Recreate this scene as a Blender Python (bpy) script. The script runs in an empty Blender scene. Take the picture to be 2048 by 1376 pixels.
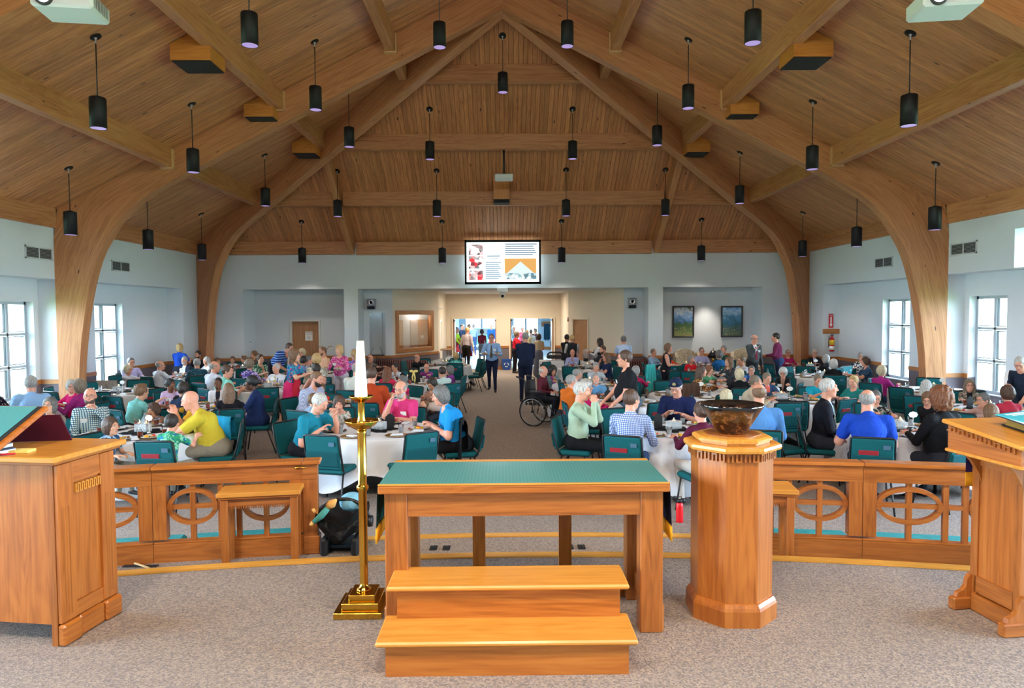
import bpy, math, random
import numpy as np
from math import sin, cos, pi, radians, sqrt, atan2
from mathutils import Matrix, Vector, Euler

random.seed(7); np.random.seed(7)
SC = bpy.context.scene
COL = SC.collection
# ------------------------------------------------------------------ camera
FPX, PITCH, YAW, ROLL, EYE = 1400.0, .0448, .0102, -.0060, 2.35
cam_d = bpy.data.cameras.new('camera'); cam = bpy.data.objects.new('camera', cam_d); COL.objects.link(cam)
cam_d.sensor_width = 36; cam_d.lens = FPX * 36 / 2048; cam_d.clip_end = 200; cam_d.clip_start = .05
cam.matrix_world = (Matrix.Translation((0, 0, EYE)) @ Matrix.Rotation(-YAW, 4, 'Z') @ Matrix.Rotation(pi / 2 - PITCH, 4, 'X')
                    @ Matrix.Rotation(ROLL, 4, 'Z'))
SC.camera = cam

def ray(u, v):
    X = u - 1024; Y = v - 688; c, s = cos(-ROLL), sin(-ROLL); X, Y = X * c - Y * s, X * s + Y * c
    xr, up = X / FPX, -Y / FPX
    c, s = cos(PITCH), sin(PITCH); yf = c + up * s; z = -s + up * c
    c, s = cos(YAW), sin(YAW)
    return (xr * c + yf * s, -xr * s + yf * c, z)
def at_z(u, v, z):
    r = ray(u, v); t = (z - EYE) / r[2]; return Vector((r[0] * t, r[1] * t, z))
def at_y(u, v, y):
    r = ray(u, v); t = y / r[1]; return Vector((r[0] * t, y, EYE + r[2] * t))

# ------------------------------------------------------------------ world, lights, exposure
W = bpy.data.worlds.new('world'); SC.world = W; W.use_nodes = True
nt = W.node_tree; nt.nodes.clear()
wo = nt.nodes.new('ShaderNodeOutputWorld'); bg = nt.nodes.new('ShaderNodeBackground')
tc = nt.nodes.new('ShaderNodeTexCoord'); sp = nt.nodes.new('ShaderNodeSeparateXYZ'); rp = nt.nodes.new('ShaderNodeValToRGB')
rp.color_ramp.elements[0].position = .0; rp.color_ramp.elements[0].color = (.56, .72, .84, 1)
rp.color_ramp.elements[1].position = .6; rp.color_ramp.elements[1].color = (.52, .74, 1.0, 1)
nt.links.new(tc.outputs['Generated'], sp.inputs[0]); nt.links.new(sp.outputs['Z'], rp.inputs[0])
nt.links.new(rp.outputs[0], bg.inputs['Color']); nt.links.new(bg.outputs[0], wo.inputs[0])
bg.inputs['Strength'].default_value = 45.0
SC.view_settings.view_transform = 'Standard'; SC.view_settings.look = 'None'
SC.view_settings.gamma = 1; SC.view_settings.use_curve_mapping = False
SC.view_settings.exposure = 0.42
try:
    SC.cycles.max_bounces = 8; SC.cycles.diffuse_bounces = 4; SC.cycles.glossy_bounces = 3
    SC.cycles.transmission_bounces = 6; SC.cycles.transparent_max_bounces = 12
    SC.cycles.caustics_reflective = False; SC.cycles.caustics_refractive = False
    SC.cycles.sample_clamp_indirect = 40
except Exception: pass
def lamp(name, kind, loc, energy, color=(1, 1, 1), **kw):
    d = bpy.data.lights.new(name, kind); d.energy = energy; d.color = color
    for k, v in kw.items(): 
        if k not in ('look', 'rot'): setattr(d, k, v)
    o = bpy.data.objects.new(name, d); COL.objects.link(o); o.location = loc
    if 'look' in kw: o.rotation_euler = (Vector(kw['look']) - Vector(loc)).to_track_quat('-Z', 'Y').to_euler()
    if 'rot' in kw: o.rotation_euler = kw['rot']
    return o
# chancel ceiling lights (above and behind the photographer)
for lx in (-2.6, 0, 2.6):
    lamp('chancel_light', 'AREA', (lx, 1.0, 6.2), 165, (1.0, .86, .70), shape='DISK', size=1.1, look=(lx * .6, 4.6, .3))
# vestibule and foyer ceiling lights
lamp('vestibule_light', 'AREA', (0, 26.8, 3.05), 130, (1.0, .86, .66), shape='RECTANGLE', size=2.5, size_y=1.6, look=(0, 26.8, 0))
for fx in (-2, 2.2):
    lamp('foyer_light', 'AREA', (fx, 34.5, 3.1), 300, (.85, .95, 1.0), shape='SQUARE', size=2.5, look=(fx, 34.5, 0))
# daylight through each window opening is sampled through portals
PORTALS = []

# ------------------------------------------------------------------ mesh building
class MB:
    def __init__(s, ax='z'):
        s.V = []; s.F = []; s.M = []; s.G = []; s.S = []; s.ax = ax; s.n = 0
    def add(s, V, F, mi=0, G=None, smooth=False, ax=None):
        b = len(s.V); ax = ax or s.ax
        ox = random.uniform(0, 60); oy = random.uniform(0, 60)
        for i, v in enumerate(V):
            s.V.append((float(v[0]), float(v[1]), float(v[2])))
            g = G[i] if G is not None else ((v[2], v[0], v[1]) if ax == 'z' else (v[0], v[1], v[2]) if ax == 'x' else (v[1], v[0], v[2]))
            s.G.append((g[0] + ox, g[1] + oy, g[2]))
        for f in F: s.F.append(tuple(b + i for i in f)); s.M.append(mi); s.S.append(smooth)
        return s
    def box(s, c, d, mi=0, R=None, bev=0, ax=None):
        """box centred at c, size d, optional rotation matrix R, chamfered edges when bev > 0"""
        hx, hy, hz = d[0] / 2, d[1] / 2, d[2] / 2
        la = ax or ('x' if hx >= hy and hx >= hz else 'y' if hy >= hz else 'z')
        if bev <= 0:
            L = [(x, y, z) for z in (-hz, hz) for y in (-hy, hy) for x in (-hx, hx)]
            F = [(0, 2, 3, 1), (4, 5, 7, 6), (0, 1, 5, 4), (2, 6, 7, 3), (0, 4, 6, 2), (1, 3, 7, 5)]
        else:
            b = min(bev, hx * .9, hy * .9, hz * .9); L = []; idx = {}
            for sx in (-1, 1):
                for sy in (-1, 1):
                    for sz in (-1, 1):
                        for k in range(3):
                            p = [sx * (hx - b), sy * (hy - b), sz * (hz - b)]
                            p[k] = (sx * hx, sy * hy, sz * hz)[k]
                            idx[(sx, sy, sz, k)] = len(L); L.append(tuple(p))
            F = []
            for k in range(3):
                a, c2 = [(1, 2), (2, 0), (0, 1)][k]
                for sg in (-1, 1):
                    q = []
                    for (p1, p2) in ((-1, -1), (1, -1), (1, 1), (-1, 1)):
                        t = [0, 0, 0]; t[k] = sg; t[a] = p1; t[c2] = p2; q.append(idx[(t[0], t[1], t[2], k)])
                    F.append(tuple(q if sg > 0 else q[::-1]))
                # edges along axis k
                for p1 in (-1, 1):
                    for p2 in (-1, 1):
                        q = []
                        for sg, kk in ((-1, a), (1, a), (1, c2), (-1, c2)):
                            t = [0, 0, 0]; t[k] = sg; t[a] = p1; t[c2] = p2; q.append(idx[(t[0], t[1], t[2], kk)])
                        F.append(tuple(q if p1 * p2 < 0 else q[::-1]))
            for sx in (-1, 1):
                for sy in (-1, 1):
                    for sz in (-1, 1):
                        q = tuple(idx[(sx, sy, sz, k)] for k in range(3)); F.append(q if sx * sy * sz > 0 else q[::-1])
        G = [((l[0], l[1], l[2]) if la == 'x' else (l[1], l[0], l[2]) if la == 'y' else (l[2], l[0], l[1])) for l in L]
        V = []
        for l in L:
            v = Vector(l)
            if R is not None: v = R @ v
            V.append(v + Vector(c))
        return s.add(V, F, mi, G)
    def b2(s, x0, x1, y0, y1, z0, z1, mi=0, bev=0, ax=None):
        return s.box(((x0 + x1) / 2, (y0 + y1) / 2, (z0 + z1) / 2), (abs(x1 - x0), abs(y1 - y0), abs(z1 - z0)), mi, None, bev, ax)
    def beam(s, a, b, w, h, mi=0, bev=0, up=(0, 0, 1)):
        """rectangular bar from a to b; w across, h along 'up'"""
        a = Vector(a); b = Vector(b); d = (b - a); L = d.length; d.normalize(); u = Vector(up); x = d.cross(u).normalized(); u = x.cross(d).normalized()
        R = Matrix((d, x, u)).transposed()
        return s.box((a + b) / 2, (L, w, h), mi, R, bev, 'x')
    def tube(s, P, r, n=8, mi=0, cap=True, closed=False):
        P = [Vector(p) for p in P]; m = len(P); rr = r if isinstance(r, (list, tuple)) else [r] * m
        V = []; G = []; F = []; prev = None; L = 0
        for i, p in enumerate(P):
            if closed: t = (P[(i + 1) % m] - P[i - 1])
            else: t = P[min(i + 1, m - 1)] - P[max(i - 1, 0)]
            if t.length < 1e-9: t = Vector((0, 0, 1))
            t.normalize()
            if prev is None:
                a = Vector((0, 0, 1)) if abs(t.z) < .9 else Vector((1, 0, 0)); x = t.cross(a).normalized()
            else: x = (prev - t * prev.dot(t)).normalized()
            prev = x; y = t.cross(x)
            if i: L += (P[i] - P[i - 1]).length
            for k in range(n):
                a = 2 * pi * k / n; V.append(p + (x * cos(a) + y * sin(a)) * rr[i]); G.append((L, rr[i] * cos(a), rr[i] * sin(a)))
        mm = m if closed else m - 1
        for i in range(mm):
            for k in range(n):
                j = (i + 1) % m; F.append((i * n + k, i * n + (k + 1) % n, j * n + (k + 1) % n, j * n + k))
        s.add(V, F, mi, G, True)
        if cap and not closed:
            b = len(s.V) - len(V)
            s.F.append(tuple(b + k for k in range(n))[::-1]); s.M.append(mi); s.S.append(False)
            s.F.append(tuple(b + (m - 1) * n + k for k in range(n))); s.M.append(mi); s.S.append(False)
        return s
    def lathe(s, prof, c=(0, 0, 0), n=24, mi=0, smooth=True, R=None, sx=1, sy=1, rot=0):
        V = []; F = []; G = []; m = len(prof)
        for (r, z) in prof:
            for k in range(n):
                a = 2 * pi * k / n + rot; v = Vector((r * cos(a) * sx, r * sin(a) * sy, z))
                G.append((z, r * cos(a), r * sin(a)))
                if R is not None: v = R @ v
                V.append(v + Vector(c))
        for i in range(m - 1):
            for k in range(n): F.append((i * n + k, i * n + (k + 1) % n, (i + 1) * n + (k + 1) % n, (i + 1) * n + k))
        s.add(V, F, mi, G, smooth); b = len(s.V) - len(V)
        if prof[0][0] > 1e-6: s.F.append(tuple(b + k for k in range(n))[::-1]); s.M.append(mi); s.S.append(False)
        if prof[-1][0] > 1e-6: s.F.append(tuple(b + (m - 1) * n + k for k in range(n))); s.M.append(mi); s.S.append(False)
        return s
    def prism(s, poly, o, u, v, w, mi=0, g=None):
        """polygon (list of 2-D points) in the plane o + p*u + q*v, extruded by vector w"""
        o = Vector(o); u = Vector(u); v = Vector(v); w = Vector(w); n = len(poly)
        A = [o + u * p + v * q for p, q in poly]; V = A + [a + w for a in A]
        F = [tuple(range(n))[::-1], tuple(range(n, 2 * n))] + [(i, (i + 1) % n, n + (i + 1) % n, n + i) for i in range(n)]
        G = None
        if g is not None:
            g = Vector(g).normalized(); h = g.orthogonal().normalized(); k = g.cross(h); G = [(x.dot(g), x.dot(h), x.dot(k)) for x in V]
        return s.add(V, F, mi, G)
    def ell(s, c, r, n=12, m=8, mi=0, R=None):
        V = []; F = []
        for i in range(m + 1):
            t = pi * i / m
            for k in range(n):
                a = 2 * pi * k / n; v = Vector((r[0] * sin(t) * cos(a), r[1] * sin(t) * sin(a), r[2] * cos(t)))
                if R is not None: v = R @ v
                V.append(v + Vector(c))
        for i in range(m):
            for k in range(n): F.append((i * n + k, (i + 1) * n + k, (i + 1) * n + (k + 1) % n, i * n + (k + 1) % n))
        return s.add(V, F, mi, None, True)
    def mesh(s, name, mats, fix=True):
        me = bpy.data.meshes.new(name); me.from_pydata(s.V, [], s.F)
        for m in (mats if isinstance(mats, (list, tuple)) else [mats]): me.materials.append(m)
        if any(s.M): me.polygons.foreach_set('material_index', s.M)
        if any(s.S): me.polygons.foreach_set('use_smooth', s.S)
        a = me.attributes.new('gr', 'FLOAT_VECTOR', 'POINT'); a.data.foreach_set('vector', np.array(s.G, dtype=np.float32).ravel())
        me.validate(); me.update()
        return me
    def build(s, name, mats, parent=None, loc=None, rot=None):
        o = bpy.data.objects.new(name, s.mesh(name, mats)); COL.objects.link(o)
        if parent: o.parent = parent
        if loc is not None: o.location = loc
        if rot is not None: o.rotation_euler = rot
        return o

def tag(o, label=None, cat=None, group=None, kind=None):
    if label: o['label'] = label
    if cat: o['category'] = cat
    if group: o['group'] = group
    if kind: o['kind'] = kind
    return o
def empty(name, loc=(0, 0, 0), rz=0):
    o = bpy.data.objects.new(name, None); COL.objects.link(o); o.location = loc; o.rotation_euler = (0, 0, rz); o.empty_display_size = .1
    return o
def obj(name, me, parent=None, loc=(0, 0, 0), rot=(0, 0, 0)):
    o = bpy.data.objects.new(name, me); COL.objects.link(o); o.location = loc; o.rotation_euler = rot
    if parent: o.parent = parent
    return o
def kids(o): return [c for c in bpy.data.objects if c.parent is o]
def copy_tree(o, ch, loc, rz):
    """ch: {object: [children]} map made once by tree()"""
    def rec(x, par):
        c = x.copy(); COL.objects.link(c); c.parent = par
        for k in ch.get(x, ()): rec(k, c)
        return c
    r = rec(o, None); r.location = loc; r.rotation_euler = (0, 0, rz); return r
def tree(root, objs):
    d = {}
    for o in objs:
        if o.parent: d.setdefault(o.parent, []).append(o)
    return d
def struct(o): o['kind'] = 'structure'; return o

# ------------------------------------------------------------------ materials
def srgb(h):
    if isinstance(h, str):
        h = h.lstrip('#'); c = [int(h[i:i + 2], 16) / 255 for i in (0, 2, 4)]
    else: c = [x / 255 for x in h]
    return tuple([(x / 12.92 if x <= .04045 else ((x + .055) / 1.055) ** 2.4) for x in c] + [1])
class N:
    def __init__(s, name):
        s.m = bpy.data.materials.new(name); s.m.use_nodes = True; s.t = s.m.node_tree; s.b = s.t.nodes['Principled BSDF']
    def n(s, ty, **kw):
        x = s.t.nodes.new('ShaderNode' + ty)
        for k, v in kw.items():
            if k in x.inputs: x.inputs[k].default_value = v
            else: setattr(x, k, v)
        return x
    def l(s, a, b): s.t.links.new(a, b)
    def mix(s, fac, a, b, bt='MIX'):
        x = s.t.nodes.new('ShaderNodeMix'); x.data_type = 'RGBA'; x.blend_type = bt
        for i, v in ((0, fac), (6, a), (7, b)):
            if hasattr(v, 'links') or hasattr(v, 'is_output'): s.l(v, x.inputs[i])
            else: x.inputs[i].default_value = v
        return x.outputs[2]
    def math(s, op, a, b=0.0):
        x = s.t.nodes.new('ShaderNodeMath'); x.operation = op
        for i, v in ((0, a), (1, b)):
            if hasattr(v, 'is_output'): s.l(v, x.inputs[i])
            else: x.inputs[i].default_value = v
        return x.outputs[0]
    def ramp(s, fac, stops):
        x = s.t.nodes.new('ShaderNodeValToRGB'); e = x.color_ramp.elements
        while len(e) < len(stops): e.new(.5)
        for i, (p, c) in enumerate(stops): e[i].position = p; e[i].color = c if len(c) == 4 else (*c, 1)
        s.l(fac, x.inputs[0]); return x.outputs[0]
    def bump(s, h, strength=.3, dist=.01):
        x = s.n('Bump'); x.inputs['Strength'].default_value = strength; x.inputs['Distance'].default_value = dist
        s.l(h, x.inputs['Height']); s.l(x.outputs[0], s.b.inputs['Normal'])
    def setp(s, **kw):
        for k, v in kw.items():
            k = k.replace('_', ' ')
            if k in s.b.inputs: s.b.inputs[k].default_value = v
_mc = {}
def mat(name, col, rough=.5, metal=0, emit=None, es=1, spec=None, alpha=None):
    key = (name,)
    if key in _mc: return _mc[key]
    q = N(name); q.setp(Base_Color=srgb(col) if not (isinstance(col, tuple) and len(col) == 4) else col, Roughness=rough, Metallic=metal)
    if spec is not None: q.b.inputs['Specular IOR Level'].default_value = spec
    if emit: q.b.inputs['Emission Color'].default_value = srgb(emit); q.b.inputs['Emission Strength'].default_value = es
    _mc[key] = q.m; return q.m
def wood(name, c1, c2, c3, rough=.4, knots=0, per=.25, scale=1.0, coat=0, grain=1.0):
    """grain runs along the first component of the 'gr' attribute (metres)"""
    q = N(name); at = q.n('Attribute', attribute_name='gr')
    mp = q.n('Mapping'); q.l(at.outputs['Vector'], mp.inputs['Vector']); mp.inputs['Scale'].default_value = (1.1 * scale, 26 * scale, 26 * scale)
    n1 = q.n('TexNoise', Scale=1.0, Detail=5.0, Roughness=.62, Distortion=1.1); q.l(mp.outputs[0], n1.inputs['Vector'])
    mp2 = q.n('Mapping'); q.l(at.outputs['Vector'], mp2.inputs['Vector']); mp2.inputs['Scale'].default_value = (.55 * scale, 5 * scale, 5 * scale)
    n2 = q.n('TexNoise', Scale=1.0, Detail=3.0, Roughness=.5, Distortion=.6); q.l(mp2.outputs[0], n2.inputs['Vector'])
    wv = q.math('SINE', q.math('MULTIPLY', n2.outputs[0], 60.0 * grain)); wv = q.math('MULTIPLY', wv, .07)
    f = q.math('ADD', n1.outputs[0], wv)
    c = q.ramp(f, [(.22, c3), (.5, c1), (.8, c2)])
    oi = q.n('ObjectInfo'); ge = q.n('NewGeometry')
    rnd = q.math('FRACT', q.math('ADD', q.math('MULTIPLY', oi.outputs['Random'], 7.31), ge.outputs['Random Per Island']))
    hs = q.n('HueSaturation'); q.l(c, hs.inputs['Color'])
    q.l(q.math('ADD', q.math('MULTIPLY', rnd, per), 1 - per / 2), hs.inputs['Value'])
    hs.inputs['Saturation'].default_value = 1.0
    out = hs.outputs[0]
    if knots:
        mp3 = q.n('Mapping'); q.l(at.outputs['Vector'], mp3.inputs['Vector']); mp3.inputs['Scale'].default_value = (1.3, 4.2, 4.2)
        vo = q.n('TexVoronoi', Scale=1.0); q.l(mp3.outputs[0], vo.inputs['Vector'])
        k = q.ramp(vo.outputs['Distance'], [(.05, (.16, .12, .1, 1)), (.085 * knots, (1, 1, 1, 1))])
        out = q.mix(1.0, out, k, 'MULTIPLY')
    q.l(out, q.b.inputs['Base Color']); q.setp(Roughness=rough)
    if coat: q.b.inputs['Coat Weight'].default_value = coat; q.b.inputs['Coat Roughness'].default_value = .12
    q.bump(n1.outputs[0], .12, .002)
    return q.m
def lin(r, g, b): return (r, g, b, 1)
M = {}
M['plank'] = wood('ceiling_planks', srgb('#bd7f52'), srgb('#cf9565'), srgb('#945c36'), .42, knots=1.0, per=.34)
M['glulam'] = wood('glulam', srgb('#b77c50'), srgb('#c69064'), srgb('#965e38'), .45, knots=.8, per=.08, scale=.7)
M['endgrain'] = wood('pale_trim', srgb('#cfa476'), srgb('#dcb78c'), srgb('#b98c5f'), .5, per=.1)
M['oak'] = wood('honey_oak', srgb('#ab6124'), srgb('#bd7431'), srgb('#8a4a16'), .36, per=.10, coat=.12)  # same oak for side faces, darkened: their shade is put into the colour
M['oak_light'] = wood('honey_oak_top', srgb('#cf8c38'), srgb('#da9a46'), srgb('#bc7a2c'), .36, per=.06, coat=.12)  # lighter copy of the oak for tops: overhead light put into the colour
M['oak_dark'] = wood('oak_shadow', srgb('#9a5720'), srgb('#b06a2c'), srgb('#7c4214'), .35, per=.1)  # oak copy with shade put into the colour; also colours furniture feet
M['rail'] = wood('rail_oak', srgb('#a35e27'), srgb('#b57034'), srgb('#7e4519'), .35, per=.06)  # oak darkened for upright faces, shade included in the colour
M['nosing'] = wood('step_nosing', srgb('#d99a3c'), srgb('#e3aa50'), srgb('#c4862e'), .4, per=.05)
M['doorwood'] = wood('door_veneer', srgb('#a9774f'), srgb('#b98a62'), srgb('#91613c'), .45, per=.05)
M['chairrail'] = wood('chair_rail', srgb('#a86b35'), srgb('#b97d45'), srgb('#8c5424'), .4, per=.05)
def plaster(name, c):
    q = N(name); t = q.n('TexCoord'); n = q.n('TexNoise', Scale=60.0, Detail=3.0); q.l(t.outputs['Object'], n.inputs['Vector'])
    n2 = q.n('TexNoise', Scale=.7, Detail=2.0); q.l(t.outputs['Object'], n2.inputs['Vector'])
    a = srgb(c); b = tuple(x * .95 for x in a[:3]) + (1,)
    q.l(q.mix(n2.outputs[0], a, b), q.b.inputs['Base Color']); q.setp(Roughness=.85); q.bump(n.outputs[0], .06, .002); return q.m
M['wall'] = plaster('painted_wall', '#d0d6da'); M['wallwarm'] = plaster('cream_wall', '#dfd3c0'); M['wains'] = plaster('wainscot_paint', '#6f6870')
def carpet():
    q = N('carpet'); t = q.n('TexCoord')
    v = q.n('TexVoronoi', Scale=95.0); q.l(t.outputs['Object'], v.inputs['Vector'])
    n = q.n('TexNoise', Scale=70.0, Detail=4.0, Roughness=.8); q.l(t.outputs['Object'], n.inputs['Vector'])
    n3 = q.n('TexNoise', Scale=1.1, Detail=3.0); q.l(t.outputs['Object'], n3.inputs['Vector'])
    sp = q.n('SeparateColor'); q.l(v.outputs['Color'], sp.inputs[0])
    c = q.ramp(sp.outputs[0], [(0., srgb('#595962')), (.25, srgb('#7d726c')), (.55, srgb('#9b8c80')), (.8, srgb('#b09f90')), (1., srgb('#6a6878'))])
    c = q.mix(q.math('MULTIPLY', n.outputs[0], .45), c, srgb('#a39488'))
    c = q.mix(q.math('MULTIPLY', n3.outputs[0], .35), c, srgb('#8b7d73'))
    q.l(c, q.b.inputs['Base Color']); q.setp(Roughness=.95); q.b.inputs['Specular IOR Level'].default_value = .15
    q.bump(v.outputs['Distance'], .5, .004); return q.m
M['carpet'] = carpet()
M['black'] = mat('black_metal', '#17181b', .45); M['blackmatte'] = mat('black_matte', '#121214', .8)
M['steel'] = mat('steel', '#b8bcc0', .3, 1); M['white'] = mat('white_plastic', '#e4e6e8', .4); M['grille'] = mat('dark_grille', '#3a3c3e', .7)
M['chrome'] = mat('window_metal', '#aeb6bc', .4, .3)
def brass():
    q = N('polished_brass'); q.setp(Base_Color=srgb('#d8a845'), Metallic=1.0, Roughness=.16); t = q.n('TexCoord')
    n = q.n('TexNoise', Scale=9.0, Detail=2.0); q.l(t.outputs['Object'], n.inputs['Vector']); q.l(q.ramp(n.outputs[0], [(.3, (.12,) * 3), (.7, (.24,) * 3)]), q.b.inputs['Roughness']); return q.m
M['brass'] = brass()
def glass(name='window_glass', tint=(1, 1, 1, 1), fac=.1):
    q = N(name); t = q.t; t.nodes.remove(q.b); tr = q.n('BsdfTransparent'); tr.inputs[0].default_value = tint; gl = q.n('BsdfGlossy'); gl.inputs['Roughness'].default_value = .03
    mx = q.n('MixShader'); fr = q.n('Fresnel'); fr.inputs['IOR'].default_value = 1.45
    q.l(q.math('ADD', q.math('MULTIPLY', fr.outputs[0], .8), fac), mx.inputs[0]); q.l(tr.outputs[0], mx.inputs[1]); q.l(gl.outputs[0], mx.inputs[2])
    q.l(mx.outputs[0], t.nodes['Material Output'].inputs['Surface']); return q.m
M['glass'] = glass('window_glass', (1, 1, 1, 1), .0); M['cup'] = glass('clear_cup', (.96, .97, .98, 1), .02)
def frosted():
    q = N('glass_block'); q.setp(Base_Color=srgb('#dfe8ea'), Roughness=.1, Alpha=.34); t = q.n('TexCoord'); n = q.n('TexVoronoi', Scale=60.0); q.l(t.outputs['Object'], n.inputs['Vector']); q.bump(n.outputs['Distance'], .8, .01); return q.m
M['candleglass'] = frosted()
M['tablecloth'] = None
def cloth(name, c, rough=.85, fold=.5, weave=True, pat=None, c2=None, c3=None, ps=1.0):
    """fabric with soft folds; pat: check, stripes, hstripes, floral, dots, vstripes"""
    q = N(name); t = q.n('TexCoord'); O = t.outputs['Object']; base = srgb(c)
    out = None
    if pat:
        b = srgb(c2) if c2 else (.9, .9, .9, 1); sx = q.n('SeparateXYZ'); q.l(O, sx.inputs[0])
        if pat in ('check', 'stripes', 'vstripes', 'hstripes'):
            w = 6.283 / (.028 * ps)
            ang = q.math('ARCTAN2', sx.outputs['Y'], sx.outputs['X'])
            hx = q.math('SINE', q.math('MULTIPLY', q.math('ADD', sx.outputs['X'], q.math('MULTIPLY', sx.outputs['Y'], .6)), w))
            hz = q.math('SINE', q.math('MULTIPLY', sx.outputs['Z'], w))
            fx = q.math('GREATER_THAN', hx, .55); fz = q.math('GREATER_THAN', hz, .55)
            f = {'check': q.math('MAXIMUM', fx, fz), 'stripes': fx, 'vstripes': fx, 'hstripes': fz}[pat]
            out = q.mix(f, base, b)
            if pat == 'check': out = q.mix(q.math('MULTIPLY', q.math('MULTIPLY', fx, fz), .8), out, srgb(c3) if c3 else b)
        elif pat == 'dots':
            v = q.n('TexVoronoi', Scale=34.0 / ps); q.l(O, v.inputs['Vector']); out = q.mix(q.math('LESS_THAN', v.outputs['Distance'], .30), base, b)
        else:
            v = q.n('TexNoise', Scale=15.0 / ps, Detail=1.0, Distortion=1.4); q.l(O, v.inputs['Vector'])
            v2 = q.n('TexNoise', Scale=21.0 / ps, Detail=1.0, Distortion=.8); q.l(O, v2.inputs['Vector'])
            out = q.mix(q.math('GREATER_THAN', v.outputs[0], .53), base, b); out = q.mix(q.math('GREATER_THAN', v2.outputs[0], .60), out, srgb(c3) if c3 else b)
    if out is None:
        n = q.n('TexNoise', Scale=3.0, Detail=2.0); q.l(O, n.inputs['Vector']); out = q.mix(q.math('MULTIPLY', n.outputs[0], .25), base, tuple(x * .82 for x in base[:3]) + (1,))
    q.l(out, q.b.inputs['Base Color']); q.setp(Roughness=rough); q.b.inputs['Specular IOR Level'].default_value = .2
    n = q.n('TexNoise', Scale=7.0, Detail=3.0, Roughness=.5, Distortion=1.2); q.l(O, n.inputs['Vector'])
    q.bump(n.outputs[0], fold, .05); return q.m
_cm = {}
def cl(c, **kw):
    k = (c, tuple(sorted(kw.items())))
    if k not in _cm: _cm[k] = cloth('fabric_' + c.strip('#'), c, **kw)
    return _cm[k]
M['teal'] = cloth('teal_upholstery', '#0f5a60', .8, .12); M['tealdark'] = cloth('teal_pocket', '#0b4a50', .85, .12)
M['linen'] = cloth('white_linen', '#dcdde2', .8, .15); M['kneeler'] = cloth('aqua_kneeler', '#3fa3a3', .7, .15)
M['hymnal'] = mat('hymnal_red', '#94202c', .45)
M['paper'] = mat('paper', '#e8e8e4', .8)
# ================================================================== ROOM SHELL
WX, Y1, Y2, YA0, YB = 9.5, 15.2, 22.0, 8.4, -3.2
SL = .505; APEX = 9.35
def zc(x): return APEX - SL * abs(x)
SOF = 3.12; XR = 9.98
HR = (Y2 - Y1) / WX

floor = struct(MB().b2(-12, 12, YB, 45, -.15, 0).build('floor', M['carpet']))
M['foyerfloor'] = mat('foyer_tile', '#a9b8c4', .25)
struct(MB().b2(-6, 6, 29.2, 44, 0, .012).build('floor_foyer', M['foyerfloor']))

def arc_y(x, y0, R): return y0 - (x - .15) ** 2 / (2 * R)
def slab_arc(name, y0, R, z0, z1):
    xs = [-9.45 + i * 18.9 / 48 for i in range(49)]; mb = MB()
    V = []; F = []
    for x in xs:
        y = arc_y(x, y0, R); V += [(x, YB, z0), (x, YB, z1), (x, y, z1), (x, y, z0)]
    for i in range(48):
        a = i * 4; b = a + 4; F += [(a + 1, b + 1, b + 2, a + 2), (a + 2, b + 2, b + 3, a + 3)]
    mb.add(V, F); o = struct(mb.build(name, M['carpet']))
    nb = MB(); V = []; F = []; G = []
    for x in xs:
        y = arc_y(x, y0, R); n = 0.0
        for (dy, z) in ((-.085, z1 + .002), (-.085, z1 + .014), (.018, z1 + .014), (.018, z1 - .03), (0, z1 - .03)):
            V.append((x, y + dy, z)); G.append((x, dy, z))
    for i in range(48):
        for k in range(4): a = i * 5 + k; F.append((a, a + 5, a + 6, a + 1))
    nb.add(V, F, 0, G); e = nb.build('nosing', M['nosing'], o)
    return o
slab_arc('floor_platform', 5.86, 15.0, 0, .30)
slab_arc('floor_step', 6.86, 16.0, 0, .15)
for k, (u, v) in enumerate([(867, 1097), (893, 1097), (1139, 1095), (1163, 1095)]):
    p = at_z(u, v, .15); o = empty('floor_outlet', p)
    MB().box((0, 0, .006), (.07, .11, .012), bev=.004).build('cover_plate', M['blackmatte'], o)
    MB().box((0, 0, .016), (.03, .05, .008), bev=.003).build('flap', M['black'], o)
    tag(o, 'black floor outlet cover on the step, %s of four seen under the altar' % ['leftmost', 'second from left', 'third from left', 'rightmost'][k], 'outlet', 'floor outlets on the step')

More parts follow.
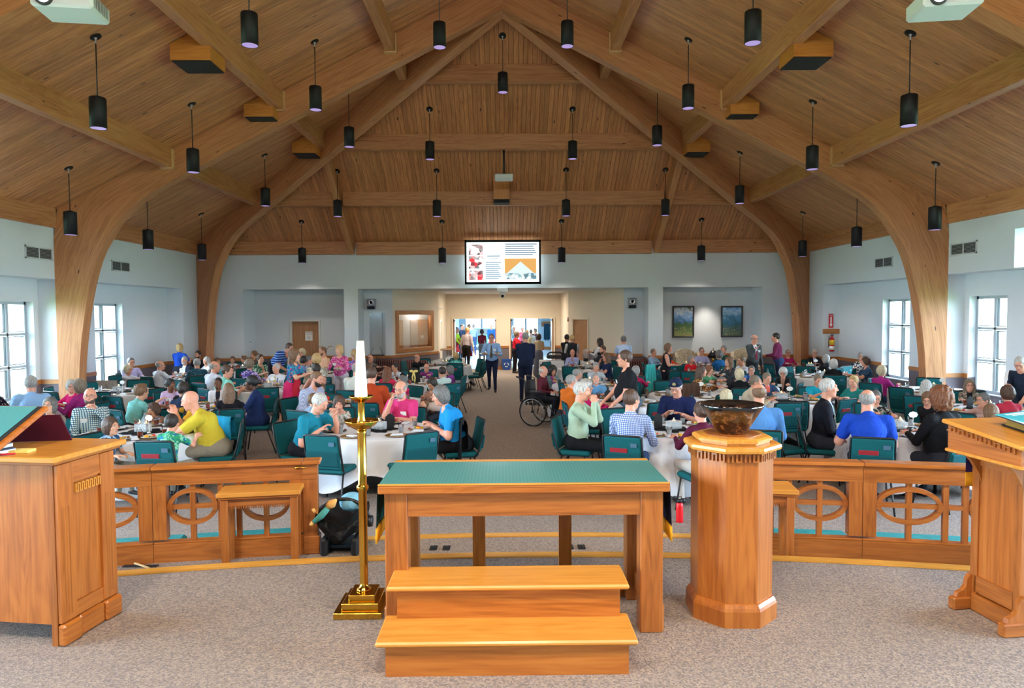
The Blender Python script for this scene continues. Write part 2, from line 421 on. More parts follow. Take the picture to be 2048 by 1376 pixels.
# ---- side walls with recessed window bays
def side_wall(sx):
    side = 'left' if sx < 0 else 'right'
    X = lambda x: sx * x
    w = MB()
    def bx(x0, x1, y0, y1, z0, z1, mi=0): w.b2(X(x0), X(x1), y0, y1, z0, z1, mi)
    # upper wall, with the clerestory opening
    bx(WX, WX + .7, 13.0, Y2, SOF, 4.7); bx(WX, WX + .7, 9.6, 13.0, 3.85, 4.7); bx(WX, WX + .7, YB, 9.6, 4.0, 4.7)
    bx(WX, WX + .55, 8.9, 9.6, .0, 4.7)
    # clerestory ledge
    bx(WX, WX + .7, 9.6, 13.0, SOF - .02, SOF + .01)
    # piers (upper colour above the rail, wainscot below)
    for y0, y1 in ((15.1, 15.55), (20.8, Y2 + .6)):
        bx(WX, XR + .1, y0, y1, .9, SOF); bx(WX, XR + .1, y0, y1, 0, .9, 1)
    # bay back walls around the windows
    for (b0, b1, wins) in ((9.6, 15.1, [(10.0, 11.15), (13.82, 14.95)]), (15.55, 20.8, [(17.15, 18.4)])):
        ys = [b0] + [y for a in wins for y in a] + [b1]
        for i in range(0, len(ys), 2):
            bx(XR, XR + .3, ys[i], ys[i + 1], .9, SOF); bx(XR, XR + .3, ys[i], ys[i + 1], 0, .9, 1)
        for a, b in wins:
            bx(XR, XR + .3, a, b, 2.64, SOF); bx(XR, XR + .3, a, b, 0, .58, 1)
    # transept part beside the chancel: solid piers between tall windows (outside the frame)
    bx(WX, WX + .3, YB, -.6, 0, 4.0); bx(WX, WX + .3, 3.6, 4.4, 0, 4.0); bx(WX, WX + .3, 8.0, 8.9, 0, 4.0)
    bx(WX, WX + .3, YB, 8.9, 0, .6); bx(WX, WX + .3, YB, 8.9, 3.7, 4.0)
    o = struct(w.build('wall_' + side, [M['wall'], M['wains']]))
    # chair rail pieces
    for (x, y0, y1) in ((WX, 15.1, 15.55), (XR, 14.95, 15.1), (XR, 11.15, 13.82), (XR, 15.55, 17.15), (XR, 18.4, 20.8), (WX, 20.8, Y2)):
        r = MB(); r.b2(X(x - .02), X(x + .005), y0, y1, .88, .975, bev=.004, ax='y'); struct(r.build('trim_' + side, M['chairrail'], o))
    for y in (15.1, 20.8):
        r = MB(); r.b2(X(WX - .02), X(XR), y - .02 if y > 18 else y, y if y > 18 else y + .02, .88, .975, ax='x')
        if y > 18: struct(r.build('trim_' + side, M['chairrail'], o))
    r = MB(); r.b2(X(WX - .02), X(XR), 15.08, 15.1, .88, .975, ax='x'); struct(r.build('trim_' + side, M['chairrail'], o))
    for (x, y0, y1) in ((XR, 9.6, 15.1), (XR, 15.55, 20.8), (WX, 20.8, Y2)):
        r = MB(); r.b2(X(x - .015), X(x + .005), y0, y1, 0, .11, ax='y'); struct(r.build('baseboard_' + side, M['chairrail'], o))
    return o
wall_l = side_wall(-1); wall_r = side_wall(1)
# ---- windows
wn = 0
def window(sx, y0, y1, z0, z1, x, cols, rows, label=None):
    global wn; wn += 1
    o = empty('window_%d' % wn, (sx * x, (y0 + y1) / 2, z0)); o['kind'] = 'structure'
    h = z1 - z0; wd = y1 - y0
    f = MB()
    f.b2(-.04, .04, -wd / 2, -wd / 2 + .06, 0, h); f.b2(-.04, .04, wd / 2 - .06, wd / 2, 0, h)
    f.b2(-.04, .04, -wd / 2, wd / 2, 0, .06); f.b2(-.04, .04, -wd / 2, wd / 2, h - .06, h)
    f.build('window_frame', M['chrome'], o)
    m = MB()
    for i in range(1, cols): y = -wd / 2 + wd * i / cols; m.b2(-.035, .035, y - .028, y + .028, .05, h - .05)
    for j in range(1, rows): z = h * j / rows; m.b2(-.035, .035, -wd / 2 + .05, wd / 2 - .05, z - .028, z + .028)
    m.build('muntin', M['chrome'], o)
    s = MB()
    for i in range(cols):
        for j in range(rows):
            a = -wd / 2 + wd * i / cols + .045; b = -wd / 2 + wd * (i + 1) / cols - .045; c = h * j / rows + .045; d = h * (j + 1) / rows - .045
            for q in ((a, a + .014, c, d), (b - .014, b, c, d), (a, b, c, c + .014), (a, b, d - .014, d)): s.b2(-.02, .02, *q)
            MB().b2(-.003, .003, a - .01, b + .01, c - .01, d + .01).build('pane', M['glass'], o)
    s.build('sash', M['grille'], o)
    MB().b2(-.18 * sx - .0, .04, -wd / 2, wd / 2, -.03, -.001).build('window_sill', M['wall'], o)
    return o
for sx in (-1, 1):
    for (a, b) in ((10.0, 11.15), (13.82, 14.95), (17.15, 18.4)): window(sx, a, b, .6, 2.64, XR + .2, 2, 3)
    window(sx, 9.6, 13.0, SOF + .01, 3.85, WX + .62, 4, 1)
    window(sx, -.6, 3.6, .6, 3.7, WX + .2, 4, 3); window(sx, 4.4, 8.0, .6, 3.7, WX + .2, 4, 3)
    for (a, b, c, d, x) in ((10.0, 11.15, .6, 2.64, XR + .3), (13.82, 14.95, .6, 2.64, XR + .3), (17.15, 18.4, .6, 2.64, XR + .3), (-.6, 3.6, .6, 3.7, WX + .35), (4.4, 8.0, .6, 3.7, WX + .35)):
        L = lamp('window_portal', 'AREA', (sx * x, (a + b) / 2, (c + d) / 2), 1, shape='RECTANGLE', size=b - a, size_y=d - c, rot=(pi / 2, 0, sx * pi / 2))
        L.data.cycles.is_portal = True
    COL.objects.unlink(L) if False else None
# vents
for sx, u, v, y in ((-1, 76, 516, 14.45), (-1, 254, 538, 17.5), (1, 1751, 525, 17.5), (1, 1929, 500, 14.45)):
    z = {14.45: 3.62, 17.5: 3.55}[y]; o = empty('wall_vent', (sx * (WX - .005), y, z)); s2 = MB()
    s2.b2(-.012, .012, -.42, .42, -.13, -.10); s2.b2(-.012, .012, -.42, .42, .10, .13); s2.b2(-.012, .012, -.42, -.385, -.13, .13); s2.b2(-.012, .012, .385, .42, -.13, .13); s2.b2(-.012, .012, -.015, .015, -.1, .1)
    s2.build('vent_frame', mat('vent_paint', '#c3c8ca', .5), o)
    MB().b2(-.002, .004, -.39, .39, -.1, .1).build('backing', M['grille'], o)
    for j in range(7):
        for c2 in (-.2, .2): MB().box((0, c2, -.085 + j * .028), (.014, .36, .006), R=Matrix.Rotation(.5 * sx, 3, 'Y')).build('slat', mat('vent_slat', '#8d9294', .5), o)
    tag(o, 'pale louvred wall vent high on the %s wall, %s the big arch post' % ('left' if sx < 0 else 'right', 'in front of' if y < 15 else 'beyond'), 'vent', 'louvred wall vents')

# ---- back wall, alcoves, vestibule
b = MB()
def bw(x0, x1, y0, y1, z0=0, z1=SOF, warm=False):
    mi = 2 if warm else 0
    if z0 < .9: b.b2(x0, x1, y0, y1, z0, min(.9, z1), 1)
    if z1 > .9: b.b2(x0, x1, y0, y1, max(.9, z0), z1, mi)
b.b2(-WX, WX, Y2, Y2 + .25, SOF, 4.75)
for x0, x1 in ((-WX - .4, -8.17), (-5.03, -4.59), (4.52, 4.98), (8.1, WX + .4)): bw(x0, x1, Y2, Y2 + 1.2)
bw(-8.17, -7.0, 23.0, 23.2); bw(-6.06, -5.03, 23.0, 23.2); b.b2(-7.0, -6.06, 23.0, 23.2, 2.14, SOF)     # left alcove with door opening
bw(4.98, 8.1, 22.9, 23.1)                                                                            # right alcove
bw(-4.59, -3.66, 22.9, 23.0, 0, 1.0); b.b2(-4.59, -4.42, 22.9, 23.0, 1.0, SOF); b.b2(-3.9, -3.66, 22.9, 23.0, 1.0, SOF); b.b2(-4.42, -3.9, 22.9, 23.0, 2.36, SOF)
bw(3.9, 4.52, 22.9, 23.0)
def diag(p, q, holes=(), warm=True, th=.12):
    """wall from p to q (plan points) with rectangular holes (s0, s1, z0, z1) along its length"""
    p = Vector((*p, 0)); q = Vector((*q, 0)); d = q - p; L = d.length; d.normalize(); ang = atan2(d.y, d.x); R = Matrix.Rotation(ang, 3, 'Z'); n = Vector((-d.y, d.x, 0)) * th / 2
    def piece(s0, s1, z0, z1):
        if s1 - s0 < .01 or z1 - z0 < .01: return
        def one(a, c, mi): b.box(p + d * (s0 + s1) / 2 + n + Vector((0, 0, (a + c) / 2)), (s1 - s0, th, c - a), mi, R)
        if z0 < .9: one(z0, min(.9, z1), 1)
        if z1 > .9: one(max(.9, z0), z1, 2 if warm else 0)
    s = 0
    for (s0, s1, z0, z1) in holes:
        piece(s, s0, 0, SOF); piece(s0, s1, 0, z0); piece(s0, s1, z1, SOF); s = s1
    piece(s, L, 0, SOF); return p, d, L
DL = ((-3.66, 22.9), (-2.41, 25.4)); DR = ((2.31, 25.4), (3.9, 22.9))
dl = diag(*DL, holes=[(.18, 2.42, 1.05, 2.42)]); dr = diag(*DR, holes=[(.25, 1.1, 0, 2.1)])
diag((-2.41, 25.4), (-2.41, 29), holes=[(.6, 1.5, 0, 2.1)], warm=True, th=.1); diag((2.31, 29), (2.31, 25.4), warm=True, th=.1)
for x0, x1 in ((-2.41, -2.14), (-.36, .23), (2.02, 2.31)): bw(x0, x1, 29, 29.2, 0, SOF, True)
for x0, x1 in ((-2.14, -.36), (.23, 2.02)): b.b2(x0, x1, 29, 29.2, 2.1, SOF, 2)
b.b2(-7.1, -5.96, 23.2, 23.25, 0, 2.3)  # unseen panel added behind the alcove door to stop sky light leaking in
wall_b = struct(b.build('wall_back', [M['wall'], M['wains'], M['wallwarm']]))
c = MB(); c.b2(-9.9, 9.9, Y2 + .25, 29.2, SOF + .001, SOF + .1); struct(c.build('ceiling_vestibule', M['wall']))
# rails on the back walls
def railseg(p, q, th=.022):
    p = Vector((*p, .928)); q = Vector((*q, .928)); m = MB(); m.beam(p, q, th, .095, bev=.004); struct(m.build('trim_back', M['chairrail'], wall_b))
    p.z = q.z = .055; m = MB(); m.beam(p, q, th * .8, .11); struct(m.build('baseboard_back', M['chairrail'], wall_b))
for p, q in (((-9.5, 21.99), (-8.17, 21.99)), ((-8.17, 22.0), (-8.17, 23)), ((-8.17, 22.99), (-7.05, 22.99)), ((-6.02, 22.99), (-5.03, 22.99)), ((-5.03, 21.99), (-4.59, 21.99)), ((-4.59, 22.89), (-3.66, 22.89)),
             ((-3.65, 22.9), (-2.40, 25.4)), ((-2.1, 28.99), (-2.4, 28.99)), ((-.30, 28.99), (.17, 28.99)), ((2.08, 28.99), (2.3, 28.99)), ((2.3, 25.4), (2.3, 29)),
             ((3.20, 24.0), (3.9, 22.89)), ((3.9, 22.89), (4.52, 22.89)), ((4.52, 21.99), (4.98, 21.99)), ((4.98, 22.89), (8.1, 22.89)), ((8.1, 22.9), (8.1, 22.0)), ((8.1, 21.99), (9.5, 21.99))): railseg(p, q)
# door frames and doors
def door_frame(name, x0, x1, y, ztop, th=.3, m=None):
    f = MB(); w = .055
    f.b2(x0 - w, x0, y - .03, y + th, 0, ztop + w, ax='z'); f.b2(x1, x1 + w, y - .03, y + th, 0, ztop + w, ax='z'); f.b2(x0, x1, y - .03, y + th, ztop, ztop + w, ax='x')
    return struct(f.build(name, m or mat('door_frame_paint', '#d6d3cc', .5)))
door_frame('door_1_frame', -6.97, -6.09, 22.98, 2.1, .25)
d1 = empty('door_1', (-6.53, 23.1, 0)); d1['kind'] = 'structure'
MB().b2(-.435, .435, -.02, .02, .01, 2.09, ax='z').build('door_leaf', M['doorwood'], d1)
h = MB(); h.lathe([(.0, 0), (.028, 0), (.028, .01), (.01, .015), (.01, .05), (0, .05)], (.37, -.02, 1.0), 10, R=Matrix.Rotation(pi / 2, 3, 'X')); h.tube([(.37, -.07, 1.0), (.27, -.07, 1.0)], .01, 6); h.build('door_handle', M['steel'], d1)
# hand-lettered notice taped on the door
def text(name, body, size, parent, loc, m, rot=(pi / 2, 0, 0), ext=.001, align='CENTER', space=1.0):
    cu = bpy.data.curves.new(name, 'FONT'); cu.body = body; cu.size = size; cu.align_x = align; cu.extrude = ext; cu.space_line = space; cu.resolution_u = 2
    t0 = bpy.data.objects.new(name, cu); COL.objects.link(t0); me = bpy.data.meshes.new_from_object(t0.evaluated_get(bpy.context.evaluated_depsgraph_get())); bpy.data.objects.remove(t0); me.materials.clear(); me.materials.append(m)
    t = obj(name, me, parent, loc, rot); t['kind'] = 'stuff' if False else 'thing'; del t['kind']; return t
M['textred'] = mat('red_lettering', '#7c2a34', .7); M['textgrey'] = mat('grey_lettering', '#6f7480', .7)
s = MB().box((0, 0, 0), (.24, .004, .30)).build('door_notice', M['paper'], None, (-6.44, 23.07, 1.62)); tag(s, 'white paper notice with dark red lettering taped to the wooden door', 'notice')
text('lettering', 'Please keep\nthis closed\n\nthank\nyou', .048, s, (0, -.004, .10), M['textred'])
# double doors of the vestibule, leaves folded open into the foyer
for k, (x0, x1) in enumerate(((-2.14, -.36), (.23, 2.02))):
    door_frame('door_%d_frame' % (k + 2), x0, x1, 28.98, 2.1, .24, mat('warm_frame_paint', '#e2d2bb', .5))
    for j, (x, sg) in enumerate(((x0, 1), (x1, -1))):
        d = empty('door_%d' % (2 + 2 * k + j), (x + sg * .02, 29.24, 0)); d['kind'] = 'structure'
        MB().b2(-.022, .022, 0, .86, .01, 2.09, ax='z').build('door_leaf', M['doorwood'], d)
        MB().box((sg * .03, .78, 1.0), (.03, .04, .22)).build('push_bar', M['black'], d)
        MB().b2(sg * .01, sg * .05, .05, .35, 2.0, 2.06).build('door_closer', M['black'], d)
# ajar door in the right slanting wall and the fire alarm above it
p, d, L = dr; an = atan2(d.y, d.x)
q7 = MB(); q7.box(p + d * .68 + Vector((-d.y, d.x, 0)) * .15 + Vector((0, 0, 1.1)), (1.0, .04, 2.2), R=Matrix.Rotation(an, 3, 'Z')); struct(q7.build('wall_behind_door', M['wall']))  # first mesh: unseen panel added to keep sky light out of the door gaps
d7 = empty('door_7', (-2.44, 26.45, 0)); d7['kind'] = 'structure'; MB().b2(-.02, .02, -.45, .45, 0, 2.1).build('door_leaf', M['wallwarm'], d7); MB().b2(.02, .035, -.45, -.38, 0, 2.1).b2(.02, .035, .38, .45, 0, 2.1).b2(.02, .035, -.45, .45, 2.03, 2.1).build('door_trim', M['white'], d7)
dd = empty('door_6', p + d * .28, an); dd['kind'] = 'structure'
MB().b2(0, .8, .02, .06, .01, 2.08, ax='z').build('door_leaf', M['doorwood'], dd)
MB().b2(-.05, 0, -.02, .14, 0, 2.14).b2(.82, .87, -.02, .14, 0, 2.14).b2(-.05, .87, -.02, .14, 2.09, 2.14).build('door_trim', mat('warm_frame_paint', '#e2d2bb', .5), dd)
al = empty('fire_alarm', at_y(1136, 639, 25.2)); MB().box((0, 0, 0), (.05, .09, .15), bev=.01).build('housing', mat('alarm_red', '#b8281e', .4), al); MB().box((0, -.05, .03), (.03, .02, .05), bev=.005).build('strobe', M['white'], al)
tag(al, 'red fire alarm on the cream wall right of the vestibule doors', 'alarm')
# corridor window (wood frame) in the left slanting wall: a real corridor with doors behind the pane
p, d, L = dl; an = atan2(d.y, d.x)
wf = empty('window_20', p + d * 1.30, an); wf['kind'] = 'structure'
f = MB(); hw, z0, z1 = 1.13, 1.05, 2.42
for q in ((-hw - .02, -hw + .14, z0 - .02, z1 + .02), (hw - .14, hw + .02, z0 - .02, z1 + .02)): f.b2(q[0], q[1], -.045, .1, q[2], q[3], ax='z', bev=.01)
for q in ((-hw + .1, hw - .1, z0 - .02, z0 + .12), (-hw + .1, hw - .1, z1 - .12, z1 + .02)): f.b2(q[0], q[1], -.045, .1, q[2], q[3], ax='x', bev=.01)
f.build('window_frame', M['chairrail'], wf); MB().b2(-hw + .1, hw - .1, .04, .046, z0 + .1, z1 - .1).build('pane', M['glass'], wf)
cr = MB(); cr.b2(-1.2, 2.3, .47, .50, .5, 2.6, 0); cr.b2(-1.2, -1.17, .1, .5, .5, 2.6); cr.b2(-1.2, 2.0, .12, .47, 2.5, 2.53)
cr.b2(-.5, -.06, .45, .47, .5, 2.12, 1, ax='z'); cr.b2(.38, .86, .452, .47, .5, 2.12, 2); cr.b2(.88, 1.75, .45, .47, .5, 2.12, 1, ax='z'); cr.build('corridor_wall', [M['wall'], M['chairrail'], mat('corridor_grey', '#a39a92', .7)], wf)
lamp('corridor_light', 'POINT', wf.matrix_basis @ Vector((.6, .24, 2.44)), 45, (1, .93, .85), shadow_soft_size=.1)  # unseen point lamp added to brighten the corridor behind the pane
s = MB().box((0, 0, 0), (.20, .004, .10)).build('corridor_sign', M['paper'], wf, (1.12, .445, 1.50))
text('lettering', 'Office', .06, s, (0, -.004, -.02), M['textgrey'])
# narrow opening with music stand
cb = MB(); cb.b2(-4.5, -3.8, 23.4, 23.44, .8, 2.5); cb.b2(-4.5, -4.46, 23, 23.4, .8, 2.5); cb.b2(-3.84, -3.8, 23, 23.4, .8, 2.5); cb.b2(-4.5, -3.8, 23, 23.4, .8, .84)
struct(cb.build('wall_niche', M['wall'])); 
ms = empty('music_stand', (-4.16, 22.7, 0)); q = MB(); q.tube([(0, 0, 0), (0, 0, .95)], .012, 8); 
for a in (0, 2.1, 4.2): q.tube([(0, 0, .3), (.28 * cos(a), .28 * sin(a), .02)], .008, 6)
q.build('pole', M['black'], ms); MB().box((0, -.02, 1.0), (.52, .05, .035)).build('ledge', M['black'], ms)
for sx in (-1, 1): MB().tube([(sx * .2, 0, 1.0), (sx * .1, .05, 1.26)], .007, 6).build('bracket', M['black'], ms)
tag(ms, 'black music stand in front of the narrow lit wall opening', 'music stand')
for k, (u, v) in enumerate(((743, 608), (1264, 606))):
    o = empty('wall_speaker', at_y(u, v, 22.78)); MB().box((0, 0, 0), (.25, .2, .34), bev=.012).build('cabinet', mat('speaker_grey', '#8f9496', .6), o)
    MB().b2(-.12, .12, -.106, -.1, -.17, -.07).build('lower_panel', M['blackmatte'], o)
    g = MB(); g.lathe([(.095, 0), (.095, .006), (.07, .006), (.05, .0), (0, .0)], (0, -.1, .05), 20, R=Matrix.Rotation(pi / 2, 3, 'X')); g.build('speaker_cone', M['steel'], o)
    tag(o, 'small grey wall speaker %s' % ('above the narrow opening left of the vestibule' if k == 0 else 'on the wall right of the vestibule'), 'speaker', 'grey wall speakers')
sw = empty('light_switch', at_y(497, 684, 22.5)); MB().box((0, 0, 0), (.01, .1, .14), bev=.004).build('switch_plate', M['white'], sw); MB().box((.008, 0, 0), (.01, .03, .05)).build('toggle', M['grille'], sw); sw.location.x = -8.16; tag(sw, 'white light switch plate on the side of the left alcove', 'switch')
# ---- foyer beyond the doors
f = MB(); M['foyerwall'] = plaster('foyer_wall', '#c3d6e2')
f.b2(-6.2, -6, 29.2, 44.2, 0, 3.3); f.b2(6, 6.2, 29.2, 44.2, 0, 3.3); f.b2(-6, -2.5, 44, 44.2, 0, 3.3); f.b2(2.15, 6, 44, 44.2, 0, 3.3); f.b2(-2.5, 2.15, 44, 44.2, 2.25, 3.3); f.b2(-.4, .5, 44, 44.2, 0, 2.25)
f.b2(-6, -2.41, 29.1, 29.2, 0, 3.3); f.b2(2.31, 6, 29.1, 29.2, 0, 3.3); f.b2(-2.95, -2.85, 36, 44, 0, 3.3)
f.b2(-6.2, 6.2, 29.2, 44.2, 3.3, 3.4)
struct(f.build('wall_foyer', M['foyerwall'])); g = MB(); g.b2(2.15, 6, 43.97, 44, 0.012, .2); struct(g.build('baseboard_foyer', M['chairrail']))
for (a, b2_) in ((-2.5, -1.45), (-1.45, -.4), (.5, 1.32), (1.32, 2.15)):
    wn += 1; o = empty('window_%d' % (wn + 20), ((a + b2_) / 2, 44.05, 0)); o['kind'] = 'structure'; w2 = (b2_ - a) / 2; q = MB()
    q.b2(-w2, -w2 + .07, -.04, .04, 0, 2.25); q.b2(w2 - .07, w2, -.04, .04, 0, 2.25); q.b2(-w2, w2, -.04, .04, 2.15, 2.25); q.b2(-w2, w2, -.04, .04, 0, .25); q.build('window_frame', M['chrome'], o); MB().b2(-w2 + .06, w2 - .06, -.003, .003, .24, 2.16).build('pane', M['glass'], o)
L = lamp('foyer_portal', 'AREA', (-.2, 44.3, 1.2), 1, shape='RECTANGLE', size=4.6, size_y=2.1, rot=(-pi / 2, 0, 0)); L.data.cycles.is_portal = True
cr = empty('coat_rack', (2.95, 43.9, 1.72)); MB().b2(-.65, .65, -.28, .05, .0, .06, ax='x').b2(-.65, .65, .02, .06, -.25, .06, ax='x').build('shelf', M['chairrail'], cr); q = MB(); q.tube([(-.6, -.2, -.08), (.6, -.2, -.08)], .018, 8); q.build('rod', M['steel'], cr)
for x in (-.35, -.1, .2): q = MB(); q.tube([(x, -.2, -.08), (x, -.2, -.14), (x - .16, -.2, -.22), (x + .16, -.2, -.22), (x, -.2, -.14)], .008, 5); q.build('hanger', M['black'], cr)
tag(cr, 'wooden coat rack with hangers on the pale blue foyer wall', 'coat rack')
# outside: lawn, trees, parked car, neighbouring wings
struct(MB().b2(-60, 60, -30, 90, -.35, -.2).build('ground', mat('lawn', '#7d9a5c', .9)))
def brick(name):
    q = N(name); t = q.n('TexCoord'); mp = q.n('Mapping'); q.l(t.outputs['Object'], mp.inputs[0]); mp.inputs['Rotation'].default_value = (pi / 2, 0, pi / 2)
    bt = q.n('TexBrick', Scale=2.2, Color1=srgb('#e6dcd2'), Color2=srgb('#d8cabd'), Mortar=srgb('#f2efea')); q.l(mp.outputs[0], bt.inputs['Vector']); q.l(bt.outputs[0], q.b.inputs['Base Color']); q.setp(Roughness=.9); return q.m
for sx in (-1, 1): struct(MB().b2(sx * 15, sx * 15.4, 19, 40, -.2, 3.0).build('outside_wall', brick('pale_brick_%d' % sx)))

# ================================================================== ROOF
def slab(name, P, th, m):
    """thin slab from a planar quad/triangle, thickened upwards"""
    n = len(P); V = [Vector(p) for p in P] + [Vector(p) + Vector((0, 0, th)) for p in P]
    F = [tuple(range(n))[::-1], tuple(range(n, 2 * n))] + [(i, (i + 1) % n, n + (i + 1) % n, n + i) for i in range(n)]
    mb = MB(); mb.add(V, F); return struct(mb.build(name, m))
B0 = .03; M['backing'] = mat('dark_gap', '#3a2415', .9)
ceil = slab('ceiling', [(-WX - .5, YB, zc(WX + .5) + B0), (0, YB, APEX + B0), (0, Y1, APEX + B0), (-WX - .5, Y2 + .4, zc(WX + .5) + B0)], .12, M['backing'])
slab('ceiling_right', [(WX + .5, YB, zc(WX + .5) + B0), (WX + .5, Y2 + .4, zc(WX + .5) + B0), (0, Y1, APEX + B0), (0, YB, APEX + B0)], .12, M['backing'])
slab('ceiling_end', [(0, Y1, APEX + B0), (WX + .5, Y2 + .4, zc(WX + .5) + B0), (-WX - .5, Y2 + .4, zc(WX + .5) + B0)], .12, M['backing'])
struct(MB().b2(-WX - .5, WX + .5, YB - .3, YB, 0, 9.6).build('wall_front', M['wall']))
PW = .112; TH = .024; CH = .006
def plank_mesh(mb, A, B_, C, D, along):
    """underside quad A B C D (A-B and C-D are the long sides); chamfered lower long edges"""
    A, B_, C, D = map(Vector, (A, B_, C, D)); up = Vector((0, 0, TH)); side = (D - A).normalized(); g = along.normalized(); k = g.cross(side)
    c1 = side * CH; u1 = Vector((0, 0, CH * 1.6))
    V = [A + c1, B_ + c1, C - c1, D - c1, A + u1, B_ + u1, C + u1, D + u1, A + up, B_ + up, C + up, D + up]
    F = [(0, 1, 2, 3), (0, 4, 5, 1), (2, 6, 7, 3), (4, 8, 9, 5), (6, 10, 11, 7), (0, 3, 7, 4), (4, 7, 11, 8), (1, 5, 6, 2), (5, 9, 10, 6)]
    G = [(v.dot(g), v.dot(side), v.dot(k)) for v in V]; mb.add(V, F, 0, G)
n_ind = 0
rest = MB()
for sx in (-1, 1):
    al = Vector((-sx, 0, SL)); y = 4.2; i = 0
    while y < Y2 - .05:
        y0, y1 = y + .0018, y + PW - .0018
        t0 = WX * max(0, y0 - Y1) / (Y2 - Y1); t1 = WX * max(0, y1 - Y1) / (Y2 - Y1)
        P = [(sx * WX, y0, zc(WX)), (sx * t0, y0, zc(t0)), (sx * t1, y1, zc(t1)), (sx * WX, y1, zc(WX))]
        if 6.6 < y < 15.1:
            mb = MB(); plank_mesh(mb, *P, al); mb.build('plank', M['plank'], ceil)
        else: plank_mesh(rest, *P, al)
        y += PW
x = -WX; ea = Vector((0, Y1 - Y2, APEX - zc(WX)))
while x < WX - .02:
    xa, xb = x + .0018, min(x + PW - .0018, WX - .001); ya = Y1 + HR * abs(xa); yb = Y1 + HR * abs(xb)
    P = [(xa, Y2, zc(WX)), (xa, ya, zc(xa)), (xb, yb, zc(xb)), (xb, Y2, zc(WX))]
    if abs(x) < 8.2: mb = MB(); plank_mesh(mb, *P, ea); mb.build('plank', M['plank'], ceil)
    else: plank_mesh(rest, *P, ea)
    x += PW
tag(rest.build('planks_far', M['plank'], ceil), kind='stuff')

# arches: curved glulam frames; profile given by distance t in from the wall line and height z
IN = [(.40, 0), (.43, .86), (.47, 1.5), (.61, 2.47), (.76, 3.14), (.93, 3.64), (1.14, 4.0), (1.39, 4.38), (1.84, 4.78), (2.42, 5.12), (2.99, 5.40), (3.95, 5.90), (5.09, 6.47), (6.10, 6.98), (8.37, 8.14), (9.5, 8.71)]
def smooth_pts(P, it=1):
    for _ in range(it):
        Q = [P[0]]
        for a, b_ in zip(P[:-1], P[1:]): Q += [(a[0] * .75 + b_[0] * .25, a[1] * .75 + b_[1] * .25), (a[0] * .25 + b_[0] * .75, a[1] * .25 + b_[1] * .75)]
        Q.append(P[-1]); P = Q
    return P
INs = smooth_pts(IN)
def arch_half(name, p0, p1, zt, th=.26, parent=None, sc=1.0):
    """half arch in the vertical plane from plan point p0 (at the wall) to p1 (under the ridge)"""
    p0 = Vector((*p0, 0)); p1 = Vector((*p1, 0)); d = (p1 - p0); L = d.length; d.normalize(); n = Vector((-d.y, d.x, 0)) * th / 2
    V = []; G = []; F = []; m = 0; gl = 0; lastp = None
    for (t, z) in INs:
        s_in = t * L / WX if t > 2.5 else t * (1 + (L / WX - 1) * max(0, (t - .45)) / 2.05)
        # matching outer point: vertical wall line up to the haunch, then the roof plane
        f = min(1, max(0, (t - .45) / 2.6)); 
        if t < .47: s_out, z_out = 0, z
        else:
            s_out = max(0, (t - .62 - .20 * (1 - f)) * L / WX) if z > 3.4 else 0
            z_out = min(z + (.0 if z < 1.6 else (z - 1.6) * .42), zt) if s_out <= 0 else None
        if s_out > 0 or z_out is None: z_out = zc(WX - s_out * WX / L) - .004
        z_out = min(z_out, zc(WX - s_out * WX / L) - .004)
        if t > 9.4: s_out = s_in; z_out = APEX
        a = p0 + d * s_in; a.z = z; b_ = p0 + d * s_out; b_.z = z_out
        if lastp is not None: gl += (a - lastp).length
        lastp = a.copy(); w = (b_ - a).length
        nl = 6
        for k in range(nl + 1):
            q = a.lerp(b_, k / nl)
            for sg in (-1, 1): V.append(q + n * sg); G.append((gl, k / nl * w, sg * .13))
        m += 1
    S = (nl + 1) * 2
    for i in range(m - 1):
        for k in range(nl):
            a = i * S + k * 2; F.append((a, a + 2, a + 2 + S, a + S)); F.append((a + 1, a + 1 + S, a + 3 + S, a + 3))
        a = i * S; F.append((a, a + S, a + S + 1, a + 1)); a = i * S + nl * 2; F.append((a, a + 1, a + S + 1, a + S))
    mb = MB(); mb.add(V, F, 0, G); return mb.build(name, M['glulam'], parent)
def arch(label, ends, ridge):
    o = empty('timber_arch', (ridge[0], ridge[1], 0)); 
    for e in ends:
        r = arch_half('arch_rib', (e[0] - ridge[0], e[1] - ridge[1]), (0, 0), zc(WX) + .2, parent=o)
    tag(o, label, 'arch', 'curved timber arches', 'structure')
arch('laminated timber arch across the hall, nearer pair of curved posts by the side windows', [(-WX, Y1 - .13), (WX, Y1 - .13)], (0, Y1 - .13))
arch('laminated timber arch overhead nearest the altar, only its rafters at the top corners seen', [(-WX, YA0), (WX, YA0)], (0, YA0))
arch('diagonal hip arch rising from the far left corner of the hall to the roof peak', [(-WX + .05, Y2 - .1)], (0, Y1))
arch('diagonal hip arch rising from the far right corner of the hall to the roof peak', [(WX - .05, Y2 - .1)], (0, Y1))
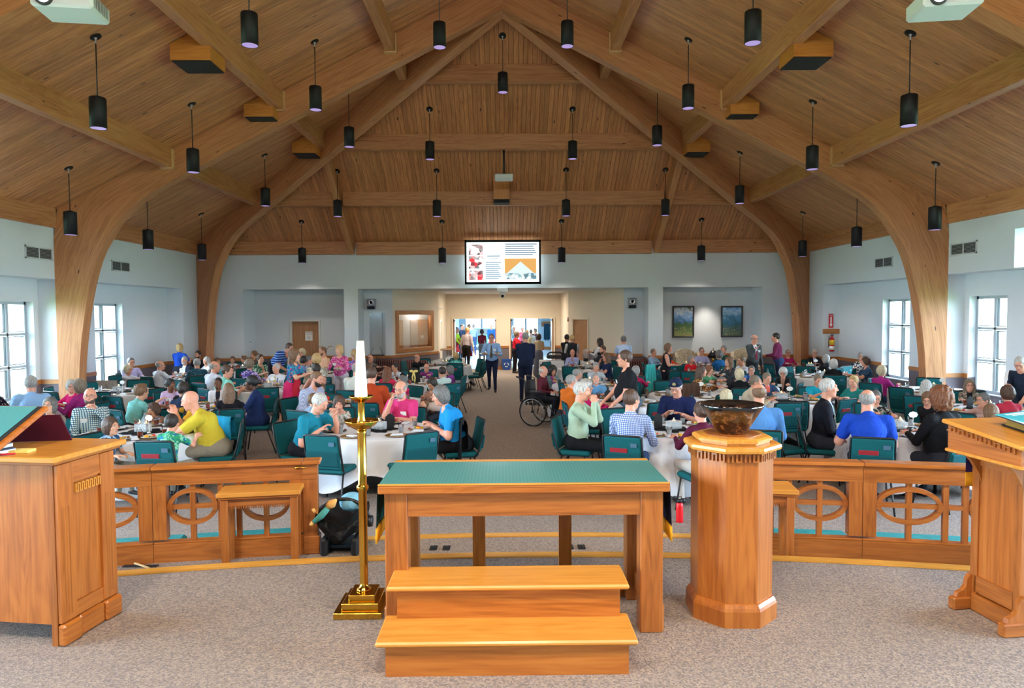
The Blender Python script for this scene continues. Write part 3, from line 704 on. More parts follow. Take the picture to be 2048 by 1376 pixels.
# purlins
PX = [7.05, 4.7, 2.35]; PD = .41; PB = .19
def purlin(a, b_, label, w=PB):
    o = MB(); o.beam(a, b_, w, PD, bev=.006); o = o.build('roof_beam', M['glulam']); tag(o, label, 'beam', 'exposed roof beams', 'structure')
def hanger(p, sx):
    h = MB(); h.b2(-.13, -.10, -.05, .02, -PD / 2 - .02, PD / 2 - .03, ax='z'); h.b2(.10, .13, -.05, .02, -PD / 2 - .02, PD / 2 - .03, ax='z'); h.b2(-.13, .13, -.09, .02, -PD / 2 - .035, -PD / 2 - .005, ax='x')
    return h
rows = ['lowest', 'middle', 'highest']
for sx in (-1, 1):
    sd = 'left' if sx < 0 else 'right'
    for k, x in enumerate(PX):
        z = zc(x) - PD / 2 + .05; yh = Y1 + HR * x
        purlin((sx * x, YA0 + .13, z), (sx * x, Y1 - .28, z), '%s roof beam on the %s slope, between the two cross arches' % (rows[k], sd))
        if yh - Y1 > .3: purlin((sx * x, Y1 + .02, z), (sx * x, yh - .18, z), '%s roof beam on the %s slope, between cross arch and hip arch' % (rows[k], sd))
        purlin((sx * x, YB, z), (sx * x, YA0 - .13, z), '%s roof beam on the %s slope, over the chancel' % (rows[k], sd))
        for yy in (Y1 - .28,): hanger(0, sx).build('beam_shoe', M['endgrain'], None, (sx * x, yy, z))
    purlin((sx * (WX - .02), YB, zc(WX) - .16), (sx * (WX - .02), Y1 - .26, zc(WX) - .16), 'eave beam along the %s wall, nearer length in front of the arch post' % sd, .1)
    purlin((sx * (WX - .02), Y1, zc(WX) - .16), (sx * (WX - .02), Y2, zc(WX) - .16), 'eave beam along the %s wall, farther length behind the arch post' % sd, .1)
for o in list(bpy.data.objects):
    if o.name.startswith('beam_shoe'):
        near = min((q for q in bpy.data.objects if q.name.startswith('roof_beam')), key=lambda q: (Vector(q.data.vertices[0].co) - o.location).length if abs(q.data.vertices[0].co.x - o.location.x) < .3 and max(v.co.y for v in q.data.vertices) < Y1 and min(v.co.y for v in q.data.vertices) > 8 else 99)
        o.parent = near
pin = [Y2 - 1.7 * (k + 1) for k in range(3)]
for k, y in enumerate(pin):
    x = PX[k]; z = zc(x) - PD / 2 + .05
    if k == 0:
        for a, b_, nm in ((-x + .1, -4.7 - .1, 'left end piece'), (-4.7 + .1, 4.7 - .1, 'long middle piece'), (4.7 + .1, x - .1, 'right end piece')):
            purlin((a, y, z), (b_, y, z), 'lowest beam across the far end slope, ' + nm)
    else: purlin((-x + .12, y, z), (x - .12, y, z), '%s beam across the far end slope' % rows[k])
purlin((-9.2, Y2 - .05, zc(WX) - .16), (-4.8, Y2 - .05, zc(WX) - .16), 'eave beam on top of the far wall, left end piece', .1)
purlin((-4.6, Y2 - .05, zc(WX) - .18), (4.6, Y2 - .05, zc(WX) - .18), 'eave beam on top of the far wall, long middle piece', .1)
purlin((4.8, Y2 - .05, zc(WX) - .16), (9.2, Y2 - .05, zc(WX) - .16), 'eave beam on top of the far wall, right end piece', .1)
for sx in (-1, 1):
    a = Vector((sx * 4.72, Y2 - .1, zc(WX) - .22)); b_ = Vector((sx * 4.72, pin[1] + .15, zc(4.7) - .25)); purlin(a, b_, 'sloping beam on the %s side of the far end slope, up to the hip arch' % ('left' if sx < 0 else 'right'), .17)

# ---- pendants
M['pendant'] = mat('pendant_black', '#131315', .55, spec=.3); M['reflector'] = mat('pendant_reflector', '#b9a8d8', .3, .6, '#b49be0', .55); M['bulb'] = mat('pendant_bulb', '#ffffff', .3, 0, '#fff0dd', 9)
def ceil_hit(u, v):
    r = ray(u, v); best = None
    for t in np.arange(3, 32, .01):
        x, y, z = r[0] * t, r[1] * t, EYE + r[2] * t
        xx = abs(x)
        if y > Y1: xx = max(xx, (y - Y1) / HR)
        if z >= APEX - SL * xx: return Vector((x, y, z))
    return Vector((r[0] * 15, 15, 9))
proto = {}
def pendant_parts():
    t = empty('pendant_light')
    c = MB(); c.lathe([(0, .46), (.05, .46), (.05, .445), (.108, .44), (.115, .425), (.115, 0), (.107, 0), (.107, .02)], n=28); c.build('shade', M['pendant'], t)
    r = MB(); r.lathe([(.107, .004), (.07, .10), (.03, .15), (0, .16)], n=24); r.build('reflector', M['reflector'], t)
    b_ = MB(); b_.ell((0, 0, .13), (.02, .02, .025), 10, 6); b_.build('bulb', M['bulb'], t)
    return t
p0 = pendant_parts(); pk = {p0: kids(p0)}
PEN = [(191, 68, 260, None), (513, None, 94, (-3.52, 9.95)), (629, 78, 223, None), (879, None, 98, (-1.15, 12.95)), (1005, 66, 188, None), (1129, None, 96, (1.17, 12.95)), (1377, 74, 220, None), (1495, None, 90, (3.50, 9.95)),
       (1821, 61, 255, None), (383, 203, 348, None), (698, None, 297, (-3.52, 16.2)), (859, 213, 322, None), (1145, 213, 321, None), (1310, None, 294, (3.52, 16.2)), (1626, 198, 342, None), (137, 331, 473, None), (529, 305, 415, None),
       (873, 336, 436, None), (1132, 334, 435, None), (1331, 334, 434, None), (674, 337, 436, None), (1480, 300, 410, None), (1872, 321, 463, None), (296, None, 502, (-8.15, 16.2)), (402, 423, 523, None), (603, 438, 529, None),
       (884, 438, 529, None), (1123, 437, 528, None), (1403, 434, 524, None), (1606, 420, 516, None), (1714, None, 496, (8.15, 16.2))]
names = ['far left, beside the big projector', 'left of centre nearest the camera, its cord leaving the frame', 'left, in front of the cross arch', 'left of the peak, brightly lit inside, before the cross arch', 'centre, directly under the roof peak',
 'right of the peak, before the cross arch', 'right, in front of the cross arch', 'right of centre nearest the camera, its cord leaving the frame', 'far right, nearest the camera', 'left, hanging beside the lowest roof beam end', 'left of centre, cord hidden by the cross arch',
 'above the projector, left of the pair', 'above the projector, right of the pair', 'right of centre, cord hidden by the cross arch', 'right, hanging beside the lowest roof beam end', 'far left, before the near arch post', 'left, in front of the left hip arch',
 'below the long end beam, left of the small projector', 'below the long end beam, right of the small projector', 'right, beside the sloping end beam', 'left, beside the sloping end beam', 'right, in front of the right hip arch', 'far right, before the near arch post',
 'left side bay behind the near arch, cord hidden', 'far left corner before the far arch post', 'against the far wall over the wooden door', 'just left of the screen', 'just right of the screen', 'against the far wall over the garden paintings', 'far right corner before the far arch post', 'right side bay behind the near arch, cord hidden']
for i, (u, vt, vb, xy) in enumerate(PEN):
    if vt is None: x, y = xy; yy = Y1 + 0; xx = max(abs(x), (y - Y1) / HR if y > Y1 else 0); top = Vector((x, y, zc(xx)))
    else: top = ceil_hit(u, vt + 5)
    bot = at_y(u, vb - 3, top.y); t = p0 if i == 0 else copy_tree(p0, pk, (0, 0, 0), 0); t.location = (top.x, top.y, bot.z)
    L = top.z - bot.z
    MB().tube([(0, 0, .45), (0, 0, L)], .0085, 6).build('rod', M['black'], t)
    tl_ = Matrix.Rotation((-1 if top.x > 0 else 1) * -.46, 3, 'Y') if top.y < Y1 or abs(top.x) * HR > top.y - Y1 else Matrix.Rotation(-.61, 3, 'X')
    c = MB(); c.lathe([(0, .004), (.082, .004), (.082, -.012), (.07, -.018), (0, -.018)], (0, 0, L), 18, 0, R=tl_); c.build('canopy', M['pendant'], t)
    c = MB(); c.lathe([(.026, 0), (.024, -.02), (.011, -.03), (.010, -.09), (0, -.09)], (0, 0, L - .012), 10, 0); c.build('swivel', M['steel'], t)
    tag(t, 'black cylinder pendant light, ' + names[i], 'pendant light', 'black cylinder pendant lights')
    lamp('pendant_spot', 'SPOT', (top.x, top.y, bot.z + .02), 190, (1.0, .91, .80), spot_size=2.0, spot_blend=.7, shadow_soft_size=.09).parent = None
# ---- ceiling speaker boxes, projectors, screen, camera
M['boxwood'] = wood('speaker_veneer', srgb('#c07a34'), srgb('#cc8a45'), srgb('#a8662a'), .4, per=.05)
sb = [(397, 133, ceil_hit(397, 84).y - .08, .64, -1, 'left side, nearest the camera'), (527, 241, ceil_hit(527, 206).y - .12, .60, -1, 'left side, against the cross arch'), (614, 311, ceil_hit(614, 281).y - .12, .58, -1, 'left side, against the hip arch'),
      (1611, 126, ceil_hit(1611, 79).y - .08, .64, 1, 'right side, nearest the camera'), (1480, 236, ceil_hit(1480, 201).y - .12, .60, 1, 'right side, against the cross arch'), (1391, 309, ceil_hit(1391, 278).y - .12, .58, 1, 'right side, against the hip arch')]
print('SB', [round(a[2], 1) for a in sb])
for (u, v, y, w, sx, nm) in sb:
    p = at_y(u, v, y); o = empty('ceiling_speaker', p); hh = max(.2, zc(max(abs(p.x) + .3, (y - Y1) / HR if y > Y1 else 0)) - p.z - .02); h2 = max(.3, zc(max(abs(p.x) - .3, (y - Y1) / HR if y > Y1 else 0)) - p.z - .02)
    V = [(-w / 2, -.3, 0), (w / 2, -.3, 0), (w / 2, .3, 0), (-w / 2, .3, 0)]; zl = h2 if sx > 0 else hh; zr = hh if sx > 0 else h2
    V += [(-w / 2, -.3, zl), (w / 2, -.3, zr), (w / 2, .3, zr), (-w / 2, .3, zl)]
    q = MB('x'); q.add(V, [(0, 1, 5, 4), (1, 2, 6, 5), (2, 3, 7, 6), (3, 0, 4, 7), (4, 5, 6, 7), (3, 2, 1, 0)]); q.build('cabinet', M['boxwood'], o)
    MB().b2(-w / 2 + .02, w / 2 - .02, -.28, .28, -.02, .0).build('speaker_grille', M['blackmatte'], o)
    tag(o, 'wooden speaker box with black underside under the roof, ' + nm, 'speaker', 'wooden ceiling speaker boxes')
p = at_y(1003, 400, 19.9); o = empty('ceiling_speaker', p); MB().b2(-.22, .22, -.15, .25, 0, .62, ax='z').build('cabinet', M['boxwood'], o); MB().b2(-.22, .22, -.16, .25, -.1, 0, bev=.01).build('speaker_grille', M['blackmatte'], o)
tag(o, 'narrow wooden speaker box with black foot directly below the small projector', 'speaker', 'wooden ceiling speaker boxes')
M['lens'] = mat('projector_lens', '#ffffff', .2, 0, '#dff2ff', 14)
def projector(loc, rz, s, label, lit=True):
    o = empty('projector', loc, rz); w, d, h = .5 * s, .38 * s, .15 * s
    MB().box((0, 0, 0), (w, d, h), bev=.02 * s).build('casing', mat('projector_white', '#c9d2d8', .4), o)
    q = MB(); q.lathe([(.075 * s, 0), (.075 * s, .03 * s), (.06 * s, .03 * s), (.055 * s, .005), (.05 * s, .005)], (-.13 * s, -d / 2 + .002, 0), 20, R=Matrix.Rotation(pi / 2, 3, 'X')); q.build('lens_ring', M['grille'], o)
    q = MB(); q.lathe([(.05 * s, .012), (.03 * s, .02), (0, .024)], (-.13 * s, -d / 2, 0), 20, R=Matrix.Rotation(pi / 2, 3, 'X')); q.build('lens', M['lens'] if lit else M['blackmatte'], o)
    q = MB()
    for i in range(9): q.b2(w / 2 - .002, w / 2 + .006, -d / 2 + .04 + i * .033 * s, -d / 2 + .055 + i * .033 * s, -.05 * s, .05 * s)
    q.build('vent_slots', M['steel'], o)
    top = zc(loc[0]) - loc[2] if loc[1] < Y1 else 6.62 - loc[2]; q = MB(); q.tube([(0, 0, h / 2), (0, 0, top)], .03 * s, 10); q.lathe([(0, h / 2), (.09 * s, h / 2), (.09 * s, h / 2 + .03), (0, h / 2 + .03)], n=16); q.build('ceiling_mount', M['black'], o)
    tag(o, label, 'projector', 'white ceiling projectors'); return o
pl = at_y(142, 14, 7.0); projector(pl, radians(8), 1.1, 'white projector with glowing lens at the top left corner under the roof')
pr_ = at_y(1888, 10, 7.0); projector(pr_, radians(-8), 1.1, 'white projector with glowing lens at the top right corner under the roof')
p = at_y(1008, 355, 18.6); projector(p, pi, .95, 'small white projector on a pole above the screen, seen from behind', False)
sc = empty('projection_screen', (0, 21.72, 0)); A = at_y(929, 480, 21.7); B_ = at_y(1082, 568, 21.7)
cx, w, z0, z1 = (A.x + B_.x) / 2, B_.x - A.x, B_.z, A.z
q = MB(); t = .075
q.b2(cx - w / 2, cx + w / 2, -.03, .05, z0, z0 + t); q.b2(cx - w / 2, cx + w / 2, -.03, .05, z1 - t, z1); q.b2(cx - w / 2, cx - w / 2 + t * .8, -.03, .05, z0, z1); q.b2(cx + w / 2 - t * .8, cx + w / 2, -.03, .05, z0, z1); q.build('screen_frame', M['blackmatte'], sc)
def em(name, c, s): 
    q = N(name); q.setp(Base_Color=(0, 0, 0, 1), Roughness=1); q.b.inputs['Emission Color'].default_value = srgb(c); q.b.inputs['Emission Strength'].default_value = s; return q.m
MB().b2(cx - w / 2 + .05, cx + w / 2 - .05, 0, .03, z0 + t, z1 - t).build('projected_slide', em('slide_white', '#e6fbff', 2.5), sc)
def patch(u0, v0, u1, v1, m, name, dy=-.004):
    a = at_y(u0, v0, 21.7); c_ = at_y(u1, v1, 21.7); q = MB(); q.b2(a.x, c_.x, dy, 0, c_.z, a.z); return q.build(name, m, sc)
def photo_mat(name, cols, s=1.0):
    q = N(name); t = q.n('TexCoord'); n = q.n('TexVoronoi', Scale=9.0); q.l(t.outputs['Object'], n.inputs['Vector']); sp_ = q.n('SeparateColor'); q.l(n.outputs['Color'], sp_.inputs[0])
    c = q.ramp(sp_.outputs[0], [(i / len(cols), srgb(k)) for i, k in enumerate(cols)]); q.t.nodes[-1]; q.l(c, q.b.inputs['Emission Color']); q.b.inputs['Emission Strength'].default_value = s; q.setp(Base_Color=(0, 0, 0, 1)); return q.m
pm = photo_mat('slide_photo', ['#2c3038', '#d8343a', '#f0e8e4', '#23262e', '#c8a8a8'], 1.3)
for v0, v1 in ((489, 510), (512, 537), (541, 560)): patch(937, v0, 966, v1, pm, 'slide_photo')
a = patch(1009, 517, 1073, 558, em('slide_roof', '#e0a860', .9), 'slide_photo'); 
q = MB(); c0 = at_y(1041, 519, 21.7); 
def P2(u, v): a = at_y(u, v, 21.7); return (a.x, -.006, a.z)
q.add([P2(1041, 523), P2(1012, 548), P2(1070, 548)], [(0, 1, 2)]); q.build('slide_gable', em('slide_gable', '#c8dcec', 1.1), sc)
patch(1009, 546, 1073, 558, photo_mat('slide_crowd', ['#3a5560', '#8fb0b8', '#dfe8e8', '#5a7a84'], 1.1), 'slide_photo', -.008)
ink = em('slide_ink', '#9fb4c4', 1.6)
ink = em('slide_ink', '#7f95a8', .75)
for k in range(6): patch(1010, 487 + k * 4.2, 1074 - (k * 7 % 9), 489 + k * 4.2, ink, 'slide_text')
for k in range(9): patch(971, 524 + k * 4, 1003 - (k * 5 % 7), 525.8 + k * 4, ink, 'slide_text')
patch(974, 511, 1000, 513, ink, 'slide_text'); patch(978, 516, 996, 517.2, ink, 'slide_text')
tag(sc, 'black framed projection screen on the far wall showing a bright slide with photos', 'screen')
p = at_y(1005, 579, 22.1); o = empty('ceiling_camera', (p.x, 21.9, SOF)); MB().b2(-.17, .17, -.05, .2, -.12, 0, bev=.01).build('mounting_box', M['white'], o)
q = MB(); q.lathe([(.085, 0), (.085, -.1), (.07, -.15), (.04, -.19), (0, -.2)], (0, .05, -.12), 20); q.build('camera_body', M['white'], o); q = MB(); q.ell((0, -.02, -.25), (.045, .03, .045), 14, 10); q.build('lens', M['blackmatte'], o)
tag(o, 'white dome camera hanging under the beam between the two vestibule doors', 'camera')
# ================================================================== CHANCEL FURNITURE
PZ = .30; ST = .15
# ---- altar
ax0, ax1, ay0, ay1 = -.80, 1.03, 4.33, 5.06
alt = empty('altar', ((ax0 + ax1) / 2, (ay0 + ay1) / 2, PZ)); hw = (ax1 - ax0) / 2; hd = (ay1 - ay0) / 2
MB().box((0, 0, .945), (2 * hw, 2 * hd, .05), bev=.006).build('table_top', M['oak'], alt)
q = MB(); q.b2(-hw, hw, -hd, -hd + .018, .971, .983, bev=.003); q.b2(-hw, hw, hd - .05, hd, .971, .983, bev=.003); q.build('edge_strip', M['oak_light'], alt)
def runner():
    q = N('teal_runner_under_glass'); t = q.n('TexCoord'); w = q.n('TexWave', Scale=14.0, Distortion=1.5, Detail=2.0); w.inputs['Detail Scale'].default_value = 3; q.l(t.outputs['Object'], w.inputs['Vector'])
    q.l(q.mix(q.ramp(w.outputs[0], [(0, (0, 0, 0)), (1, (1, 1, 1))]), srgb('#3f8f92'), srgb('#4d9c9e')), q.b.inputs['Base Color']); q.setp(Roughness=.5); q.b.inputs['Coat Weight'].default_value = .8; q.b.inputs['Coat Roughness'].default_value = .12; return q.m
M['runner'] = runner()
MB().b2(-hw + .004, hw - .004, -hd + .018, hd - .05, .970, .979).build('teal_cover', M['runner'], alt)
q = MB(); q.b2(-hw + .18, hw - .18, -hd + .05, -hd + .09, .765, .92); q.b2(-hw + .18, hw - .18, hd - .09, hd - .05, .765, .92); q.b2(-hw + .06, -hw + .10, -hd + .15, hd - .15, .765, .92); q.b2(hw - .10, hw - .06, -hd + .15, hd - .15, .765, .92); q.build('apron', M['rail'], alt)
for sx in (-1, 1):
    for sy in (-1, 1):
        l = MB(); x = sx * (hw - .105); y = sy * (hd - .11); l.box((x, y, .46), (.145, .13, .92), bev=.006); l.box((x + sx * .012, y, .09), (.145, .11, .18), bev=.012); l.build('leg', M['rail'], alt)
for sx in (-.31, .31): MB().box((sx * 1.0 * (hw / .915), hd - .075, .40), (.09, .05, .72), ax='z').build('mullion', M['oak_dark'], alt)
q = MB(); q.b2(-hw + .15, hw - .15, hd - .10, hd - .05, .0, .08); q.build('rear_rail', M['oak_dark'], alt)
for sx in (-1, 1): q = MB(); q.b2(sx * (hw - .12), sx * (hw - .09), -hd + .15, hd - .15, .10, .22); q.build('side_rail', M['rail'], alt)
tag(alt, 'honey oak altar table with a teal cover under glass in the middle of the chancel', 'altar')
M['navycloth'] = cl('#141d3a'); M['purple'] = cl('#2a1440'); M['gold'] = cloth('gold_fringe', '#d8941c', .6, .3)
for sx in (-1, 1):
    o = empty('altar_parament', (alt.location.x + sx * (hw + .004), alt.location.y - .18, PZ + .955)); q = MB(); n = 8
    V = []
    for i in range(n + 1):
        for zz in (0, -.27): V.append((sx * (.004 + .006 * (i % 2) + (0 if zz == 0 else .012)), -.15 + .3 * i / n, zz))
    q.add(V, [(2 * i, 2 * i + 1, 2 * i + 3, 2 * i + 2) for i in range(n)], smooth=True); q.build('cloth', M['navycloth'] if sx > 0 else cl('#17504e'), o)
    f = MB()
    for i in range(15): f.tube([(sx * .014, -.145 + i * .0207, -.265), (sx * (.016 + .004 * (i % 2)), -.145 + i * .0207, -.36)], .006, 5)
    f.build('fringe', M['gold'], o); tag(o, '%s cloth with gold fringe hanging over the %s end of the altar' % (('dark teal', 'left') if sx < 0 else ('dark navy', 'right')), 'parament')
# ---- two-step stool
ss = empty('step_stool', (0, 4.0, PZ))
q = MB('x'); q.b2(-.685, .69, -.13, -.10, 0, .185); q.b2(-.685, -.655, -.10, .42, 0, .185, ax='y'); q.b2(.66, .69, -.10, .42, 0, .185, ax='y'); q.build('lower_riser', M['oak'], ss)
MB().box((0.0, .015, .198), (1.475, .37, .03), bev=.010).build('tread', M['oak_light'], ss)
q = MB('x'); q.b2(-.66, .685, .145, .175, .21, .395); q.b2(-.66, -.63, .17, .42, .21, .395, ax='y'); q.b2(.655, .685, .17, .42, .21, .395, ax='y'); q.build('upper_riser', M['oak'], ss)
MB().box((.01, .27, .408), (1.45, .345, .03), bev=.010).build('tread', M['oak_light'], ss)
tag(ss, 'two-step oak stool with wide treads in front of the altar', 'step stool')
# ---- paschal candle stand
cs = empty('candle_stand', (-1.0, 4.79, PZ)); cs.rotation_euler = (0, 0, 0)
q = MB(); q.box((0, 0, .022), (.325, .36, .044), bev=.004); q.box((0.01, 0, .068), (.25, .28, .048), bev=.004); q.box((.015, 0, .113), (.18, .20, .042), bev=.004); q.build('stepped_base', M['brass'], cs)
q = MB(); X = 0.012
q.lathe([(.0, .134), (.055, .134), (.048, .15), (.032, .16), (.028, .19), (.0295, .50), (.0295, .83), (.040, .84), (.043, .852), (.040, .866), (.0295, .876), (.0295, 1.22), (.033, 1.235), (.03, 1.25)], (X, 0, 0), 28); q.build('pole', M['brass'], cs)
q = MB(); q.lathe([(.03, 1.25), (.06, 1.265), (.10, 1.29), (.118, 1.315), (.116, 1.32), (.095, 1.30), (.03, 1.295), (.028, 1.32), (.024, 1.34), (.024, 1.44), (.03, 1.45), (.06, 1.46), (.082, 1.48), (.083, 1.487), (.05, 1.474), (0, 1.472)], (X, 0, 0), 32); q.build('drip_bowl', M['brass'], cs)
def wax():
    q = N('candle_wax'); q.setp(Base_Color=srgb('#efe3c6'), Roughness=.35); q.b.inputs['Subsurface Weight'].default_value = .6; q.b.inputs['Subsurface Radius'].default_value = (.05, .03, .015); return q.m
M['wax'] = wax(); q = MB(); q.lathe([(.046, 0), (.044, .01), (.025, .385), (.024, .39), (.018, .386), (0, .384)], n=28)
o = q.build('altar_candle', M['wax'], None, (cs.location.x + X, cs.location.y, PZ + 1.474)); tag(o, 'tall tapering cream candle on top of the brass stand', 'candle')
tag(cs, 'tall polished brass candle stand with stepped square base left of the altar', 'candle stand')
# ---- octagonal font
def font():
    C = at_z(1461, 1235, PZ); C.y = 4.70; C.x = at_y(1461, 1100, 4.70).x
    t = Vector((-C.x, -C.y, 0)).normalized(); r = Vector((-t.y, t.x, 0)); a0 = radians(-6.2)
    base = atan2(t.y, t.x)
    o = empty('baptismal_font', (C.x, C.y, PZ)); rot = base - a0 * -1
    def oc(pr, name, m, **k): q = MB(); q.lathe(pr, n=8, smooth=False, rot=rot, **k); return q.build(name, m, o)
    oc([(.30, 0), (.30, .105), (.292, .125), (.278, .145), (.268, .15)], 'plinth', M['oak'])
    for k in range(8):
        A = rot + 2 * pi * k / 8; B = A + 2 * pi / 8; R = .268; h0, h1 = .148, 1.09
        V = [(R * cos(A), R * sin(A), h0), (R * cos(B), R * sin(B), h0), (R * cos(B), R * sin(B), h1), (R * cos(A), R * sin(A), h1)]
        V += [(v[0] * .92, v[1] * .92, v[2]) for v in V]; q = MB(); q.add(V, [(0, 1, 2, 3), (5, 4, 7, 6), (0, 4, 5, 1), (1, 5, 6, 2), (3, 2, 6, 7), (0, 3, 7, 4)]); q.build('panel', M['oak'], o)
    oc([(.272, 1.075), (.276, 1.10), (.28, 1.13), (.30, 1.137)], 'frieze', M['oak'])
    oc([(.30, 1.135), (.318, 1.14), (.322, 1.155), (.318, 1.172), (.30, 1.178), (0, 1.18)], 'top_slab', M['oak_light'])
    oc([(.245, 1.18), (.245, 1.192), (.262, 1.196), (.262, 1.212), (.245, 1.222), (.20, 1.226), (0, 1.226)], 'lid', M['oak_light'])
    oc([(.19, 1.2265), (.19, 1.229), (0, 1.229)], 'lid_inlay', M['oak_dark'])
    # key-fret dentils round the frieze
    for k in range(8):
        A = rot + 2 * pi * k / 8; B = A + 2 * pi / 8; P0 = Vector((.284 * cos(A), .284 * sin(A), 0)); P1 = Vector((.284 * cos(B), .284 * sin(B), 0)); d = (P1 - P0); L = d.length; d.normalize(); R = Matrix.Rotation(atan2(d.y, d.x), 3, 'Z'); n = int(L / .026)
        for i in range(n):
            c = P0 + d * (L * (i + .5) / n); q = MB(); q.box(c + Vector((0, 0, 1.105)), (.012, .012, .05), R=R); q.build('dentil', M['rail'], o)
            if i % 2 == 0: q = MB(); q.box(c + d * (L * .5 / n) + Vector((0, 0, 1.083 if i % 4 else 1.126)), (.034, .010, .011), R=R); q.build('dentil', M['rail'], o)
    tag(o, 'octagonal honey oak pedestal font with dentil frieze right of the altar', 'font')
    def glaze():
        q = N('glazed_pottery'); t = q.n('TexCoord'); n = q.n('TexNoise', Scale=26.0, Detail=6.0, Distortion=.3); q.l(t.outputs['Object'], n.inputs['Vector']); sx = q.n('SeparateXYZ'); q.l(t.outputs['Object'], sx.inputs[0])
        c = q.ramp(n.outputs[0], [(.36, srgb('#0a0706')), (.50, srgb('#2c170d')), (.58, srgb('#7a4826')), (.68, srgb('#160c0a'))])
        c = q.mix(q.ramp(sx.outputs['Z'], [(.14, (0, 0, 0)), (.17, (1, 1, 1))]), c, srgb('#0d1016')); q.l(c, q.b.inputs['Base Color']); q.setp(Roughness=.08); q.b.inputs['Coat Weight'].default_value = 1.0; return q.m
    q = MB(); q.lathe([(0, 0), (.095, 0), (.10, .008), (.12, .04), (.155, .10), (.185, .15), (.206, .178), (.212, .194), (.204, .20), (.17, .155), (.10, .06), (0, .03)], n=48)
    b_ = q.build('pottery_bowl', glaze(), None, (C.x + .0, C.y, PZ + 1.229)); tag(b_, 'large glazed brown and black pottery bowl standing on the octagonal font', 'bowl')
font()
# ---- communion rails
def comm_rail(label, A, B, segs, endpost=None):
    """rail between plan points A and B on the step; segs = list of (s0, s1, kind) along the run"""
    A = Vector((*A, ST)); B = Vector((*B, ST)); d = B - A; L = d.length; ang = atan2(d.y, d.x)
    o = empty('communion_rail', A, ang); H = .865
    def stile(x0, x1): MB().b2(x0, x1, -.045, .045, .20, .70, ax='z', bev=.003).build('stile', M['rail'], o)
    for (s0, s1, kind) in segs:
        g = .0015
        MB().b2(s0 + g, s1 - g, -.085, .085, H - .035, H, bev=.008, ax='x').build('top_cap', M['oak'], o)
        MB().b2(s0 + g, s1 - g, -.05, .05, .69, H - .033, ax='x').build('top_board', M['rail'], o)
        MB().b2(s0 + g, s1 - g, -.05, .05, 0.0, .165, ax='x').build('bottom_board', M['rail'], o)
        MB().b2(s0 + g, s1 - g, -.048, .048, .165, .18, ax='x', bev=.004).build('ledge', M['oak'], o)
        stile(s0 + g, s0 + .115); stile(s1 - .115, s1 - g)
        x = s0 + .115; end = s1 - .115; ew = .235; gap = .20
        # pattern: oval, baluster, baluster, oval ...
        cx_ = []; pos = x + ew
        w = end - x; no = max(1, int(round((w + gap) / (2 * ew + gap)))); ew2 = (w - (no - 1) * gap) / (2 * no)
        for i in range(no):
            c = x + ew2 + i * (2 * ew2 + gap)
            ov = MB(); P = []
            for k in range(32): a = 2 * pi * k / 32; P.append((cos(a), sin(a)))
            ro, rz_ = ew2, .165; V = []; F = []; zc_ = .485
            for (f, y) in ((1, -.028), (1, .028), (.0, .028), (.0, -.028)):
                for (ca, sa) in P: rr = ro if f else ro - .038; r2 = rz_ if f else rz_ - .038; V.append((c + rr * ca, y, zc_ + r2 * sa))
            for j in range(4):
                for k in range(32): F.append((j * 32 + k, j * 32 + (k + 1) % 32, ((j + 1) % 4) * 32 + (k + 1) % 32, ((j + 1) % 4) * 32 + k))
            ov.add(V, F, 0, [(v[0], v[1], v[2]) for v in V]); ov.build('oval_ring', M['rail'], o)
            MB().b2(c - .022, c + .022, -.022, .022, .18, .69, ax='z').build('baluster', M['rail'], o)
            if i < no - 1:
                for xx in (c + ew2 + .022, c + ew2 + gap - .022): MB().b2(xx - .022, xx + .022, -.022, .022, .18, .69, ax='z').build('baluster', M['rail'], o)
        MB().b2(x, end, -.02, .02, .465, .505, ax='x').build('cross_bar', M['rail'], o)
    if endpost is not None:
        x = endpost; sg = 1 if x > L / 2 else -1
        MB().b2(x, x + sg * .13, -.06, .06, .0, .70, ax='z', bev=.004).build('end_post', M['rail'], o); MB().b2(x - sg * 0, x + sg * .145, -.072, .072, 0, .17, ax='x', bev=.01).build('post_foot', M['rail'], o)
        MB().b2(x, x + sg * .13, -.06, .06, .69, H - .033, ax='x').build('post_head', M['rail'], o); MB().b2(x, x + sg * .16, -.095, .095, H - .035, H, bev=.008, ax='x').build('post_cap', M['oak'], o)
        hk = MB(); hk.tube([(x - sg * .05, -.052, .80), (x - sg * .03, -.068, .81), (x + sg * .02, -.068, .80), (x + sg * .04, -.052, .805)], .006, 6); hk.lathe([(0, 0), (.016, 0), (.016, .006), (0, .008)], (x - sg * .05, -.05, .80), 12, R=Matrix.Rotation(pi / 2, 3, 'X')); hk.lathe([(0, 0), (.016, 0), (.016, .006), (0, .008)], (x + sg * .045, -.05, .805), 12, R=Matrix.Rotation(pi / 2, 3, 'X')); hk.build('brass_hook', M['brass'], o)
    tag(o, label, 'rail', 'oak communion rails'); return o
RL0 = Vector((-5.35, 5.72)); RLm = Vector((-3.13, 6.19)); RL1 = Vector((-1.86, 6.39))
dl_ = (RL1 - RLm).length
comm_rail('oak communion rail with oval openings, left side, next to the small table', RLm, RL1, [(0, dl_, 0)], dl_)
comm_rail('oak communion rail mostly hidden behind the large lectern on the left', RL0, RLm, [(0, (RLm - RL0).length - .004, 0)])
RR0 = Vector((1.79, 6.33)); RRm = Vector((3.16, 6.13)); RR1 = Vector((5.35, 5.64))
comm_rail('oak communion rail with oval openings, right side, just behind the font', RR0, RRm, [(0, (RRm - RR0).length, 0)])
comm_rail('oak communion rail on the right, running behind the pulpit', RRm, RR1, [(.004, (RR1 - RRm).length, 0)])
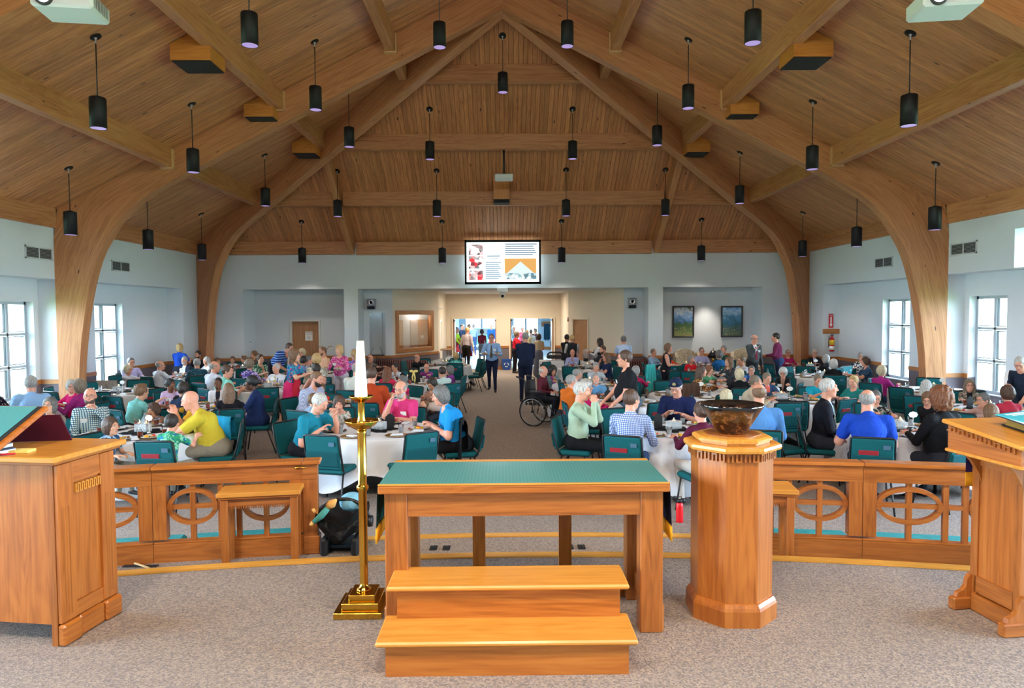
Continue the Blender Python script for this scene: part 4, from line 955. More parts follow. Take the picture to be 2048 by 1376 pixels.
# kneeler cushions on the far side
def kneeler(A, B, label):
    A = Vector((*A, 0)); B = Vector((*B, 0)); d = B - A; o = empty('kneeler_cushion', (A + B) / 2 + Vector((0, 0, ST)), atan2(d.y, d.x)); L = d.length
    MB().box((0, 0, .075), (L, .30, .07), bev=.025).build('cushion', M['kneeler'], o); MB().box((0, 0, .02), (L - .03, .27, .04)).build('base_board', M['oak_dark'], o)
    tag(o, label, 'kneeler', 'aqua kneeler cushions')
kneeler((-5.2, 6.05), (-3.02, 6.50), 'aqua kneeler cushion behind the left rail, beside the lectern'); kneeler((-2.98, 6.51), (-1.95, 6.69), 'aqua kneeler cushion behind the left rail, beyond the small table')
kneeler((2.05, 6.58), (3.2, 6.42), 'aqua kneeler cushion behind the right rail near the font'); kneeler((3.24, 6.42), (5.3, 5.98), 'aqua kneeler cushion behind the right rail near the pulpit')
# ---- small side tables
def side_table(P, rz, w, d, h, label, apron_fret=True):
    o = empty('side_table', P, rz)
    MB().box((0, 0, h - .02), (w, d, .04), bev=.006).build('table_top', M['oak_light'], o); MB().box((0, 0, h - .05), (w - .03, d - .03, .02), bev=.004).build('moulding', M['oak'], o)
    for sx in (-1, 1):
        for sy in (-1, 1): MB().box((sx * (w / 2 - .06), sy * (d / 2 - .06), (h - .06) / 2), (.062, .062, h - .06), bev=.003, ax='z').build('leg', M['rail'], o)
        MB().b2(sx * (w / 2 - .075), sx * (w / 2 - .05), -d / 2 + .08, d / 2 - .08, h - .15, h - .06).build('apron', M['rail'], o)
    for sy in (-1, 1): MB().b2(-w / 2 + .08, w / 2 - .08, sy * (d / 2 - .075), sy * (d / 2 - .05), h - .13, h - .06).build('apron', M['rail'], o)
    n = 26; q = MB()
    for i in range(n):
        x = -w / 2 + .1 + (w - .2) * i / (n - 1); MB().box((x, -d / 2 + .046, h - .135), (.010, .010, .026)).build('dentil', M['oak_dark'], o)
    tag(o, label, 'table', 'small oak side tables'); return o
lt = at_z(535, 1117, ST); side_table((lt.x - .02, lt.y - .05, ST), atan2(.19, 1.18), .70, .34, .66, 'small oak side table standing against the left communion rail')
side_table((2.13, 5.98, ST), -.14, .70, .34, .70, 'small oak side table half hidden behind the octagonal font')
# ---- lectern (left)
def corner(u, v): p = at_z(u, v, PZ); return p
lec = empty('lectern', (-2.775, 4.28, PZ), radians(-8.3)); 
# local frame: +x to the right along the near side edge, +y away from camera; cabinet lies to the left of x = 0
Wd, Dp, Ht = 1.35, .50, 1.19
B = MB('z')
B.b2(-.475, -.02, .03, .055, .12, Ht - .06); B.build('back_panel', M['oak'], lec)
MB('z').b2(-.03, .0, 0, Dp, .0, Ht - .06).build('side_panel', M['oak'], lec)
MB('z').b2(-Wd, -Wd + .03, 0, Dp, .0, Ht - .06).build('side_panel', M['oak'], lec)
MB('x').b2(-Wd, -.03, Dp - .03, Dp, .0, Ht - .06).build('front_panel', M['oak'], lec)
MB('z').b2(-.04, 0, -.005, .04, 0, Ht - .06).build('corner_post', M['oak_dark'], lec)
MB('z').b2(-Wd, -.476, .03, .055, .82, Ht - .06).build('upper_panel', M['oak'], lec)
for z in (.20, .50): MB('x').b2(-Wd + .03, -.475, .05, Dp - .03, z, z + .03).build('shelf', M['oak_light'], lec)
MB('z').b2(-.49, -.47, .04, Dp - .03, .12, Ht - .06).build('divider', M['oak_dark'], lec)
MB('x').b2(-Wd - .03, .035, -.035, Dp + .06, Ht - .055, Ht - .035, bev=.004).build('moulding', M['oak'], lec)
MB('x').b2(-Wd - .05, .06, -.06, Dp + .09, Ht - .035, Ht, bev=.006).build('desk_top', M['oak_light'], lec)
# panelled right face: stiles with flutes, fret band, recessed panel, plinth
for (y0, y1) in ((0, .13), (Dp - .13, Dp)): MB('z').b2(0, .028, y0, y1, .14, Ht - .06, bev=.003).build('fluted_stile', M['oak'], lec)
for y0 in (.035, Dp - .095):
    for k in range(3): MB('z').b2(.0275, .0285, y0 + k * .022, y0 + .008 + k * .022, .18, .86).build('flute', M['oak_dark'], lec)  # flutes are flush dark strips: groove shade put into the colour
MB('y').b2(0, .022, .13, Dp - .13, 1.0, Ht - .06).build('frieze_panel', M['oak'], lec); MB('y').b2(0, .02, .13, Dp - .13, .14, .23).build('lower_rail', M['oak'], lec)
MB('z').b2(.0, .006, .13, Dp - .13, .23, 1.0).build('recessed_panel', M['oak'], lec)
n = 13
for k in range(n):
    y = .135 + (Dp - .27) * (k + .5) / n; MB().b2(.02, .034, y - .0035, y + .0035, .93, .985).build('fret', M['oak_light'], lec)
    y2 = y + (Dp - .27) * .5 / n; z = .978 if k % 2 else .93
    if k < n - 1: MB().b2(.02, .034, y, y + (Dp - .27) / n, z, z + .009).build('fret', M['oak_light'], lec)
for (y0, y1, x1) in ((-.012, .14, .055), (.14, Dp - .14, .04), (Dp - .14, Dp + .012, .055)): MB('y').b2(0, x1, y0, y1, 0, .135, bev=.014).build('plinth', M['oak'], lec)
tag(lec, 'large panelled oak lectern cabinet with open shelves at the left edge', 'lectern')
# sloping reading desk on the lectern
LM = lec.matrix_basis.copy(); 
rd = empty('reading_desk', LM @ Vector((-.68, .0, Ht - .05)), radians(-8.3))
TL = radians(27); R = Matrix.Rotation(TL, 3, 'X'); 
MB('x').box((0, .12, .20), (.78, .44, .032), R=R, bev=.006).build('sloping_board', M['oak'], rd)
MB('x').box((-.0, .12 - .01 * sin(TL), .20 + .018), (.72, .40, .006), R=R).build('dark_border', M['blackmatte'], rd)
MB('x').box((-.02, .118, .222), (.70, .385, .006), R=R).build('teal_cover', M['runner'], rd)
MB('x').box((-.03, -.075, .115), (.72, .025, .05), R=R, bev=.008).build('book_ledge', M['oak_light'], rd)
for x in (-.30, .24):
    q = MB(); poly = [(-.02, .05), (.10, .05), (.10, .05), (.12, .12), (.20, .20), (.26, .255), (-.06, .095), (-.035, .09), (-.02, .05)]
    q.prism(poly, (x, 0, 0), (0, 1, 0), (0, 0, 1), (.035, 0, 0), g=(0, 0, 1)); q.build('bracket', M['oak'], rd)
tag(rd, 'sloping oak reading desk with teal cover on top of the left lectern', 'reading desk')
Hz = PZ + Ht + .004; P1 = at_z(145, 879, Hz); P2 = at_y(121, 829, P1.y - .06); P0 = P1 + Vector((-.42, -.06, 0)); P3 = P2 + Vector((-.36, -.05, 0)); nn = (P2 - P1).cross(P0 - P1).normalized() * .012
mf = MB(); V = [P0, P1, P2, P3]; V = [v - P0 for v in V] + [v - P0 + nn for v in V]; mf.add(V, [(0, 1, 2, 3), (7, 6, 5, 4), (0, 4, 5, 1), (1, 5, 6, 2), (2, 6, 7, 3), (3, 7, 4, 0)])
o = mf.build('maroon_folder', cloth('maroon_leather', '#4a1528', .5, .05), None, P0); tag(o, 'open maroon folder leaning against the back of the reading desk on the left lectern', 'folder')
for k, (c, w, z, nm) in enumerate((('#3c5a80', .30, 0, 'lower'), ('#5d86ab', .26, .028, 'upper'))):
    o = empty('book', LM @ Vector((-.50 - k * .01, .02, Ht + .001 + z)), radians(-20 + k * 7)); MB().box((0, 0, .013), (w, .21, .026), bev=.003).build('cover', mat('book_blue_%d' % k, c, .5), o); MB().box((.003, 0, .013), (w, .20, .018)).build('pages', M['paper'], o); tag(o, 'blue book under the reading desk on the left lectern, %s of two' % nm, 'book', 'books under the reading desk')
o = empty('red_pen', LM @ Vector((-.30, -.02, Ht + .008)), .4); q = MB(); q.tube([(-.05, 0, 0), (.05, 0, 0)], .006, 8); q.build('barrel', mat('pen_red', '#c02032', .4), o); tag(o, 'red pen lying beside the books on the left lectern', 'pen')
o = MB().box((0, 0, .008), (.15, .085, .016), bev=.002).build('note_pad', mat('sticky_yellow', '#e8d878', .8), None, LM @ Vector((-.30, -.025, Ht + .0)), (0, 0, radians(2))); o.location = at_z(40, 904, PZ + Ht); tag(o, 'yellow sticky note pad on the left lectern top', 'note pad')
# shelf contents
wb = empty('water_bottle', LM @ Vector((-.55, .16, .531)))
q = MB(); q.lathe([(.03, 0), (.032, .01), (.032, .13), (.026, .155), (.013, .18), (.012, .195)], n=18); q.build('bottle_body', glass('bottle_plastic', (.9, .94, .96, 1), .15), wb); q = MB(); q.lathe([(0, .195), (.014, .195), (.014, .215), (0, .215)], n=14); q.build('cap', M['white'], wb); q = MB(); q.lathe([(.0325, .04), (.0325, .09)], n=18); q.build('label', mat('bottle_label', '#2a4a8a', .5), wb)
tag(wb, 'clear plastic water bottle with blue label on the lectern shelf', 'bottle')
o = empty('tape_roll', LM @ Vector((-.56, .12, .231))); q = MB(); q.lathe([(.028, 0), (.045, 0), (.045, .045), (.028, .045), (.028, 0)], n=24); q.build('roll', mat('tape_blue', '#2f6fc0', .5), o); tag(o, 'roll of blue tape on the lower lectern shelf', 'tape')
o = empty('remote_unit', LM @ Vector((-.70, .15, .62))); MB().box((0, 0, .0), (.22, .16, .05), bev=.01).build('casing', M['white'], o); o.location.z = PZ + .56; tag(o, 'white electronic unit inside the lectern above the water bottle', 'device')
# ---- pulpit (right)
pul = empty('pulpit', (3.16, 4.25, PZ), radians(6.5))
# local: +x right, +y away, near-left corner of the foot at the origin
MB('z').b2(.10, .135, .06, .42, .02, 1.08).build('side_panel', M['oak'], pul); MB('z').b2(.10, .80, .42, .45, .02, 1.08).build('front_panel', M['oak'], pul)
MB('z').b2(.765, .80, .06, .42, .02, 1.08).build('side_panel', M['oak'], pul)
for y in (.05, .40): MB('z').b2(.085, .15, y, y + .06, .0, 1.09, bev=.004).build('corner_post', M['rail'], pul)
MB('y').b2(.085, .10, .10, .42, .13, .24).build('lower_rail', M['rail'], pul); MB('y').b2(.085, .10, .10, .42, 1.0, 1.09).build('upper_rail', M['rail'], pul)
for y in (-.0, .42):
    MB('x').b2(-.06, .30, y, y + .06, 0, .085, bev=.008).build('foot', M['rail'], pul)
    q = MB(); q.prism([(.10, 0), (-.03, 0), (-.02, .03), (.02, .045), (.045, .08), (.05, .12), (.07, .15), (.10, .16)], (0, y + .015, .085), (1, 0, 0), (0, 0, 1), (0, .035, 0), g=(0, 0, 1)); q.build('scroll_bracket', M['rail'], pul)
MB('y').b2(.06, .09, .06, .42, 0, .12, bev=.008).build('plinth', M['rail'], pul)
# slanted head
hx0, hx1, hy0, hy1 = -.05, .86, -.08, .52; zs = 1.10
def hz(y): return 1.205 + (y - hy0) / (hy1 - hy0) * .065
V = [(hx0, hy0, zs), (hx1, hy0, zs), (hx1, hy1, zs), (hx0, hy1, zs), (hx0, hy0, hz(hy0)), (hx1, hy0, hz(hy0)), (hx1, hy1, hz(hy1)), (hx0, hy1, hz(hy1))]
q = MB('y'); q.add(V, [(0, 3, 2, 1), (4, 5, 6, 7), (0, 1, 5, 4), (1, 2, 6, 5), (2, 3, 7, 6), (3, 0, 4, 7)]); q.build('head_box', M['oak'], pul)
q = MB('y'); q.b2(hx0 - .015, hx1 + .01, hy0 - .015, hy1 + .015, zs - .022, zs, bev=.006); q.build('moulding', M['oak_light'], pul)
aa = atan2(.065, hy1 - hy0); R = Matrix.Rotation(aa, 3, 'X'); cy_ = (hy0 + hy1) / 2
q = MB('y'); q.box(((hx0 + hx1) / 2, cy_, hz(cy_) + .012), (hx1 - hx0 + .06, (hy1 - hy0 + .07), .028), R=R, bev=.008, ax='y'); q.build('desk_top', M['oak_light'], pul)
n = 15
for k in range(n):
    y = hy0 + .02 + (hy1 - hy0 - .04) * (k + .5) / n; st_ = (hy1 - hy0 - .04) / n
    MB().box((hx0 - .006, y, hz(y) - .024), (.014, .008, .036)).build('dentil', M['rail'], pul)
    z = hz(y) - (.012 if k % 2 else .040); MB().box((hx0 - .006, y + st_ / 2, z), (.014, st_, .008)).build('dentil', M['rail'], pul)
for y in (.02, .36): q = MB(); q.prism([(.10, 0), (.10, -.2), (.085, -.14), (.03, -.05), (-.02, 0)], (0, y + .03, zs - .02), (1, 0, 0), (0, 0, 1), (0, .03, 0), g=(0, 0, 1)); q.build('corbel', M['rail'], pul)
tag(pul, 'oak pulpit with slanted dentil-edged desk at the right edge', 'pulpit')
PM = pul.matrix_basis.copy()
bb = empty('pulpit_bible', PM @ Vector((.46, .16, hz(.16) + .030)), radians(6.5)); bb.rotation_euler = (aa, 0, radians(6.5)); 
for sx in (-1, 1):
    q = MB(); V = []; F = []; G = []
    for (y) in (-.17, .17):
        for (x, z) in ((.004, .004), (.34, .0), (.31, .045), (.17, .062), (.03, .05), (.004, .03)): V.append((sx * x * .75, y, z))
    m_ = 6; F = [tuple(range(m_)), tuple(range(m_, 2 * m_))[::-1]] + [(i, (i + 1) % m_, m_ + (i + 1) % m_, m_ + i) for i in range(m_)]
    q.add(V, F); q.build('gilt_pages', mat('gilt_edge', '#c9a45a', .35, .6), bb)
MB().box((0, 0, .002), (.54, .37, .006), bev=.002).build('cover', M['blackmatte'], bb); tag(bb, 'large open bible with gilt page edges lying on the pulpit', 'bible')
bo = empty('order_folder', PM @ Vector((.36, .20, hz(.2) + .098))); bo.rotation_euler = (aa, -.04, radians(2)); MB().box((0, 0, 0), (.40, .30, .008), bev=.002).build('cover', mat('folder_grey', '#33363c', .5), bo); MB().box((0, 0, .006), (.385, .285, .006)).build('pages', M['paper'], bo); tag(bo, 'dark grey folder of papers on top of the open bible', 'folder')
bo = empty('brochure', PM @ Vector((.34, .25, hz(.2) + .112))); bo.rotation_euler = (aa, -.05, radians(14)); MB().box((0, 0, 0), (.36, .24, .004)).build('sheet', mat('brochure_aqua', '#35b4c8', .4), bo)
for k, (x, y, w, h_, m_) in enumerate(((-.02, .085, .22, .02, M['paper']), (-.03, .055, .16, .012, M['paper']), (.01, -.04, .16, .10, mat('brochure_photo', '#b9b4b4', .5)), (.02, -.04, .05, .05, mat('brochure_photo2', '#5f4a5e', .5)))): MB().box((x, y, .003 + k * .0004), (w, h_, .001)).build('printed_band', m_, bo)
tag(bo, 'aqua brochure lying on the dark folder on the pulpit', 'brochure')
pb = empty('open_booklet', PM @ Vector((.66, .36, hz(.36) + .10))); pb.rotation_euler = (aa, 0, radians(0)); MB().box((0, 0, 0), (.34, .24, .012), bev=.003).build('pages', M['paper'], pb); MB().box((0, 0, -.01), (.36, .25, .008)).build('cover', mat('tan_cover', '#a58a62', .6), pb); tag(pb, 'white open booklet at the far corner of the pulpit desk', 'booklet')
st = empty('pulpit_stole', PM @ Vector((.02, .45, zs - .02))); q = MB(); n = 6; V = []
for i in range(n + 1):
    for zz in (0, -.14): V.append((-.055 + .11 * i / n, -.004 * (i % 2) - .005, zz))
q.add(V, [(2 * i, 2 * i + 2, 2 * i + 3, 2 * i + 1) for i in range(n)], smooth=True); q.build('cloth', M['purple'], st); q = MB()
for i in range(18): q.tube([(-.054 + i * .0064, -.006, -.138), (-.054 + i * .0064, -.008, -.235)], .0036, 5)
q.build('fringe', M['gold'], st); st.location = at_y(1947, 905, 4.72); st.location.z = PZ + zs - .02; tag(st, 'dark purple cloth with gold fringe hanging below the pulpit desk', 'parament')
# ---- cable on the step behind the lectern
o = empty('wooden_branch_cable', (0, 0, 0)); P = [at_z(228, 1096, ST + .16), at_z(236, 1106, ST + .10), at_z(246, 1111, ST + .06), at_z(262, 1124, ST + .012), at_z(280, 1130, ST + .012), at_z(298, 1136, ST + .012)]
o.name = 'tan_cable'; MB().tube(smooth_pts3(P) if 'smooth_pts3' in globals() else P, .010, 8).build('cord', mat('tan_cord', '#c9a878', .6), o); tag(o, 'tan cable snaking down over the left communion rail base to the step', 'cable')
for k, (u, v) in enumerate(((281, 1133), (1755, 1131))):
    p = at_z(u, v, ST + .0); o = empty('floor_grille', p); MB().box((0, 0, .004), (.30, .05, .008), bev=.002).build('frame', M['blackmatte'], o); tag(o, 'narrow black floor grille on the step %s' % ('under the end of the tan cable, left' if k == 0 else 'in front of the right rail near the pulpit'), 'grille')
# ---- infant car seat
cz = empty('infant_car_seat', at_z(688, 1098, ST)); M['seatblack'] = cloth('seat_shell', '#0e0f11', .45, .5)
q = MB(); V = []; F = []
secs = [(-.24, .10, .12, .16), (-.20, .21, .17, .20), (-.08, .235, .14, .24), (.08, .23, .14, .25), (.22, .20, .15, .24), (.30, .12, .20, .18)]
for (y, w, z0, h) in secs:
    for k in range(14):
        a = pi + pi * k / 13; V.append((w * cos(a), y, z0 + .02 + h * (1 + sin(a)) if False else z0 + h * (1 + sin(a) * 1.0)))
    for k in range(3): V.append((w * (1 - .4 * k) * .9, y, z0 + h * .92 - .05 * k))
S = 17
for i in range(len(secs) - 1):
    for k in range(S): F.append((i * S + k, (i + 1) * S + k, (i + 1) * S + (k + 1) % S, i * S + (k + 1) % S))
F.append(tuple(range(S))); F.append(tuple((len(secs) - 1) * S + k for k in range(S))[::-1]); q.add(V, F, smooth=True); q.build('seat_shell', M['seatblack'], cz)
q = MB(); q.tube([(.245 * cos(a), -.02 + .03 * sin(a), .27 + .20 * sin(a)) for a in np.linspace(0, pi, 17)], .017, 10); q.build('carry_handle', M['black'], cz)
for sx in (-1, 1): q = MB(); q.lathe([(0, 0), (.05, 0), (.055, .02), (.05, .05), (0, .05)], (sx * .225, -.02, .27), 16, R=Matrix.Rotation(pi / 2 * sx, 3, 'Y')); q.build('handle_hub', M['black'], cz)
for sx in (-1, 1): MB().box((sx * .14, -.02, .08), (.07, .38, .16), bev=.02).build('base_foot', M['black'], cz)
MB().box((0, .05, .06), (.26, .3, .04), bev=.01).build('base_plate', mat('base_blue', '#1f3f5c', .5), cz)
q = MB(); q.ell((.06, .10, .42), (.12, .12, .09), 14, 8); q.build('blanket', cl('#7db8d2'), cz)
tag(cz, 'black infant car seat with raised handle standing beside the left rail', 'car seat')
ty = empty('plush_toy', at_y(650, 1024, cz.location.y - .22)); q = MB(); q.tube([(-.10, 0, -.09), (-.03, 0, -.03), (.02, .02, .03)], [.022, .032, .028], 10); q.build('body', cl('#4f9a92'), ty)
for nm, P, r in (('head', [(.02, .02, .04), (.06, .02, .07), (.10, 0, .11)], [.03, .04, .014]), ('paw', [(-.11, 0, -.09), (-.13, 0, -.12)], .018), ('paw', [(-.09, 0, .0), (-.11, 0, .03)], .015)): MB().tube(P, r, 8).build(nm, cl('#e6b26a'), ty)
tag(ty, 'small tan and green plush toy hanging at the side of the infant car seat', 'toy')
# red water bottle on the main floor
rb = empty('water_bottle', at_z(1359, 1044, 0)); q = MB(); q.lathe([(.036, 0), (.04, .01), (.04, .19), (.034, .215), (.03, .22)], n=20); q.build('bottle_body', mat('bottle_red', '#e01a24', .35), rb); q = MB(); q.lathe([(0, .22), (.03, .22), (.03, .255), (.0, .26)], n=16); q.tube([(-.022, 0, .25), (-.02, 0, .285), (.02, 0, .285), (.022, 0, .25)], .006, 6); q.build('cap', M['black'], rb); tag(rb, 'red metal water bottle with black cap standing on the carpet by the font', 'bottle')
# ================================================================== PEOPLE
def V3(*a): return np.array(a, dtype=np.float64)
class SDF:
    """smooth union of capsules and ellipsoids, polygonised with surface nets"""
    def __init__(s): s.p = []
    def cap(s, a, b, ra, rb, lab=0, k=.03, flat=None):
        s.p.append(('c', np.array(a, float), np.array(b, float), ra, rb, lab, k, flat, 1)); return s
    def ell(s, c, r, lab=0, k=.03, R=None, sub=False):
        s.p.append(('e', np.array(c, float), np.array(r, float), R, None, lab, k, None, -1 if sub else 1)); return s
    def bbox(s):
        lo = np.full(3, 9.); hi = -lo
        for q in s.p:
            if q[8] < 0: continue
            if q[0] == 'c':
                m = max(q[3], q[4]) * (1.0 if q[7] is None else max(1.0, q[7][1])); A = np.minimum(q[1], q[2]) - m; B = np.maximum(q[1], q[2]) + m
            else: m = q[2].max() if q[3] is not None else q[2]; A = q[1] - m; B = q[1] + m
            lo = np.minimum(lo, A); hi = np.maximum(hi, B)
        return lo, hi
    def one(s, q, P):
        if q[0] == 'c':
            a, b, ra, rb, fl = q[1], q[2], q[3], q[4], q[7]
            ax = b - a; pa = P - a
            if fl is not None:   # flattened section: widen along fl[0] by factor fl[1]
                d = np.array(fl[0], float); f = fl[1]; pd = pa @ d; pa = pa + np.multiply.outer(pd * (1 / f - 1), d)
                ad = ax @ d; ax = ax + d * (ad * (1 / f - 1))
            L = ax @ ax + 1e-9; t = np.clip((pa @ ax) / L, 0, 1)
            return np.sqrt(((pa - np.multiply.outer(t, ax)) ** 2).sum(-1)) - (ra + (rb - ra) * t)
        p = P - q[1]
        if q[3] is not None: p = p @ q[3]
        r = q[2]; k0 = np.sqrt(((p / r) ** 2).sum(-1)); k1 = np.sqrt(((p / (r * r)) ** 2).sum(-1)) + 1e-9
        return k0 * (k0 - 1) / k1
    def eval(s, P):
        F = np.full(P.shape[:-1], 9.)
        for q in s.p:
            d = s.one(q, P); k = q[6]
            if q[8] > 0: h = np.clip(.5 + .5 * (F - d) / k, 0, 1); F = F * (1 - h) + d * h - k * h * (1 - h)
            else: h = np.clip(.5 - .5 * (F + d) / k, 0, 1); F = F * (1 - h) - d * h + k * h * (1 - h)
        return F
    def labels(s, P, only=None):
        best = np.full(len(P), 9.); lab = np.zeros(len(P), int)
        for q in s.p:
            if q[8] < 0: continue
            d = s.one(q, P); m = d < best; best[m] = d[m]; lab[m] = q[5]
        return lab
    def grid(s, h, disp=None, pad=.02):
        lo, hi = s.bbox(); lo = lo - pad - h; hi = hi + pad + h; n = np.ceil((hi - lo) / h).astype(int) + 1
        ax = [lo[i] + h * np.arange(n[i]) for i in range(3)]; F = np.full(n, .5)
        for q in s.p:
            k = q[6]
            if q[0] == 'c':
                m = max(q[3], q[4]) * (1.0 if q[7] is None else max(1.0, q[7][1])) + k + 2 * h; A = np.minimum(q[1], q[2]) - m; B = np.maximum(q[1], q[2]) + m
            else: m = (q[2].max() if q[3] is not None else q[2]) + k + 2 * h; A = q[1] - m; B = q[1] + m
            i0 = np.maximum(((A - lo) / h).astype(int), 0); i1 = np.minimum(((B - lo) / h).astype(int) + 2, n)
            if (i1 <= i0).any(): continue
            sl = tuple(slice(i0[i], i1[i]) for i in range(3))
            P = np.stack(np.meshgrid(*[ax[i][i0[i]:i1[i]] for i in range(3)], indexing='ij'), -1); d = s.one(q, P); f = F[sl]
            if q[8] > 0: t = np.clip(.5 + .5 * (f - d) / k, 0, 1); F[sl] = f * (1 - t) + d * t - k * t * (1 - t)
            else: t = np.clip(.5 - .5 * (f + d) / k, 0, 1); F[sl] = f * (1 - t) - d * t + k * t * (1 - t)
        if disp is not None:
            P = np.stack(np.meshgrid(*ax, indexing='ij'), -1); F = disp(P, F)
        return F, lo
    def net(s, h, disp=None):
        F, lo = s.grid(h, disp); S = F < 0
        c = [F[i:F.shape[0] - 1 + i, j:F.shape[1] - 1 + j, k:F.shape[2] - 1 + k] for i in (0, 1) for j in (0, 1) for k in (0, 1)]
        neg = sum((x < 0).astype(np.int8) for x in c); act = (neg > 0) & (neg < 8)
        idx = np.full(act.shape, -1, int); I = np.argwhere(act); idx[act] = np.arange(len(I))
        off = np.array([(i, j, k) for i in (0, 1) for j in (0, 1) for k in (0, 1)], float); vals = np.stack([x[act] for x in c], -1)
        acc = np.zeros((len(I), 3)); cnt = np.zeros(len(I))
        for a in range(8):
            for b in range(a + 1, 8):
                if np.abs(off[a] - off[b]).sum() != 1: continue
                va, vb = vals[:, a], vals[:, b]; m = (va < 0) != (vb < 0); t = np.where(m, va / np.where(m, va - vb, 1), 0)
                acc += np.where(m[:, None], off[a] + (off[b] - off[a]) * t[:, None], 0); cnt += m
        V = (I + acc / cnt[:, None]) * h + lo; Q = []
        for ax_ in range(3):
            s0 = [slice(None)] * 3; s1 = [slice(None)] * 3; s0[ax_] = slice(0, -1); s1[ax_] = slice(1, None)
            A = S[tuple(s0)]; B = S[tuple(s1)]; E = np.argwhere(A != B); o = [(1, 2), (2, 0), (0, 1)][ax_]
            ok = (E[:, o[0]] > 0) & (E[:, o[1]] > 0) & (E[:, o[0]] < F.shape[o[0]] - 1) & (E[:, o[1]] < F.shape[o[1]] - 1); E = E[ok]
            fl = A[tuple(E.T)]; u = np.zeros(3, int); v = np.zeros(3, int); u[o[0]] = 1; v[o[1]] = 1
            q = np.stack([idx[tuple((E - u - v).T)], idx[tuple((E - v).T)], idx[tuple(E.T)], idx[tuple((E - u).T)]], -1); q[~fl] = q[~fl][:, ::-1]; Q.append(q)
        Q = np.concatenate(Q); Q = Q[(Q >= 0).all(1)]; return V, Q

def norm(v): v = np.array(v, float); return v / (np.linalg.norm(v) + 1e-9)
# ------------------------------------------------ templates: head, hand, hair
_T = {}
def head_tpl(fem, lod):
    key = ('h', fem, lod)
    if key in _T: return _T[key]
    s = SDF(); w = .94 if fem else 1.0
    s.ell((0, .012, .028), (.073 * w, .092, .090), k=.02); s.ell((0, -.022, -.02), (.060 * w, .068, .090), k=.03); s.ell((0, -.034, -.072), (.046 * w, .048, .040 if fem else .044), k=.03)
    s.ell((0, -.072, -.098), (.017, .013, .013), k=.02)
    s.cap((-.032, -.082, .030), (.032, -.082, .030), .009 if fem else .012, .009 if fem else .012, k=.022)
    for x in (-1, 1):
        s.ell((x * .040, -.066, -.020), (.020, .016, .020), k=.02); s.ell((x * .030, -.100, .008), (.016, .014, .012), sub=True, k=.012)
        s.ell((x * (.0745 * w), .006, -.004), (.009, .020, .030), lab=2, k=.006); s.ell((x * .010, -.098, -.030), (.008, .009, .007), k=.008)
    s.cap((0, -.086, .018), (0, -.108, -.024), .0075, .0115, k=.012)
    s.cap((-.016, -.0885, -.056), (.016, -.0885, -.056), .0052, .0052, lab=1, k=.006); s.cap((-.013, -.087, -.066), (.013, -.087, -.066), .0062, .0062, lab=1, k=.006)
    s.cap((0, .022, -.07), (0, .034, -.20), .045 if fem else .053, .050 if fem else .060, k=.03)
    h = (.0075, .0105, .015)[lod]; V, Q = s.net(h); C = V[Q].mean(1); lab = s.labels(C); lab = np.where((lab == 1) & (np.abs(C[:, 0]) < .0165) & (C[:, 2] < -.0525) & (C[:, 2] > -.0695) & (C[:, 1] < -.086), 1, 0)
    # eyeballs with dark irises (labels 3, 4)
    Vs = [V]; Qs = [Q]; Ls = [lab]; n = len(V)
    for x in (-1, 1):
        m = MB(); nn = (10, 8, 6)[lod]; m.ell((x * .0295, -.0805, .010), (.0135, .0125, .0085), nn, nn - 2); a = np.array(m.V); f = np.array([q for q in m.F]); c = a[f].mean(1)
        d = np.hypot(c[:, 0] - x * .0295, c[:, 2] - .010); l = np.where((c[:, 1] < -.085) & (d < .0062), 4, 3); Vs.append(a); Qs.append(f + n); Ls.append(l); n += len(a)
        m = MB(); m.tube([(x * .016, -.0965, .0275), (x * .030, -.0965, .0315), (x * .044, -.087, .028)], [.0022, .003, .0018], 5); a = np.array(m.V); f = np.array([q for q in m.F if len(q) == 4]); Vs.append(a); Qs.append(f + n); Ls.append(np.full(len(f), 5)); n += len(a)
        m = MB(); m.tube([(x * .017, -.0925, .0165), (x * .030, -.0955, .0195), (x * .043, -.086, .0155)], [.0014, .0022, .0014], 5); a = np.array(m.V); f = np.array([q for q in m.F if len(q) == 4]); Vs.append(a); Qs.append(f + n); Ls.append(np.full(len(f), 0)); n += len(a)
    r = (np.concatenate(Vs), np.concatenate(Qs), np.concatenate(Ls)); _T[key] = r; return r
def hand_tpl(kind, lod):
    """right hand; wrist at origin, fingers along -Y, palm facing down, thumb towards +X... mirrored for the left"""
    key = ('hand', kind, lod)
    if key in _T: return _T[key]
    s = SDF(); s.cap((0, .02, 0), (0, -.01, 0), .024, .026, k=.01); s.ell((0, -.048, 0), (.040, .050, .016), k=.012)
    cu = {'relax': .55, 'grip': 1.15, 'flat': .12}[kind]
    for i, (x, L) in enumerate(((-.030, .066), (-.0105, .078), (.010, .074), (.029, .060))):
        a = V3(x, -.088, 0); ang = 0; 
        for j, f in enumerate((.45, .32, .23)):
            ang += cu * (.5 if j == 0 else .8); b = a + V3(x * .12 * f * 2, -cos(ang), -sin(ang)) * L * f; s.cap(a, b, .0088 - .0008 * j, .0082 - .0009 * j, k=.004); a = b
    t0 = V3(-.030, -.025, -.004); t1 = t0 + V3(-.024, -.022, -.010); t2 = t1 + V3(-.010, -.026, -.010 * (1 + cu)); s.cap(t0, t1, .0135, .0115, k=.012); s.cap(t1, t2, .0105, .0085, k=.006)
    V, Q = s.net((.0065, .009, .013)[lod]); _T[key] = (V, Q, np.zeros(len(Q), int)); return _T[key]
